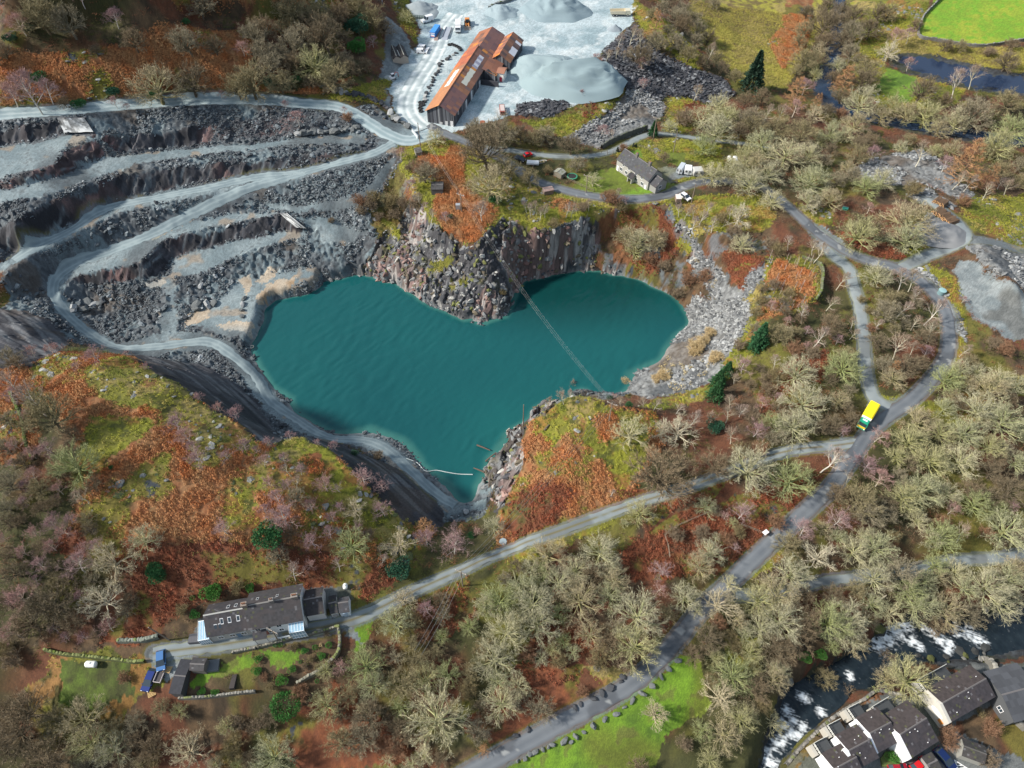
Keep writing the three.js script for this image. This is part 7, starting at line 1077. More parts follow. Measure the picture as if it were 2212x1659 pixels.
// orange wheel loader
{ const a = at(...tq(1, 0, 1815, 232), 23), b = at(...tq(1, 0, 1812, 180), 23), x = (a[0] + b[0]) / 2, z = (a[1] + b[1]) / 2, c = thing('wheel_loader', 'orange wheel loader with raised bucket in the middle of the yard', 'loader', x, 22.05, z, Math.atan2(-(a[1] - b[1]), a[0] - b[0])), O = [0.62, 0.25, 0.07]; new MB().color(...O).box(-1.8, 1.7, 0, 2.8, 1.3, 2.1, 0.15).build('engine_hood', mCar, c); new MB().color(...O).box(0.6, 1.2, 0, 2, 0.7, 1.6).build('body', mCar, c); new MB().color(0.1, 0.12, 0.1).box(0.1, 2.6, 0, 1.5, 1.5, 1.7, 0.1).build('cab', mGlass, c); new MB().color(...O).box(0.1, 3.42, 0, 1.7, 0.14, 1.9, 0.04).build('cab_roof', mCar, c); for (const s of [1, -1]) { new MB().color(...O).tube([[0.9, 1.8, s * 0.6], [2.2, 1.5, s * 0.6], [3.2, 0.7, s * 0.6]], 0.16, 5).build('lift_arm', mCar, c); for (const xx of [1.3, -1.7]) wheelAt(c, xx, 0.8, s * 1.1, 0.8, 0.6); } const bk = new MB().color(0.35, 0.3, 0.26); bk.prism([[3.0, 0.2], [4.2, 0.15], [4.2, 0.25], [3.3, 0.5], [3.2, 1.3], [3.0, 1.3]], 'z', -1.5, 1.5); bk.build('bucket', mMetal, c); }
// excavator on the mossy patch
{ const a = at(...tq(1, 0, 1168, 665), 23), c = thing('mini_excavator', 'white mini excavator standing alone by a small gravel pile left of the yard road', 'excavator', a[0], Hs(a[0], a[1]), a[1], 0.6); new MB().color(0.05, 0.05, 0.05).box(0, 0.35, 0.8, 2.2, 0.6, 0.45, 0.1).box(0, 0.35, -0.8, 2.2, 0.6, 0.45, 0.1).build('track', mRubber, c); new MB().color(0.82, 0.82, 0.84).box(-0.2, 1.1, 0, 2, 0.8, 1.7, 0.1).build('body', mCar, c); new MB().color(0.1, 0.1, 0.12).box(0.1, 2, 0.3, 1.1, 1.2, 0.9, 0.05).build('cab', mGlass, c); new MB().color(0.82, 0.82, 0.84).box(0.1, 2.65, 0.3, 1.2, 0.1, 1, 0.03).build('cab_roof', mCar, c); new MB().color(0.6, 0.12, 0.1).tube([[0.8, 1.2, -0.3], [1.8, 2.6, -0.3], [2.8, 2.0, -0.3], [2.9, 0.8, -0.3]], 0.14, 5).build('arm', mCar, c); new MB().color(0.3, 0.3, 0.3).prism([[2.6, 0.8], [3.2, 0.8], [3.0, 0.2], [2.6, 0.3]], 'z', -0.6, 0).build('bucket', mMetal, c); }
// red skip, camper vans, boat, tanks
{ const [c, w, d, H2] = boxThing('rusty_skip', 'rust-red open skip standing right of the barn front', 'skip', [1, 0], [2095, 960], [2140, 958], [2098, 895], 23.6, 22, [0.26, 0.08, 0.06]); new MB().color(0.5, 0.42, 0.4).box(w / 2, H2 + 0.05, -d / 2, w * 0.8, 0.1, d * 0.8).build('scrap_load', mStone, c); for (let i = 0; i < 5; i++) new MB().color(0.2, 0.06, 0.05).box(w * (i + 0.5) / 5, H2 / 2, 0.05, 0.12, H2, 0.1).build('rib', mPaint, c); }
for (const [lab, p1, p2, p3, col] of [['white-panelled mobile home with blue end beside its grey twin', [1410, 1440], [1460, 1455], [1440, 1385], [0.38, 0.42, 0.46]], ['white trailer with bright sheet roof between mobile home and caravan', [1480, 1455], [1545, 1462], [1490, 1412], [0.74, 0.76, 0.78]], ['grey rounded caravan nearest the road beside the cottage drive', [1560, 1480], [1645, 1475], [1565, 1435], [0.40, 0.40, 0.38]]]) {
  const p = plan([2, 0], p1, p2, p3, 21.6), c = thing('caravan', lab, 'caravan', p.x, Hs(p.x, p.z) + 0.05, p.z, p.turn), b = new MB().color(...col), w = p.w, d = p.d; b.prism([[0, 0.5], [w, 0.5], [w + 0.1, 1.5], [w - 0.2, 2.4], [0.2, 2.4], [-0.1, 1.5]], 'z', -d, 0); b.build('body', mPaint, c); new MB().color(col[0] * 1.2, col[1] * 1.2, col[2] * 1.2).box(w / 2, 2.46, -d / 2, w - 0.5, 0.12, d - 0.2, 0.05).build('roof', mPaint, c); for (const t of [0.25, 0.7]) windowAt(c, w * t, 1.7, 0.01, Math.min(0.9, w * 0.3), 0.6, 'z', 1, [0.2, 0.2, 0.2]); for (const s of [0, -d]) wheelAt(c, w * 0.5, 0.3, s, 0.3, 0.2); doorAt(c, w * 0.48, 0.5, 0.02, 0.5, 1.6, [0.6, 0.62, 0.64]); }
{ const a = at(...tq(2, 0, 215, 1415), 20), b = at(...tq(2, 0, 292, 1400), 20), L = Math.hypot(b[0] - a[0], b[1] - a[1]), c = thing('rowing_boat', 'pale rowing boat lying on the verge grass', 'boat', (a[0] + b[0]) / 2, Hs((a[0] + b[0]) / 2, (a[1] + b[1]) / 2), (a[1] + b[1]) / 2, Math.atan2(-(b[1] - a[1]), b[0] - a[0])), m = new MB().color(0.6, 0.6, 0.56); const rows = 10; let pv = null; for (let i = 0; i <= rows; i++) { const t = i / rows, x = (t - 0.5) * L, hw = 0.9 * Math.sin(Math.PI * Math.min(1, 0.18 + t * 0.82)) ** 0.7, ring = [[x, 0.85, -hw], [x, 0.3, -hw * 0.75], [x, 0.05, 0], [x, 0.3, hw * 0.75], [x, 0.85, hw]]; if (pv) for (let k = 0; k < 4; k++) m.quad(pv[k], ring[k], ring[k + 1], pv[k + 1]); pv = ring; } m.build('hull', mPaint, c); for (const t of [-0.2, 0.15]) new MB().color(0.3, 0.24, 0.16).box(t * L, 0.6, 0, 0.3, 0.06, 1.5).build('thwart', mTimber, c); }
{ const c0 = at(...tq(2, 0, 172, 1405), 21), c = thing('covered_trailer', 'flat grey trailer beside the pale rowing boat', 'trailer', c0[0], Hs(...c0), c0[1], -0.1); new MB().color(0.5, 0.54, 0.58).box(0, 1.0, 0, 4.4, 0.7, 2, 0.1).build('body', mPaint, c); for (const s of [1, -1]) wheelAt(c, 0.2, 0.35, s, 0.35, 0.22); }
function tank(label, a, b, r, y) { const L = Math.hypot(b[0] - a[0], b[1] - a[1]), c = thing('gas_tank', label, 'tank', (a[0] + b[0]) / 2, y, (a[1] + b[1]) / 2, Math.atan2(-(b[1] - a[1]), b[0] - a[0])), m = new MB().color(0.78, 0.8, 0.76), n = 12; let pv = null; for (const [x, q] of [[-L / 2, 0.01], [-L / 2 + 0.08, r * 0.6], [-L / 2 + 0.3, r * 0.95], [-L / 2 + 0.5, r], [L / 2 - 0.5, r], [L / 2 - 0.3, r * 0.95], [L / 2 - 0.08, r * 0.6], [L / 2, 0.01]]) { const ring = []; for (let k = 0; k < n; k++) ring.push([x, r + 0.35 + Math.cos(k / n * 6.283) * q, Math.sin(k / n * 6.283) * q]); if (pv) for (let k = 0; k < n; k++) m.quad(pv[k], pv[(k + 1) % n], ring[(k + 1) % n], ring[k]); pv = ring; } m.build('shell', mPaint, c); for (const s of [-1, 1]) new MB().color(0.3, 0.3, 0.3).box(s * L * 0.3, 0.1, 0, 0.2, 0.8, r * 1.4).build('foot', mStone, c); new MB().color(0.65, 0.66, 0.64).lathe(0, 0, [[0.2, 2 * r + 0.3], [0.2, 2 * r + 0.5], [0.02, 2 * r + 0.54]], 8).build('valve_cover', mPaint, c); }
tank('white gas tank lying in the grass left of the garage', at(...tq(0, 3, 755, 780), 15.5), at(...tq(0, 3, 855, 783), 15.5), 0.7, at ? Hs(...at(...tq(0, 3, 805, 782), 15)) : 0); { const a = at(...tq(1, 3, 770, 85), 17.5), b = at(...tq(1, 3, 770, 138), 17.5); tank('white gas tank standing behind the right end of the row house', a, b, 0.55, Hs((a[0] + b[0]) / 2, (a[1] + b[1]) / 2)); }
{ const a = at(2036, 628, 23), c = thing('water_tank', 'round pale-blue covered water tank beside the road bend', 'tank', a[0], Hs(...a), a[1]); new MB().color(0.16, 0.26, 0.28).lathe(0, 0, [[1.05, -0.5], [1.05, 1.2], [1.1, 1.24], [1.1, 1.34]], 20).build('wall', mPaint, c); new MB().color(0.26, 0.42, 0.43).lathe(0, 0, [[1.1, 1.34], [0.6, 1.42], [0.02, 1.46]], 20).build('lid', mPaint, c); }
{ const a = at(...tq(1, 2, 2120, 1345), 13.6), c = thing('cistern_cover', 'grey octagonal concrete cover beside the track bend', 'cover', a[0], Hs(...a), a[1]); new MB().color(0.30, 0.36, 0.38).lathe(0, 0, [[1.0, -0.5], [1.0, 0.5], [0.9, 0.6], [0.02, 0.64]], 8).build('slab', mStone, c); }
// trailer, pallets, oddments by the blue cars
{ const a = at(...tq(0, 3, 1368, 862), 16), c = thing('car_trailer', 'small open car trailer between the two blue cars and the garage', 'trailer', a[0], Hs(...a) + 0.02, a[1], 1.45); const b = new MB().color(0.55, 0.5, 0.5); for (const [x, z, sx, sz] of [[0, 0.75, 2.8, 0.08], [0, -0.75, 2.8, 0.08], [1.4, 0, 0.08, 1.58], [-1.4, 0, 0.08, 1.58]]) b.box(x, 0.7, z, sx, 0.4, sz); b.build('side_panel', mPaint, c); new MB().color(0.06, 0.055, 0.06).box(0, 0.52, 0, 2.7, 0.08, 1.42).build('floor', mTimber, c); new MB().color(0.3, 0.3, 0.3).box(2, 0.45, 0, 1.3, 0.1, 0.12).build('tow_bar', mMetal, c); for (const s of [1, -1]) wheelAt(c, 0, 0.3, s * 0.88, 0.3, 0.18); }
for (const [i, [x, y, t]] of [[1275, 995, 0.5], [1450, 812, 1.3]].entries()) { const a = at(...tq(0, 3, x, y), 15.4), c = thing('wooden_pallet', i ? 'wooden pallet leaning by the garage wall' : 'yellow wooden pallet on the grass below the dark blue car', 'pallet', a[0], Hs(...a) + 0.05, a[1], t); for (let k = 0; k < 6; k++) new MB().color(0.5, 0.34, 0.15).box(0, 0.14, -0.7 + k * 0.28, 1.6, 0.04, 0.18).build('slat', mTimber, c); for (const s of [-0.7, 0, 0.7]) new MB().color(0.4, 0.27, 0.12).box(s, 0.06, 0, 0.1, 0.1, 1.6).build('bearer', mTimber, c); }
// white bags by the lane, square box by the verge car, log stacks
for (const [i, [x, y]] of [[1860, 1370], [1905, 1370], [1862, 1392], [1908, 1394]].entries()) { const a = at(...tq(2, 0, x, y), 17.5), c = new MB().color(0.72, 0.72, 0.68); c.lathe(0, 0, [[0.75, 0], [0.95, 0.5], [0.9, 1.0], [0.5, 1.3], [0.05, 1.35]], 9); const m = c.build('bulk_bag', mPaint, scene); m.position.set(a[0], Hs(...a), a[1]); tag(m, 'white bulk bag among the four on the bank under the pale trees', 'bag', 'white bulk bags on the bank'); }
{ const p = plan([2, 1], [1408, 48], [1452, 48], [1412, 8], 22), c = thing('pale_box_trailer', 'square pale-topped box trailer beside the white car on the road verge', 'trailer', p.x, 20.1, p.z, p.turn); new MB().color(0.25, 0.18, 0.15).box(p.w / 2, 0.9, -p.d / 2, p.w, 1.6, p.d).build('body', mPaint, c); new MB().color(0.68, 0.62, 0.56).box(p.w / 2, 1.78, -p.d / 2, p.w + 0.1, 0.12, p.d + 0.1, 0.04).build('roof', mPaint, c); for (const s of [0, -p.d]) wheelAt(c, p.w / 2, 0.3, s, 0.3, 0.2); }
{ const R = rngOf(77), proto = (() => { const m = new MB().color(0.16, 0.10, 0.06); m.jit = 0.2; m.tube([[0, 0, -2], [0.03, 0.02, 0], [0, 0, 2]], [0.19, 0.17, 0.16], 8, false); for (const z of [-2, 2]) { m.color(0.62, 0.36, 0.17); for (let k = 0; k < 8; k++) { const r = z < 0 ? 0.19 : 0.16; m.tri([0, 0, z], [Math.cos(k * 0.7854) * r, Math.sin(k * 0.7854) * r, z], [Math.cos(k * 0.7854 + 0.7854) * r, Math.sin(k * 0.7854 + 0.7854) * r, z]); } } return m.geo(); })();
  for (const [lab, x0, y0, x1, y1, n, rows] of [['upper stack of cut orange-ended logs beside the side road', 1430, 55, 1540, 110, 14, 4], ['middle stack of cut logs across the side road from the scree', 1430, 140, 1520, 190, 10, 3], ['lower stack of dark-barked logs beside the gravel mound', 1500, 180, 1610, 265, 15, 3]]) { const a = at(...tq(3, 1, x0, y0), 24.6), b = at(...tq(3, 1, x1, y1), 24.6), L = Math.hypot(b[0] - a[0], b[1] - a[1]), c = thing('log_stack', lab, 'log stack', a[0], Hs((a[0] + b[0]) / 2, (a[1] + b[1]) / 2), a[1], Math.atan2(-(b[1] - a[1]), b[0] - a[0])); for (let r = 0; r < rows; r++) for (let k = 0; k < n - r; k++) { const m = new THREE.Mesh(proto, mTimber); m.name = 'log'; m.castShadow = true; m.position.set((k + 0.5 + r * 0.5) * L / n, 0.2 + r * 0.34 + 0.08 * R(), (R() - 0.5) * 0.6); m.scale.setScalar(L / n / 0.36 * (0.75 + 0.35 * R())); m.rotation.z = R() * 6; c.add(m); } } }
// ---------------------------------------------------------------- loose cover nobody could count: bracken, grass, litter, rubble
const coverR = rngOf(909);
function tuftGeo(n, spread, h, w, seed, droop) { const R = rngOf(seed), m = new MB(); for (let i = 0; i < n; i++) { const a = i / n * 6.283 + R(), r = spread * (0.5 + 0.6 * R()), y = h * (0.5 + 0.7 * R()), c = Math.cos(a), s = Math.sin(a), f = 0.75 + 0.5 * R(), k = [f, f, f], d = [f * 0.75, f * 0.72, f * 0.7]; const q = [c * r * 0.55, y, s * r * 0.55], t = [c * r, y * droop, s * r], u = [-s * w, c * w]; m.v(u[0] * 0.5, 0, u[1] * 0.5, d); m.v(-u[0] * 0.5, 0, -u[1] * 0.5, d); m.v(q[0] + u[0], q[1], q[2] + u[1], k); m.v(q[0] + u[0], q[1], q[2] + u[1], k); m.v(q[0] - u[0], q[1], q[2] - u[1], k); m.v(t[0], t[1], t[2], k); } return m.geo(); }
function rockGeo(seed, fl = 0.6) { const g = new THREE.DodecahedronGeometry(0.5, 0), p = g.attributes.position, R = rngOf(seed), off = new Map(), ax = new THREE.Vector3(R() - 0.5, R() * 0.5, R() - 0.5).normalize(); for (let i = 0; i < p.count; i++) { const key = [p.getX(i), p.getY(i), p.getZ(i)].map((v) => v.toFixed(2)).join(); if (!off.has(key)) off.set(key, [0.7 + 0.6 * R(), 0.7 + 0.6 * R(), 0.7 + 0.6 * R()]); const o = off.get(key); p.setXYZ(i, p.getX(i) * o[0] * 1.25, p.getY(i) * o[1] * fl, p.getZ(i) * o[2]); } g.deleteAttribute('uv'); g.deleteAttribute('normal'); g.computeVertexNormals(); return g; }
function scatter(name, label, geo, mat, n, wanted, accept, sizeAt, colorAt, tilt, kind = 'stuff') {
  const P = [], M = new THREE.Matrix4(), Q = new THREE.Quaternion(), E = new THREE.Euler(), C2 = new THREE.Color(), S = new THREE.Vector3(), V3 = new THREE.Vector3();
  let tries = 0; while (P.length < n && tries++ < n * 60) { const z = -24 - 350 * Math.sqrt(coverR() * 0.94 + 0.003), w = 92 + 0.56 * (-z - 20), x = (coverR() * 2 - 1) * w, c = mask(cls, x + 1.5 * (coverR() - 0.5), z + 1.5 * (coverR() - 0.5)); if (!wanted.includes(c)) continue; if (maskLin(roadD, x, z) < 0.7) continue; const sl = slopeAt(x, z); if (!accept(x, z, c, sl)) continue; P.push([x, z, c, sl]); }
  const m = new THREE.InstancedMesh(geo, mat, P.length); m.name = name; m.castShadow = m.receiveShadow = true;
  P.forEach(([x, z, c, sl], i) => { const s = sizeAt(x, z, c, sl); E.set((coverR() - 0.5) * tilt, coverR() * 6.283, (coverR() - 0.5) * tilt); Q.setFromEuler(E); S.set(s[0], s[1], s[2]); V3.set(x, Hd(x, z) + (s[3] ?? 0), z); M.compose(V3, Q, S); m.setMatrixAt(i, M); const k = colorAt(x, z, c, sl), j = 0.82 + 0.36 * coverR(); C2.setRGB(Math.min(1, k[0] * j), Math.min(1, k[1] * j), Math.min(1, k[2] * j)); m.setColorAt(i, C2); });
  scene.add(tag(m, label, name.replace(/_/g, ' '), null, kind)); return P.length;
}
const DEN = QUALITY ? 1 : 0.4;
scatter('bracken', 'rust-coloured dead bracken covering the slopes', tuftGeo(11, 0.55, 0.42, 0.05, 5, 0.3), vcol(0.95), 80000 * DEN, [K.bracken, K.russet], (x, z, c) => fbm(x / 9, z / 9, 41) < 0.48 + 0.25 * coverR() && fbm(x / 3, z / 3, 301, 2) > 0.3, () => { const s = 0.7 + 0.7 * coverR(); return [s, s, s]; }, (x, z, c) => mix(c === K.russet ? [0.33, 0.09, 0.04] : [0.50, 0.165, 0.05], c === K.russet ? [0.16, 0.065, 0.036] : [0.44, 0.26, 0.12], fbm(x / 3, z / 3, 302, 2) * 1.2 - 0.1), 0.7);
scatter('moorland_grass', 'mossy yellow-green grass on verges and banks', tuftGeo(8, 0.5, 0.42, 0.07, 6, 0.6), vcol(0.95), 45000 * DEN, [K.moss, K.meadow, K.bracken], (x, z, c) => c !== K.bracken || fbm(x / 9, z / 9, 41) > 0.55, () => { const s = 0.6 + 0.7 * coverR(); return [s, s, s]; }, (x, z, c) => { const q = fbm(x / 7, z / 7, 303, 3); return mix(mix([0.16, 0.19, 0.022], [0.33, 0.32, 0.04], sstep(0.35, 0.62, q)), [0.40, 0.30, 0.10], c === K.meadow ? 0.5 : 0.8 * sstep(0.58, 0.7, fbm(x / 5, z / 5, 304, 2))); }, 0.6);
scatter('woodland_undergrowth', 'brown leaf litter, twigs and brambles on the wood floor', tuftGeo(9, 0.8, 0.55, 0.045, 7, 0.7), vcol(0.95), 45000 * DEN, [K.wood, K.brush, K.russet], (x, z) => fbm(x / 6, z / 6, 305, 2) > 0.36, () => { const s = 0.6 + 0.9 * coverR(); return [s, s, s]; }, (x, z) => { const q = fbm(x / 8, z / 8, 306, 3); return q > 0.58 ? [0.10, 0.11, 0.022] : mix([0.13, 0.085, 0.05], [0.22, 0.09, 0.045], sstep(0.4, 0.52, q)); }, 0.7);
const mRock = new THREE.MeshStandardMaterial({ color: 0xffffff, roughness: 0.85, flatShading: true });
const rubbleCol = (x, z) => { const q = 0.6 * coverR() + 0.4 * fbm(x / 14, z / 14, 333, 2); return q < 0.42 ? [0.05, 0.057, 0.066] : q < 0.66 ? [0.095, 0.112, 0.122] : q < 0.8 ? [0.16, 0.185, 0.2] : [0.28, 0.3, 0.31]; };
for (const [i, n, s0, s1, p] of [[0, 22000, 0.26, 0.7, 2.2], [1, 1100, 0.7, 1.8, 1.8]]) scatter('quarry_rubble', i ? 'larger slate blocks lying among the quarry rubble' : 'grey slate rubble heaped on the quarry terraces', rockGeo(40 + i, 0.62), mRock, n * DEN, [K.rubble, K.darkface], (x, z, c, sl) => c === K.darkface ? coverR() < 0.3 && sl < 0.7 : Math.abs(Hs(x, z)) > 0.02 && Hs(x, z) > -1.5 && fbm(x / 8, z / 8, 307 + i, 3) > (i ? 0.54 : 0.5), (x, z) => { const s = s0 + (s1 - s0) * coverR() ** p; return [s * (0.8 + 0.6 * coverR()), s * (0.6 + 0.5 * coverR()), s, s * 0.12]; }, rubbleCol, 1.2);
scatter('scree_stones', 'pale slate waste lying on the screes and the gravel beach', rockGeo(51, 0.5), mRock, 20000 * DEN, [K.scree], (x, z) => Hs(x, z) > -1.4 && fbm(x / 7, z / 7, 344, 3) > 0.44, () => { const s = 0.3 + 0.9 * coverR() ** 2; return [s * 1.3, s * 0.6, s, s * 0.1]; }, (x, z) => { const q = coverR() * 0.6 + 0.4 * fbm(x / 6, z / 6, 309, 2); return q < 0.42 ? [0.11, 0.115, 0.118] : q < 0.7 ? [0.21, 0.215, 0.215] : [0.35, 0.36, 0.355]; }, 1.1);
scatter('spoil_tip_stones', 'dark slate blocks tumbling down the spoil tip', rockGeo(52, 0.55), mRock, 14000 * DEN, [K.tip], () => true, () => { const s = 0.5 + 1.3 * coverR() ** 1.8; return [s * 1.3, s * 0.7, s, s * 0.1]; }, () => { const q = coverR(); return q < 0.7 ? [0.04, 0.042, 0.05] : q < 0.92 ? [0.095, 0.10, 0.11] : [0.2, 0.21, 0.22]; }, 1.2);
scatter('cliff_blocks', 'broken slate blocks and ledges of the cliffs round the lake', rockGeo(53, 0.7), mRock, 1900 * DEN, [K.cliff], (x, z, c, sl) => Hs(x, z) > -1, (x, z, c, sl) => { const s = 0.45 + 1.2 * coverR() ** 2; return [s * 1.5, s * (0.9 + 0.9 * Math.min(1.2, sl)), s * 0.9, -s * 0.3]; }, (x, z, c, sl) => { const u = x * 0.9 + z * 0.45, w = -x * 0.45 + z * 0.9, pt = fbm(u / 9, w / 9, 52, 3), q = coverR(); if (pt > 0.58 && q < 0.3) return q < 0.1 ? [0.33, 0.22, 0.19] : [0.2, 0.115, 0.1]; if (q > 0.92) return [0.40, 0.39, 0.36]; if (q > 0.76) return [0.12, 0.10, 0.07]; if (q > 0.66) return [0.15, 0.16, 0.05]; return q < 0.25 ? [0.07, 0.07, 0.078] : [0.19, 0.195, 0.195]; }, 0.9);
scatter('hillside_outcrops', 'small mossy rock outcrops in the bracken', rockGeo(54, 0.55), mRock, 900 * DEN, [K.bracken, K.moss], (x, z) => fbm(x / 9, z / 9, 41) > 0.6, () => { const s = 0.5 + 1.5 * coverR() ** 2; return [s * 1.3, s * 0.7, s, 0]; }, () => coverR() < 0.5 ? [0.16, 0.165, 0.16] : coverR() < 0.5 ? [0.07, 0.085, 0.03] : [0.33, 0.33, 0.31], 0.8);
scatter('shore_reeds', 'pale dead grass clumps on the gravel beach', tuftGeo(12, 0.7, 0.9, 0.06, 9, 0.8), vcol(0.95), 700 * DEN, [K.scree], (x, z) => { const h = Hs(x, z); return h > 1 && h < 12 && x > 40 && fbm(x / 7, z / 7, 311, 2) > 0.6; }, () => { const s = 0.8 + 0.8 * coverR(); return [s, s, s]; }, () => [0.5, 0.4, 0.2], 0.5);

scatter('beck_stones', 'wet dark stones in the bed and on the banks of the beck', rockGeo(55, 0.6), mRock, 2600 * DEN, [K.bed, K.brush], (x, z) => x > 40 && z > -75 && Hs(x, z) < 5.2, () => { const s = 0.4 + 2.4 * coverR() ** 3; return [s * 1.2, s * 1.1, s, 0.5]; }, () => coverR() < 0.6 ? [0.035, 0.038, 0.038] : coverR() < 0.6 ? [0.12, 0.12, 0.11] : [0.09, 0.10, 0.03], 1);
// ---------------------------------------------------------------- boulders, tyres, heaps
const boulderGeos = [0, 1, 2, 3].map((i) => rockGeo(70 + i, 0.75)), mBoulder = std(0.13, 0.14, 0.14, 0.9, { flatShading: true }), mBoulderD = std(0.06, 0.063, 0.07, 0.9, { flatShading: true }), mBoulderP = std(0.3, 0.31, 0.31, 0.9, { flatShading: true });
const bR = rngOf(414);
function boulder(u, v, s, label, group, mat = mBoulder, lift = 0.2) { const g = ground(u, v), m = new THREE.Mesh(boulderGeos[Math.floor(bR() * 4)], mat); m.name = numbered('boulder'); m.castShadow = m.receiveShadow = true; m.position.set(g[0], Hs(g[0], g[1]) + s * lift, g[1]); m.rotation.set((bR() - 0.5) * 0.4, bR() * 6.28, (bR() - 0.5) * 0.4); m.scale.set(s * (0.9 + 0.5 * bR()), s * (0.7 + 0.4 * bR()), s * (0.75 + 0.3 * bR())); scene.add(tag(m, label, 'boulder', group)); }
const nth = ['first', 'second', 'third', 'fourth', 'fifth', 'sixth', 'seventh', 'eighth', 'ninth', 'tenth', 'eleventh', 'twelfth', 'thirteenth', 'fourteenth', 'fifteenth', 'sixteenth', 'seventeenth', 'eighteenth', 'nineteenth', 'twentieth', 'twenty-first', 'twenty-second'];
[[1442,665,17],[1420,740,22],[1337,808,20],[1273,876,17],[1193,957,22],[1110,1022,20],[1030,1080,19],[960,1138,14],[888,1198,18],[790,1240,18],[690,1302,24],[612,1355,15],[540,1392,21],[498,1440,14],[435,1432,24],[342,1465,17],[305,1480,15],[258,1500,14],[190,1525,19],[145,1545,17],[105,1580,17],[38,1600,14]].forEach(([x, y, s], i) => boulder(...tq(2, 3, x, y), s * 0.062, `${nth[i]} boulder down the lawn side of the road, counted from its upper end`, 'boulders edging the lawn'));
[[1008,845,12],[942,875,20],[928,918,15],[838,972,24],[760,1015,22],[690,1060,20],[578,1110,15],[535,1138,16],[130,1330,18],[25,1380,18]].forEach(([x, y, s], i) => boulder(...tq(2, 3, x, y), s * 0.066, `${nth[i]} dark boulder down the woodland side of the road, from its upper end`, 'dark boulders on the woodland side of the road', mBoulderD));
{ // boulder row along the yard road, and rows beside the quarry entrance
  const row = (pts, n, s, label, group, mat) => { const W = pts.map((p) => ground(...tq(1, 0, p[0], p[1]))), c = new THREE.CatmullRomCurve3(W.map((p) => new THREE.Vector3(p[0], 0, p[1]))); c.getSpacedPoints(n - 1).forEach((p, i) => { const m = new THREE.Mesh(boulderGeos[Math.floor(bR() * 4)], bR() < 0.25 ? mBoulderP : mat); m.name = numbered('boulder'); m.castShadow = true; const k = s * (0.7 + 0.6 * bR()), x = p.x + bR() - 0.5, z = p.z + bR() - 0.5; m.position.set(x, Hs(x, z) + k * 0.25, z); m.rotation.set(bR() - 0.5, bR() * 6, bR() - 0.5); m.scale.set(k * 1.2, k * 0.9, k); scene.add(tag(m, label(i), 'boulder', group)); }); };
  row([[1745, 440], [1690, 480], [1590, 540], [1560, 610], [1510, 690], [1480, 790], [1440, 860]], 20, 1.5, (i) => `${nth[i]} rock along the barn side of the yard road, from its upper end`, 'rocks along the barn side of the yard road', mBoulderD);
  row([[660, 790], [760, 805], [880, 830], [980, 855], [1070, 890], [1130, 940]], 16, 2.0, (i) => `${nth[i]} slate block edging the mossy bank by the haul road, from its left end`, 'slate blocks edging the mossy bank', mBoulderD);
  row([[1150, 985], [1210, 1030], [1270, 1075], [1320, 1105]], 9, 2.4, (i) => `${nth[i]} big pale rock at the quarry entrance, from its upper end`, 'big rocks at the quarry entrance', mBoulder);
  row([[360, 1160], [470, 1150], [560, 1140], [680, 1140], [790, 1120], [860, 1100]], 13, 2.6, (i) => `${nth[i]} slate block along the upper terrace edge, from its left end`, 'slate blocks along the upper terrace edge', mBoulder);
}
[[640,1000,60],[720,1010,50],[760,950,55],[820,960,48],[850,955,40],[1700,970,60],[1785,965,50],[1840,950,45],[1690,1000,50],[1730,800,40],[1770,790,30],[2100,910,35],[2090,960,38],[2080,1010,36],[2085,1065,34]].forEach(([x, y, s], i) => boulder(...tq(0, 1, x, y), s * 0.05, `${nth[i]} loose block in the lower quarry bowl, counted from left to right`, 'loose blocks in the lower quarry bowl', i % 3 ? mBoulder : mBoulderP));
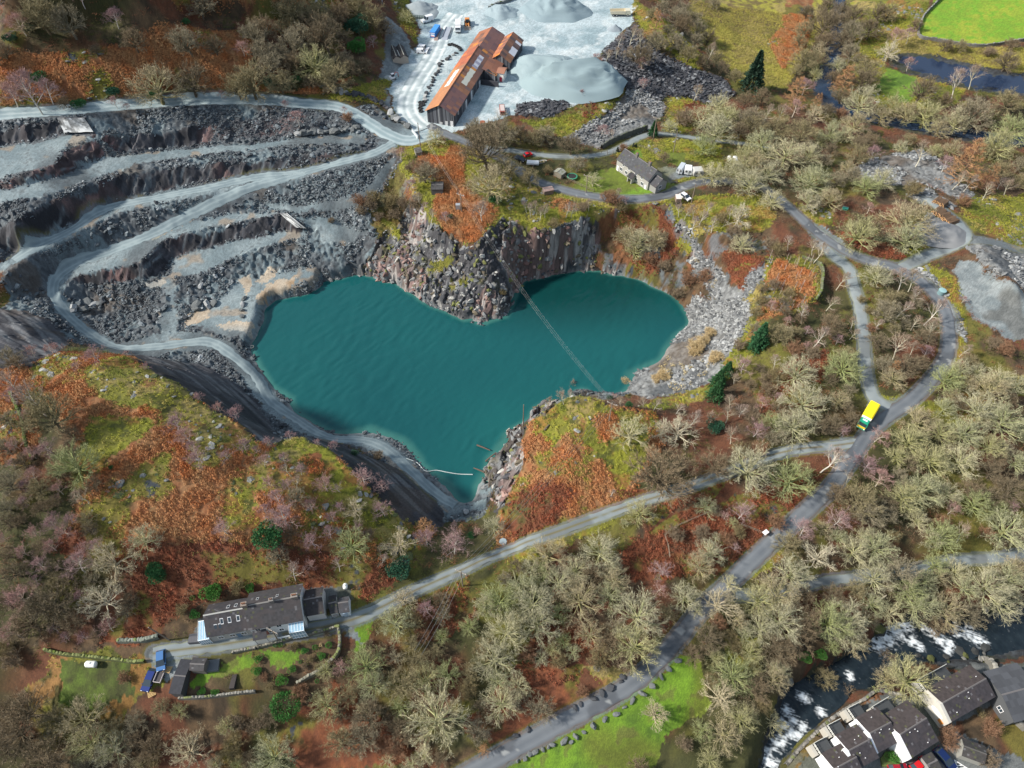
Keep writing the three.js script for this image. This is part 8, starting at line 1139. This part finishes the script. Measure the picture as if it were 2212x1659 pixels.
// tyres by the barn corner and along the yard road bend
{ const tg = new THREE.TorusGeometry(0.55, 0.22, 7, 14); tg.rotateX(Math.PI / 2); [[1410,885],[1412,910],[1408,935],[1414,960],[1440,880],[1430,905],[1680,385],[1700,392],[1720,400],[1738,410],[1752,425],[1660,388]].forEach(([x, y], i) => { const g = ground(...tq(1, 0, x, y)), m = new THREE.Mesh(tg, mRubber); m.name = numbered('tyre'); m.castShadow = true; m.position.set(g[0], Hs(...g) + 0.25, g[1]); m.scale.setScalar(1.25); scene.add(tag(m, i < 6 ? `${nth[i]} dark tyre of the barn-corner group, counted from the far end` : `${nth[i - 6]} tyre of the arc above the rock row, counted from the left`, 'tyre', i < 6 ? 'tyres at the barn corner' : 'tyres in an arc above the rock row')); }); }
function heap(name, label, tile, cx, cy, rx, rz, h, col, seed, hG, ridgeA = 0, len = 0) { const g = at(...tq(...tile, cx, cy), hG + h * 0.3), m = new MB(), n = 26, k = 34, P = (i, j) => { const t = i / n, a = j / k * 6.2832, c = Math.cos(a), s = Math.sin(a), wob = 1 + 0.22 * (fbm(c * 1.6 + 5, s * 1.6 + seed, seed, 2) - 0.5) * 2; let x = c * rx * (1 - t) * wob, z = s * rz * (1 - t) * wob; x += Math.cos(ridgeA) * len * clamp(c * Math.cos(ridgeA) + s * Math.sin(ridgeA), -1, 1) * t; z += Math.sin(ridgeA) * len * clamp(c * Math.cos(ridgeA) + s * Math.sin(ridgeA), -1, 1) * t; const y = h * Math.pow(t, 0.95) + h * 0.42 * (ridge(x / 5 + seed, z / 5, seed, 4) - 0.55) * Math.sin(Math.PI * t) - 0.2; return [x, y, z]; }; for (let i = 0; i < n; i++) for (let j = 0; j < k; j++) { const f = 0.93 + 0.14 * fbm(i / 4, j / 3, seed, 2); m.color(col[0] * f, col[1] * f, col[2] * f); m.quad(P(i, j), P(i, j + 1), P(i + 1, j + 1), P(i + 1, j)); } const gg = m.geo(); gg.deleteAttribute('normal'); const sm = mergeVertices(gg.deleteAttribute('color') && gg, 1e-3); sm.computeVertexNormals(); const o = new THREE.Mesh(sm, std(...col, 0.95)); o.name = numbered(name); o.castShadow = o.receiveShadow = true; scene.add(o); o.position.set(g[0], hG, g[1]); tag(o, label, 'gravel heap'); }
heap('gravel_heap', 'largest grey gravel heap with broad ridge right of the barn', [2, 0], 520, 640, 21, 15, 9, [0.235, 0.31, 0.33], 3, 22, -0.25, 9); heap('gravel_heap', 'grey gravel heap leaning against the left flank of the largest heap', [2, 0], 260, 560, 15, 12, 5.5, [0.26, 0.335, 0.355], 8, 22, 0.2, 6);
heap('gravel_heap', 'smooth grey-blue gravel cone at the top edge of the yard', [2, 0], 360, 45, 17, 13, 8, [0.22, 0.29, 0.32], 4, 22); heap('gravel_heap', 'dark slate gravel mound beyond the white van', [1, 0], 1400, 70, 11, 8, 4.5, [0.25, 0.29, 0.31], 5, 22); heap('gravel_heap', 'pale gravel cone left of the tall heap at the top edge', [1, 0], 2100, 95, 10, 8, 4.4, [0.26, 0.33, 0.36], 6, 22); heap('gravel_heap', 'small dark gravel cone near the right edge of the yard', [2, 0], 878, 238, 3.4, 3, 2.6, [0.24, 0.28, 0.31], 7, 22); heap('gravel_heap', 'little grey pile beside the white mini excavator', [1, 0], 1130, 665, 3.2, 2.4, 1.5, [0.32, 0.35, 0.35], 9, Hs(...ground(...tq(1, 0, 1130, 668)))); heap('slate_waste_mound', 'grey shingle mound beside the lower log stack', [3, 1], 1500, 330, 9, 7, 3, [0.22, 0.225, 0.23], 13, 23.8);
for (let r = 0; r < 4; r++) for (let k = 0; k < 5; k++) { const a = at(...tq(1, 0, 1352 + k * 20 + r * 3, 98 + r * 16 + k * 2), 22.5), m = new MB().color(0.09, 0.12, 0.12); m.lathe(0, 0, [[0.85, 0], [1.0, 0.5], [0.9, 1.1], [0.5, 1.35], [0.05, 1.4]], 8); const o = m.build('bulk_bag', mPaint, scene); o.position.set(a[0], 22, a[1]); tag(o, 'dark bulk bag in the block of filled bags left of the panel van', 'bag', 'dark bulk bags in the yard'); }

// the two smooth pale slabs that stand out of the dark terrace faces
for (const [nm, quad, seed] of [['smooth pale slab in the upper terrace face below the haul road', [[127, 257], [186, 258], [205, 287], [143, 289]], 21], ['smooth pale slab at the right end of the lower terrace face', [[606, 463], [622, 462], [664, 496], [640, 493]], 22]]) {
  const m = new MB(), n = 12, Q = (s, t) => { const u = lerp(lerp(quad[0][0], quad[1][0], s), lerp(quad[3][0], quad[2][0], s), t), v = lerp(lerp(quad[0][1], quad[1][1], s), lerp(quad[3][1], quad[2][1], s), t), g = ground(u, v), st = Math.floor(s * 5 + t * 0.8); return [g[0], Hs(...g) + 0.55 + 0.16 * hash(st, 1, seed) + 0.5 * fbm(s * 3, t * 3, seed, 2), g[1] + 0.4 + 0.4 * fbm(s * 4, t * 2, seed + 1, 2)]; };
  for (let i = 0; i < n; i++) for (let j = 0; j < n; j++) { const f = 0.2 + 0.4 * sstep(0.3, 0.65, fbm(i / 1.6 - j / 6, j / 5, seed, 3)), d = noise(i / 1.3, j / 3, seed + 5) > 0.72 ? 0.35 : 1; m.color(f * d, f * d * 1.02, f * d); m.quad(Q(i / n, j / n), Q((i + 1) / n, j / n), Q((i + 1) / n, (j + 1) / n), Q(i / n, (j + 1) / n)); }
  m.color(0.12, 0.12, 0.13); for (let j = 0; j < n; j++) for (const s of [0, 1]) { const a = Q(s, j / n), b = Q(s, (j + 1) / n); m.quad(a, b, [b[0], b[1] - 1.6, b[2] - 0.8], [a[0], a[1] - 1.6, a[2] - 0.8]); } for (let i = 0; i < n; i++) { const a = Q(i / n, 0), b = Q((i + 1) / n, 0); m.quad(a, b, [b[0], b[1] - 0.6, b[2] - 1.6], [a[0], a[1] - 0.6, a[2] - 1.6]); }
  tag(m.build('pale_rock_slab', mStone, scene), nm, 'rock slab', null, 'structure');
}
// ---------------------------------------------------------------- dry-stone walls, fences, poles and wires, oddments
function stoneWall(name, label, cat, pts, h, w, stone, col, tile, sizeJ = 0.5) { // every stone of a wall that shows is its own piece; alike pieces share geometry
  const W = pts.map((p) => { const g = tile ? ground(...tq(...tile, ...p)) : ground(...p); return new THREE.Vector3(g[0], 0, g[1]); }), c = new THREE.CatmullRomCurve3(W, false, 'centripetal'), L = c.getLength(), R = rngOf(Math.floor(L * 100));
  const o = thing(name, label, cat, W[0].x, Hs(W[0].x, W[0].z), W[0].z), n = Math.ceil(L / 0.8), core = new MB().color(...col.map((v) => v * 0.7)); core.jit = 0.12; let pv = null;
  for (let i = 0; i <= n; i++) { const p = c.getPointAt(i / n), t = c.getTangentAt(i / n), nx = -t.z, nz = t.x, y = Hs(p.x, p.z) - o.position.y, x = p.x - o.position.x, z = p.z - o.position.z, hh = h * (0.82 + 0.25 * R()), ring = [[x + nx * w / 2, y - 0.6, z + nz * w / 2], [x + nx * w * 0.42, y + hh - 0.12, z + nz * w * 0.42], [x - nx * w * 0.42, y + hh - 0.12, z - nz * w * 0.42], [x - nx * w / 2, y - 0.6, z - nz * w / 2]]; if (pv) for (let k = 0; k < 3; k++) core.quad(pv[k], ring[k], ring[k + 1], pv[k + 1]); pv = ring; }
  core.build('wall_core', mStone, o);
  const ns = Math.min(260, Math.floor(L / stone)), mats = [std(...col, 0.92, { flatShading: true }), std(...col.map((v) => v * 1.35), 0.92, { flatShading: true }), std(col[0] * 0.8, col[1] * 0.95, col[2] * 0.45, 0.95, { flatShading: true })];
  for (let i = 0; i < ns; i++) { const s = (i + 0.5) / ns, p = c.getPointAt(s), t = c.getTangentAt(s), m = new THREE.Mesh(boulderGeos[i % 4], mats[R() < 0.55 ? 0 : R() < 0.55 ? 1 : 2]); m.name = 'stone'; m.castShadow = true; m.position.set(p.x - o.position.x, Hs(p.x, p.z) - o.position.y + h * (0.9 + 0.15 * (R() - 0.5)), p.z - o.position.z); m.rotation.set(R() - 0.5, Math.atan2(-t.z, t.x) + (R() - 0.5) * 0.5, R() - 0.5); m.scale.set(stone * (0.8 + sizeJ * R()), 0.35 + 0.25 * R(), w * (0.8 + 0.4 * R())); o.add(m); }
  return o;
}
stoneWall('field_wall', 'grey dry-stone wall curving round the bright green field', 'wall', [[1500, -20], [1420, 60], [1340, 145], [1308, 220], [1295, 310], [1330, 335], [1440, 350], [1560, 372], [1700, 395], [1830, 405], [1960, 392], [2080, 372], [2205, 355]], 1.5, 0.8, 1.0, [0.2, 0.2, 0.19], [3, 0]);
stoneWall('lane_wall', 'tall dark dry-stone retaining wall beside the cottage lane', 'wall', [[760, 1285], [840, 1235], [940, 1190], [1040, 1150], [1150, 1115]], 2.2, 0.9, 0.7, [0.13, 0.135, 0.12], [2, 0]);
stoneWall('footpath_wall', 'curving pale stone wall between the uppermost terraced house and the sheet-roofed building', 'wall', [[1790, 735], [1870, 735], [1930, 800], [1960, 900], [1985, 1000], [2040, 1120], [2100, 1230], [2205, 1330]], 1.5, 1.3, 0.8, [0.24, 0.23, 0.2], [3, 3]);
stoneWall('beck_wall', 'long low stone wall edging the terrace gardens above the beck', 'wall', [[150, 1640], [260, 1510], [380, 1390], [520, 1260], [680, 1150], [830, 1070], [930, 1005], [1090, 1030], [1180, 1060]], 1.2, 0.8, 0.8, [0.2, 0.19, 0.17], [3, 3]);
stoneWall('garden_wall', 'stone wall closing the lower side of the walled garden', 'wall', [[1545, 1065], [1700, 1058], [1900, 1040], [2100, 1015], [2205, 1005]], 1.1, 0.6, 0.6, [0.22, 0.21, 0.18], [0, 3]);
stoneWall('garden_side_wall', 'mossy stone wall down the right side of the walled garden', 'wall', [[705, 440], [718, 520], [720, 600], [700, 680], [640, 750], [540, 830], [430, 890], [350, 940]], 1.2, 0.7, 0.6, [0.22, 0.21, 0.16], [1, 3]);
stoneWall('track_wall', 'low stone wall along the garden side of the track', 'wall', [[2000, 672], [2100, 650], [2205, 632]], 1, 0.6, 0.6, [0.22, 0.21, 0.18], [0, 3]);
stoneWall('garden_front_wall', 'stone edging below the track along the flower beds', 'wall', [[10, 625], [150, 590], [300, 550], [450, 520], [600, 480], [700, 445]], 0.9, 0.6, 0.6, [0.2, 0.19, 0.15], [1, 3]);
stoneWall('mossy_wall', 'mossy stone wall running left from the blue cars', 'wall', [[390, 645], [520, 680], [640, 695], [760, 705], [900, 722], [1050, 738], [1150, 752], [1250, 745]], 1.1, 0.7, 0.7, [0.15, 0.17, 0.06], [0, 3]);
stoneWall('stone_pile_wall', 'short tumbled stone wall above the track left of the row house', 'wall', [[1020, 570], [1090, 572], [1180, 570], [1270, 560], [1370, 530]], 1.2, 1.0, 0.6, [0.2, 0.22, 0.18], [0, 3]);
stoneWall('hillside_wall', 'ruined mossy wall along the left wood edge of the bracken hill', 'wall', [[100, 90], [150, 200], [200, 320], [220, 430], [240, 540], [290, 660]], 1.1, 0.8, 0.8, [0.10, 0.12, 0.04], [0, 2]);
stoneWall('slope_wall', 'mossy wall at the edge of the birch sapling slope', 'wall', [[290, 560], [370, 590], [440, 620], [470, 670], [465, 760], [455, 850], [410, 930]], 1.2, 0.8, 0.8, [0.16, 0.17, 0.1], [3, 1]);
stoneWall('upper_yard_wall', 'low stone kerb at the far edge of the yard beside the top heap', 'wall', [[2000, 75], [2080, 40], [2160, 15], [2205, -5]], 1.4, 1.4, 1.2, [0.2, 0.22, 0.22], [1, 0]);
function fence(label, pts, tile, h = 1.1) { const W = pts.map((p) => { const g = ground(...tq(...tile, ...p)); return new THREE.Vector3(g[0], 0, g[1]); }), c = new THREE.CatmullRomCurve3(W, false, 'centripetal'), L = c.getLength(), n = Math.max(2, Math.round(L / 2.6)), o = thing('wooden_fence', label, 'fence', W[0].x, Hs(W[0].x, W[0].z), W[0].z), P = []; for (let i = 0; i <= n; i++) { const p = c.getPointAt(i / n); P.push([p.x - o.position.x, Hs(p.x, p.z) - o.position.y, p.z - o.position.z]); const m = new MB().color(0.2, 0.16, 0.12).box(P[i][0], P[i][1] + h / 2 - 0.2, P[i][2], 0.14, h + 0.4, 0.14); m.build('post', mTimber, o); } for (const y of [0.45, 0.95]) { const m = new MB().color(0.24, 0.2, 0.15); for (let i = 0; i < n; i++) m.tube([[P[i][0], P[i][1] + y * h, P[i][2]], [P[i + 1][0], P[i + 1][1] + y * h, P[i + 1][2]]], 0.05, 4); m.build('rail', mTimber, o); } }
fence('brown wooden fence below the cottage lawn', [[380, 1490], [480, 1550], [600, 1610], [700, 1650]], [2, 0]); fence('pale picket fence at the upper corner of the cottage garden', [[660, 1330], [740, 1318], [810, 1312]], [2, 0]); fence('wooden fence behind the cottage vegetable plot', [[810, 1330], [950, 1290], [1050, 1262], [1180, 1300], [1290, 1380]], [2, 0]); fence('post-and-rail fence around the red bracken clearing', [[1690, 1110], [1560, 1170], [1440, 1220], [1305, 1300], [1330, 1400], [1345, 1500]], [2, 2]); fence('wooden fence on the road verge by the pale sign', [[1960, 1225], [2060, 1260], [2130, 1295], [2180, 1310]], [2, 2]);
// poles
const poles = {};
function pole(key, label, tile, base, top, arms, lean = 0) { const g = ground(...tq(...tile, ...base)), h = top, o = thing('utility_pole', label, 'pole', g[0], Hs(...g), g[1]); new MB().color(0.22, 0.18, 0.14).tube([[0, -0.5, 0], [lean, h, 0]], [0.17, 0.13], 7).build('pole', mTimber, o); if (arms) { const b = new MB().color(0.30, 0.26, 0.21); const ax = arms === 2 ? 0 : 1, az = arms === 2 ? 1 : 0.5; b.tube([[lean - ax * 1.3, h - 0.35, -az * 1.3], [lean + ax * 1.3, h - 0.35, az * 1.3]], 0.1, 5); b.build('cross_arm', mTimber, o); for (const s of [-1.1, 0, 1.1]) new MB().color(0.55, 0.5, 0.46).lathe(lean + ax * s, az * s, [[0.09, h - 0.3], [0.13, h - 0.1], [0.06, h + 0.05], [0.02, h + 0.08]], 7).build('insulator', mPaint, o); } poles[key] = [g[0] + lean, Hs(...g) + h, g[1], arms === 2 ? 0 : 1, arms === 2 ? 1 : 0.5]; }
pole('knoll', 'wooden pole with cross-arm on the orange knoll', [2, 2], [826, 325], 8, 1); pole('spur', 'pole with cross-arm and grey transformer on the bracken spur', [1, 1], [1764, 168], 7.5, 1); pole('entrance', 'tall plain pole at the mossy top of the spur near the barn', [1, 0], [1416, 1315], 12, 0); pole('track', 'wooden pole with pale cross-arm straddling the rutted track', [1, 3], [1775, 100], 8.5, 1); pole('house', 'leaning grey pole left of the row house', [0, 3], [1460, 560], 8, 0, -1.4); pole('garden', 'thin pole beside the track in front of the row house', [1, 3], [190, 570], 7, 1, 0.4); pole('conifer', 'pole with cross-arm in front of the dark conifer by the lane', [2, 0], [1205, 1195], 9, 1); pole('hill', 'wooden pole with cross-arm in the wood left of the barn', [1, 0], [668, 118], 9, 1); pole('allotment', 'slim pole in the cottage vegetable plot', [2, 0], [1378, 1310], 9, 0); pole('verge', 'tall plain pole at the verge right of the birch stand', [2, 1], [1532, 90], 8, 0); pole('ridge', 'thin dark pole on the lakeside end of the knoll', [2, 2], [88, 385], 11, 0); pole('fence', 'thin pole with small cross-arm by the lawn fence below the cottage', [2, 0], [628, 1655], 7, 1);
{ const o = new MB().color(0.42, 0.44, 0.46).box(poles.spur[0] - 1.2, poles.spur[1] - 7 + 0.9, poles.spur[2] - 1.5, 1.5, 1.8, 1.2, 0.05), m = o.build('transformer_cabinet', mMetal, scene); tag(m, 'grey metal cabinet beside the spur pole', 'cabinet'); }
{ const g = at(...tq(1, 0, 1092, 200), 23), o = thing('lattice_mast', 'grey steel lattice mast cut by the top picture edge', 'mast', g[0], Hs(...g), g[1]), h = 17; for (const [sx, sz] of [[1, 1], [1, -1], [-1, 1], [-1, -1]]) new MB().color(0.42, 0.45, 0.48).tube([[sx * 0.8, -0.5, sz * 0.8], [sx * 0.3, h, sz * 0.3]], 0.08, 4).build('leg', mMetal, o); const b = new MB().color(0.42, 0.45, 0.48); for (let i = 0; i < 10; i++) { const y0 = i * h / 10, y1 = (i + 1) * h / 10, r0 = lerp(0.8, 0.3, i / 10), r1 = lerp(0.8, 0.3, (i + 1) / 10); for (const [a, c, d, e] of [[1, 1, 1, -1], [1, -1, -1, -1], [-1, -1, -1, 1], [-1, 1, 1, 1]]) b.tube([[a * r0, y0, c * r0], [d * r1, y1, e * r1]], 0.04, 3); } b.build('bracing', mMetal, o); for (const s of [1, -1]) new MB().color(0.6, 0.62, 0.64).box(s * 0.6, h - 1, 0, 0.35, 1.8, 0.35).build('antenna', mPaint, o); }
function wires(label, a, b, n, sag, rad = 0.03, col = 0.55) { const A = poles[a], B = Array.isArray(b) ? b : poles[b], o = thing('power_line', label, 'power line', A[0], A[1], A[2]); for (let k = 0; k < n; k++) { const s = (k - (n - 1) / 2) * 0.8, P = []; for (let i = 0; i <= 24; i++) { const t = i / 24; P.push([lerp(0, B[0] - A[0], t) + s * lerp(A[3], B[3], t), lerp(0, B[1] - A[1], t) - sag * 4 * t * (1 - t) + 0.06, lerp(0, B[2] - A[2], t) + s * lerp(A[4], B[4], t)]); } new MB().color(col, col * 1.02, col).tube(P, rad, 4, false).build('wire', mMetal, o); } }
wires('three pale wires crossing the lake from knoll to spur', 'knoll', 'spur', 3, 4.5, 0.009, 0.42); wires('three wires from the rutted track pole up to the knoll pole', 'track', 'knoll', 3, 2, 0.018, 0.3); { const g = ground(...tq(1, 3, 1420, 760)); wires('three dashed-looking wires dropping from the track pole into the wood', 'track', [g[0], Hs(...g) + 7.5, g[1], 1, 0.5], 3, 1.5, 0.02, 0.4); } wires('wires from the spur pole up towards the entrance pole', 'spur', 'entrance', 2, 1.5, 0.018, 0.35);
// fallen logs and pieces by the beck and along the knoll
for (const [i, [t, a, b]] of [[[3, 3], [850, 268], [955, 205]], [[3, 3], [885, 270], [1018, 178]], [[1, 2], [1970, 690], [2060, 600]], [[1, 2], [1960, 775], [1870, 782]], [[1, 2], [2000, 900], [2010, 790]], [[2, 2], [270, 410], [310, 360]], [[1, 2], [1900, 610], [2010, 605]]].entries()) { const p = ground(...tq(...t, ...a)), q = ground(...tq(...t, ...b)), y0 = Math.max(0.15, Hs(...p)) + 0.35, y1 = Math.max(0.15, Hs(...q)) + 0.35, m = new MB().color(...(i < 2 ? [0.62, 0.54, 0.42] : [0.12, 0.09, 0.07])); m.jit = 0.1; m.tube([[p[0], y0, p[1]], [lerp(p[0], q[0], 0.5), lerp(y0, y1, 0.5) + 0.1, lerp(p[1], q[1], 0.5)], [q[0], y1, q[1]]], [0.26, 0.22, 0.14], 7); const o = m.build('fallen_log', mTimber, scene); tag(o, ['shorter pale fallen log in the wood above the rapids', 'longer pale fallen log in the wood above the rapids', 'weathered log lying on the rocks at the lake tip inlet', 'dark floating log at the end of the lake boom', 'log standing on the stony shelf under the knoll', 'thin dead trunk on the grass of the knoll', 'thin floating log beside the knoll rocks'][i], 'log'); }
{ const P = [[1290, 648], [1380, 670], [1450, 738], [1550, 748], [1640, 765], [1740, 780], [1860, 784]].map((p, i) => { const g = at(...tq(1, 2, ...p), i < 3 ? 1.4 : 0.1); return [g[0], i < 3 ? Hs(...g) + 0.2 : 0.1, g[1]]; }), c = new THREE.CatmullRomCurve3(P.map((p) => new THREE.Vector3(...p))), m = new MB().color(0.5, 0.56, 0.55); m.tube(c.getPoints(40).map((p) => [p.x, p.y, p.z]), 0.13, 6); tag(m.build('lake_boom_hose', mPaint, scene), 'pale hose trailing from the lake shelf across the narrow tip', 'hose'); }
// birch saplings on the sunny slope, one by one
{ const R = rngOf(515), proto = (() => { const w = new MB().color(0.5, 0.46, 0.4), t = new MB(); w.tube([[0, -0.1, 0], [0.1, 1.6, 0.05], [0.15, 3.2, 0]], [0.06, 0.045, 0.015], 4, false); const r = rngOf(9); for (let i = 0; i < 60; i++) { const y = 1 + 2.1 * r(), a = r() * 6.28, l = 0.5 * (1.2 - y / 4), c = Math.cos(a), s = Math.sin(a); const k = [0.36, 0.26, 0.22]; t.v(0.1, y, 0.03, k); t.v(0.1, y + 0.06, 0.03, k); t.v(0.1 + c * l, y + 0.4, s * l, k); } return [w.geo(), t.geo()]; })(), wm = vcol(0.9), g0 = new THREE.Group(); const a = new THREE.Mesh(proto[0], wm), b = new THREE.Mesh(proto[1], wm); a.name = 'trunk'; b.name = 'crown'; g0.add(a, b); let n = 0; while (n < 70) { const q = tq(3, 1, 10 + R() * 430, 560 + R() * 560), g = ground(...q); if (![K.moss, K.bracken].includes(mask(cls, ...g)) || q[1] < 553) { if (R() < 0.02) n++; continue; } const o = n ? g0.clone() : g0; o.name = numbered('birch_sapling'); o.position.set(g[0], Hd(...g), g[1]); o.rotation.y = R() * 6; o.scale.setScalar(0.6 + 0.5 * R()); scene.add(tag(o, 'thin white-stemmed birch sapling on the orange slope above the lake', 'sapling', 'birch saplings on the orange slope')); n++; } }
// garden beds, steps and markings
function slabAt(name, label, cat, tile, pts, h, col, kind) { const W = pts.map((p) => ground(...tq(...tile, ...p))), cx = W.reduce((s, p) => s + p[0], 0) / W.length, cz = W.reduce((s, p) => s + p[1], 0) / W.length, y = Math.max(...W.map((p) => Hs(...p))), m = new MB().color(...col); m.jit = 0.08; m.prism(W.map((p) => [p[0] - cx, p[1] - cz]), 'y', -1.5, h); const o = m.build(name, mStone, scene); o.position.set(cx, y, cz); tag(o, label, cat, null, kind); return o; }
slabAt('garden_bed', 'dark soil bed with wooden edging in the walled garden', 'garden bed', [0, 3], [[2000, 860], [2040, 855], [2025, 985], [1980, 990]], 0.22, [0.05, 0.042, 0.04]); slabAt('garden_patio', 'grey slate patio right of the low garden hut', 'patio', [0, 3], [[1765, 735], [1890, 720], [1885, 830], [1750, 845]], 0.06, [0.13, 0.14, 0.15]); slabAt('entrance_wall', 'dark stone forecourt wall at the left end of the row house', 'wall', [0, 3], [[1640, 520], [1740, 500], [1760, 590], [1630, 600]], 0.7, [0.10, 0.10, 0.11]); slabAt('rounded_bed', 'round green shrub bed between two terraced houses', 'garden bed', [3, 3], [[965, 1580], [1010, 1520], [1090, 1520], [1160, 1580], [1180, 1640], [1100, 1659], [980, 1650]], 0.5, [0.09, 0.12, 0.03]);
{ const hz = new MB().color(0.78, 0.78, 0.76), P = (x, y) => { const g = at(...tq(3, 3, x, y), 8); return [g[0], Hs(...g) + 0.09, g[1]]; }; const line = (a, b) => { const p = P(...a), q = P(...b), dx = q[0] - p[0], dz = q[2] - p[2], L = Math.hypot(dx, dz), w = 0.09; hz.quad([p[0] - dz / L * w, p[1], p[2] + dx / L * w], [q[0] - dz / L * w, q[1], q[2] + dx / L * w], [q[0] + dz / L * w, q[1], q[2] - dx / L * w], [p[0] + dz / L * w, p[1], p[2] - dx / L * w]); }; line([1605, 1590], [1650, 1690]); line([1605, 1590], [1760, 1690]); for (let i = 1; i < 5; i++) line([1605 + i * 11, 1590 + i * 25], [1605 + i * 34, 1590 + i * 22]); tag(hz.build('parking_markings', mPaint, scene), 'white hatched parking markings beside the dark blue car', 'markings', null, 'structure'); }
{ const g = ground(...tq(2, 2, 2160, 1300)), o = thing('roadside_sign', 'small pale sign panel on the road verge by the fence end', 'sign', g[0], Hs(...g), g[1], 0.6); new MB().color(0.3, 0.3, 0.3).box(0, 0.6, 0, 0.1, 1.6, 0.1).build('post', mMetal, o); new MB().color(0.82, 0.78, 0.78).prism([[-0.7, 1.2], [0.7, 1.2], [0.7, 1.3], [-0.7, 1.3]], 'z', -0.5, 0.5).build('panel', mPaint, o); }
{ const g = at(...tq(0, 1, 2165, 1322), 0.1), m = new THREE.Mesh(new THREE.TorusGeometry(0.55, 0.14, 8, 18).rotateX(Math.PI / 2), std(0.7, 0.62, 0.5, 0.6)); m.name = 'life_ring'; m.position.set(g[0], 0.12, g[1]); scene.add(tag(m, 'small pale ring floating at the left corner of the lake', 'ring')); }
{ const a = ground(...tq(1, 0, 1340, 1130)), b = ground(...tq(1, 0, 1390, 1195)), L = Math.hypot(b[0] - a[0], b[1] - a[1]), o = thing('concrete_barrier', 'pale concrete barrier wall at the quarry entrance', 'barrier', a[0], Hs(...a), a[1], Math.atan2(-(b[1] - a[1]), b[0] - a[0])); new MB().color(0.5, 0.55, 0.56).prism([[0.35, -0.4], [0.12, 1.1], [-0.12, 1.1], [-0.35, -0.4]], 'x', 0, L).build('wall', mStone, o); new MB().color(0.4, 0.44, 0.45).box(L / 2, 1.14, 0, L, 0.08, 0.34).build('coping', mStone, o); }
{ const g = ground(...tq(1, 0, 1945, 1085)), o = thing('rusty_drum', 'rust-orange drum among trees below the barn yard', 'drum', g[0], Hs(...g), g[1]); new MB().color(0.42, 0.13, 0.06).lathe(0, 0, [[1.0, -0.3], [1.0, 1.8], [1.05, 1.85], [0.02, 1.9]], 12).build('shell', mMetal, o); new MB().color(0.3, 0.09, 0.05).lathe(0, 0, [[1.06, 0.7], [1.06, 0.85]], 12).build('hoop', mMetal, o); }
{ const g = ground(...tq(2, 0, 508, 1530)), o = thing('trampoline', 'round green-edged trampoline under trees left of the cottage lawn', 'trampoline', g[0], Hs(...g), g[1]); new MB().color(0.02, 0.025, 0.02).lathe(0, 0, [[1.5, 0.8], [0.02, 0.78]], 18).build('mat', mRubber, o); new MB().color(0.05, 0.28, 0.16).lathe(0, 0, [[1.9, 0.8], [1.5, 0.84], [1.5, 0.8]], 18).build('pad', mPaint, o); for (let k = 0; k < 4; k++) new MB().color(0.4, 0.4, 0.4).box(Math.cos(k * 1.57) * 1.7, 0.4, Math.sin(k * 1.57) * 1.7, 0.08, 0.9, 0.08).build('leg', mMetal, o); }
renderer.render(scene, camera);
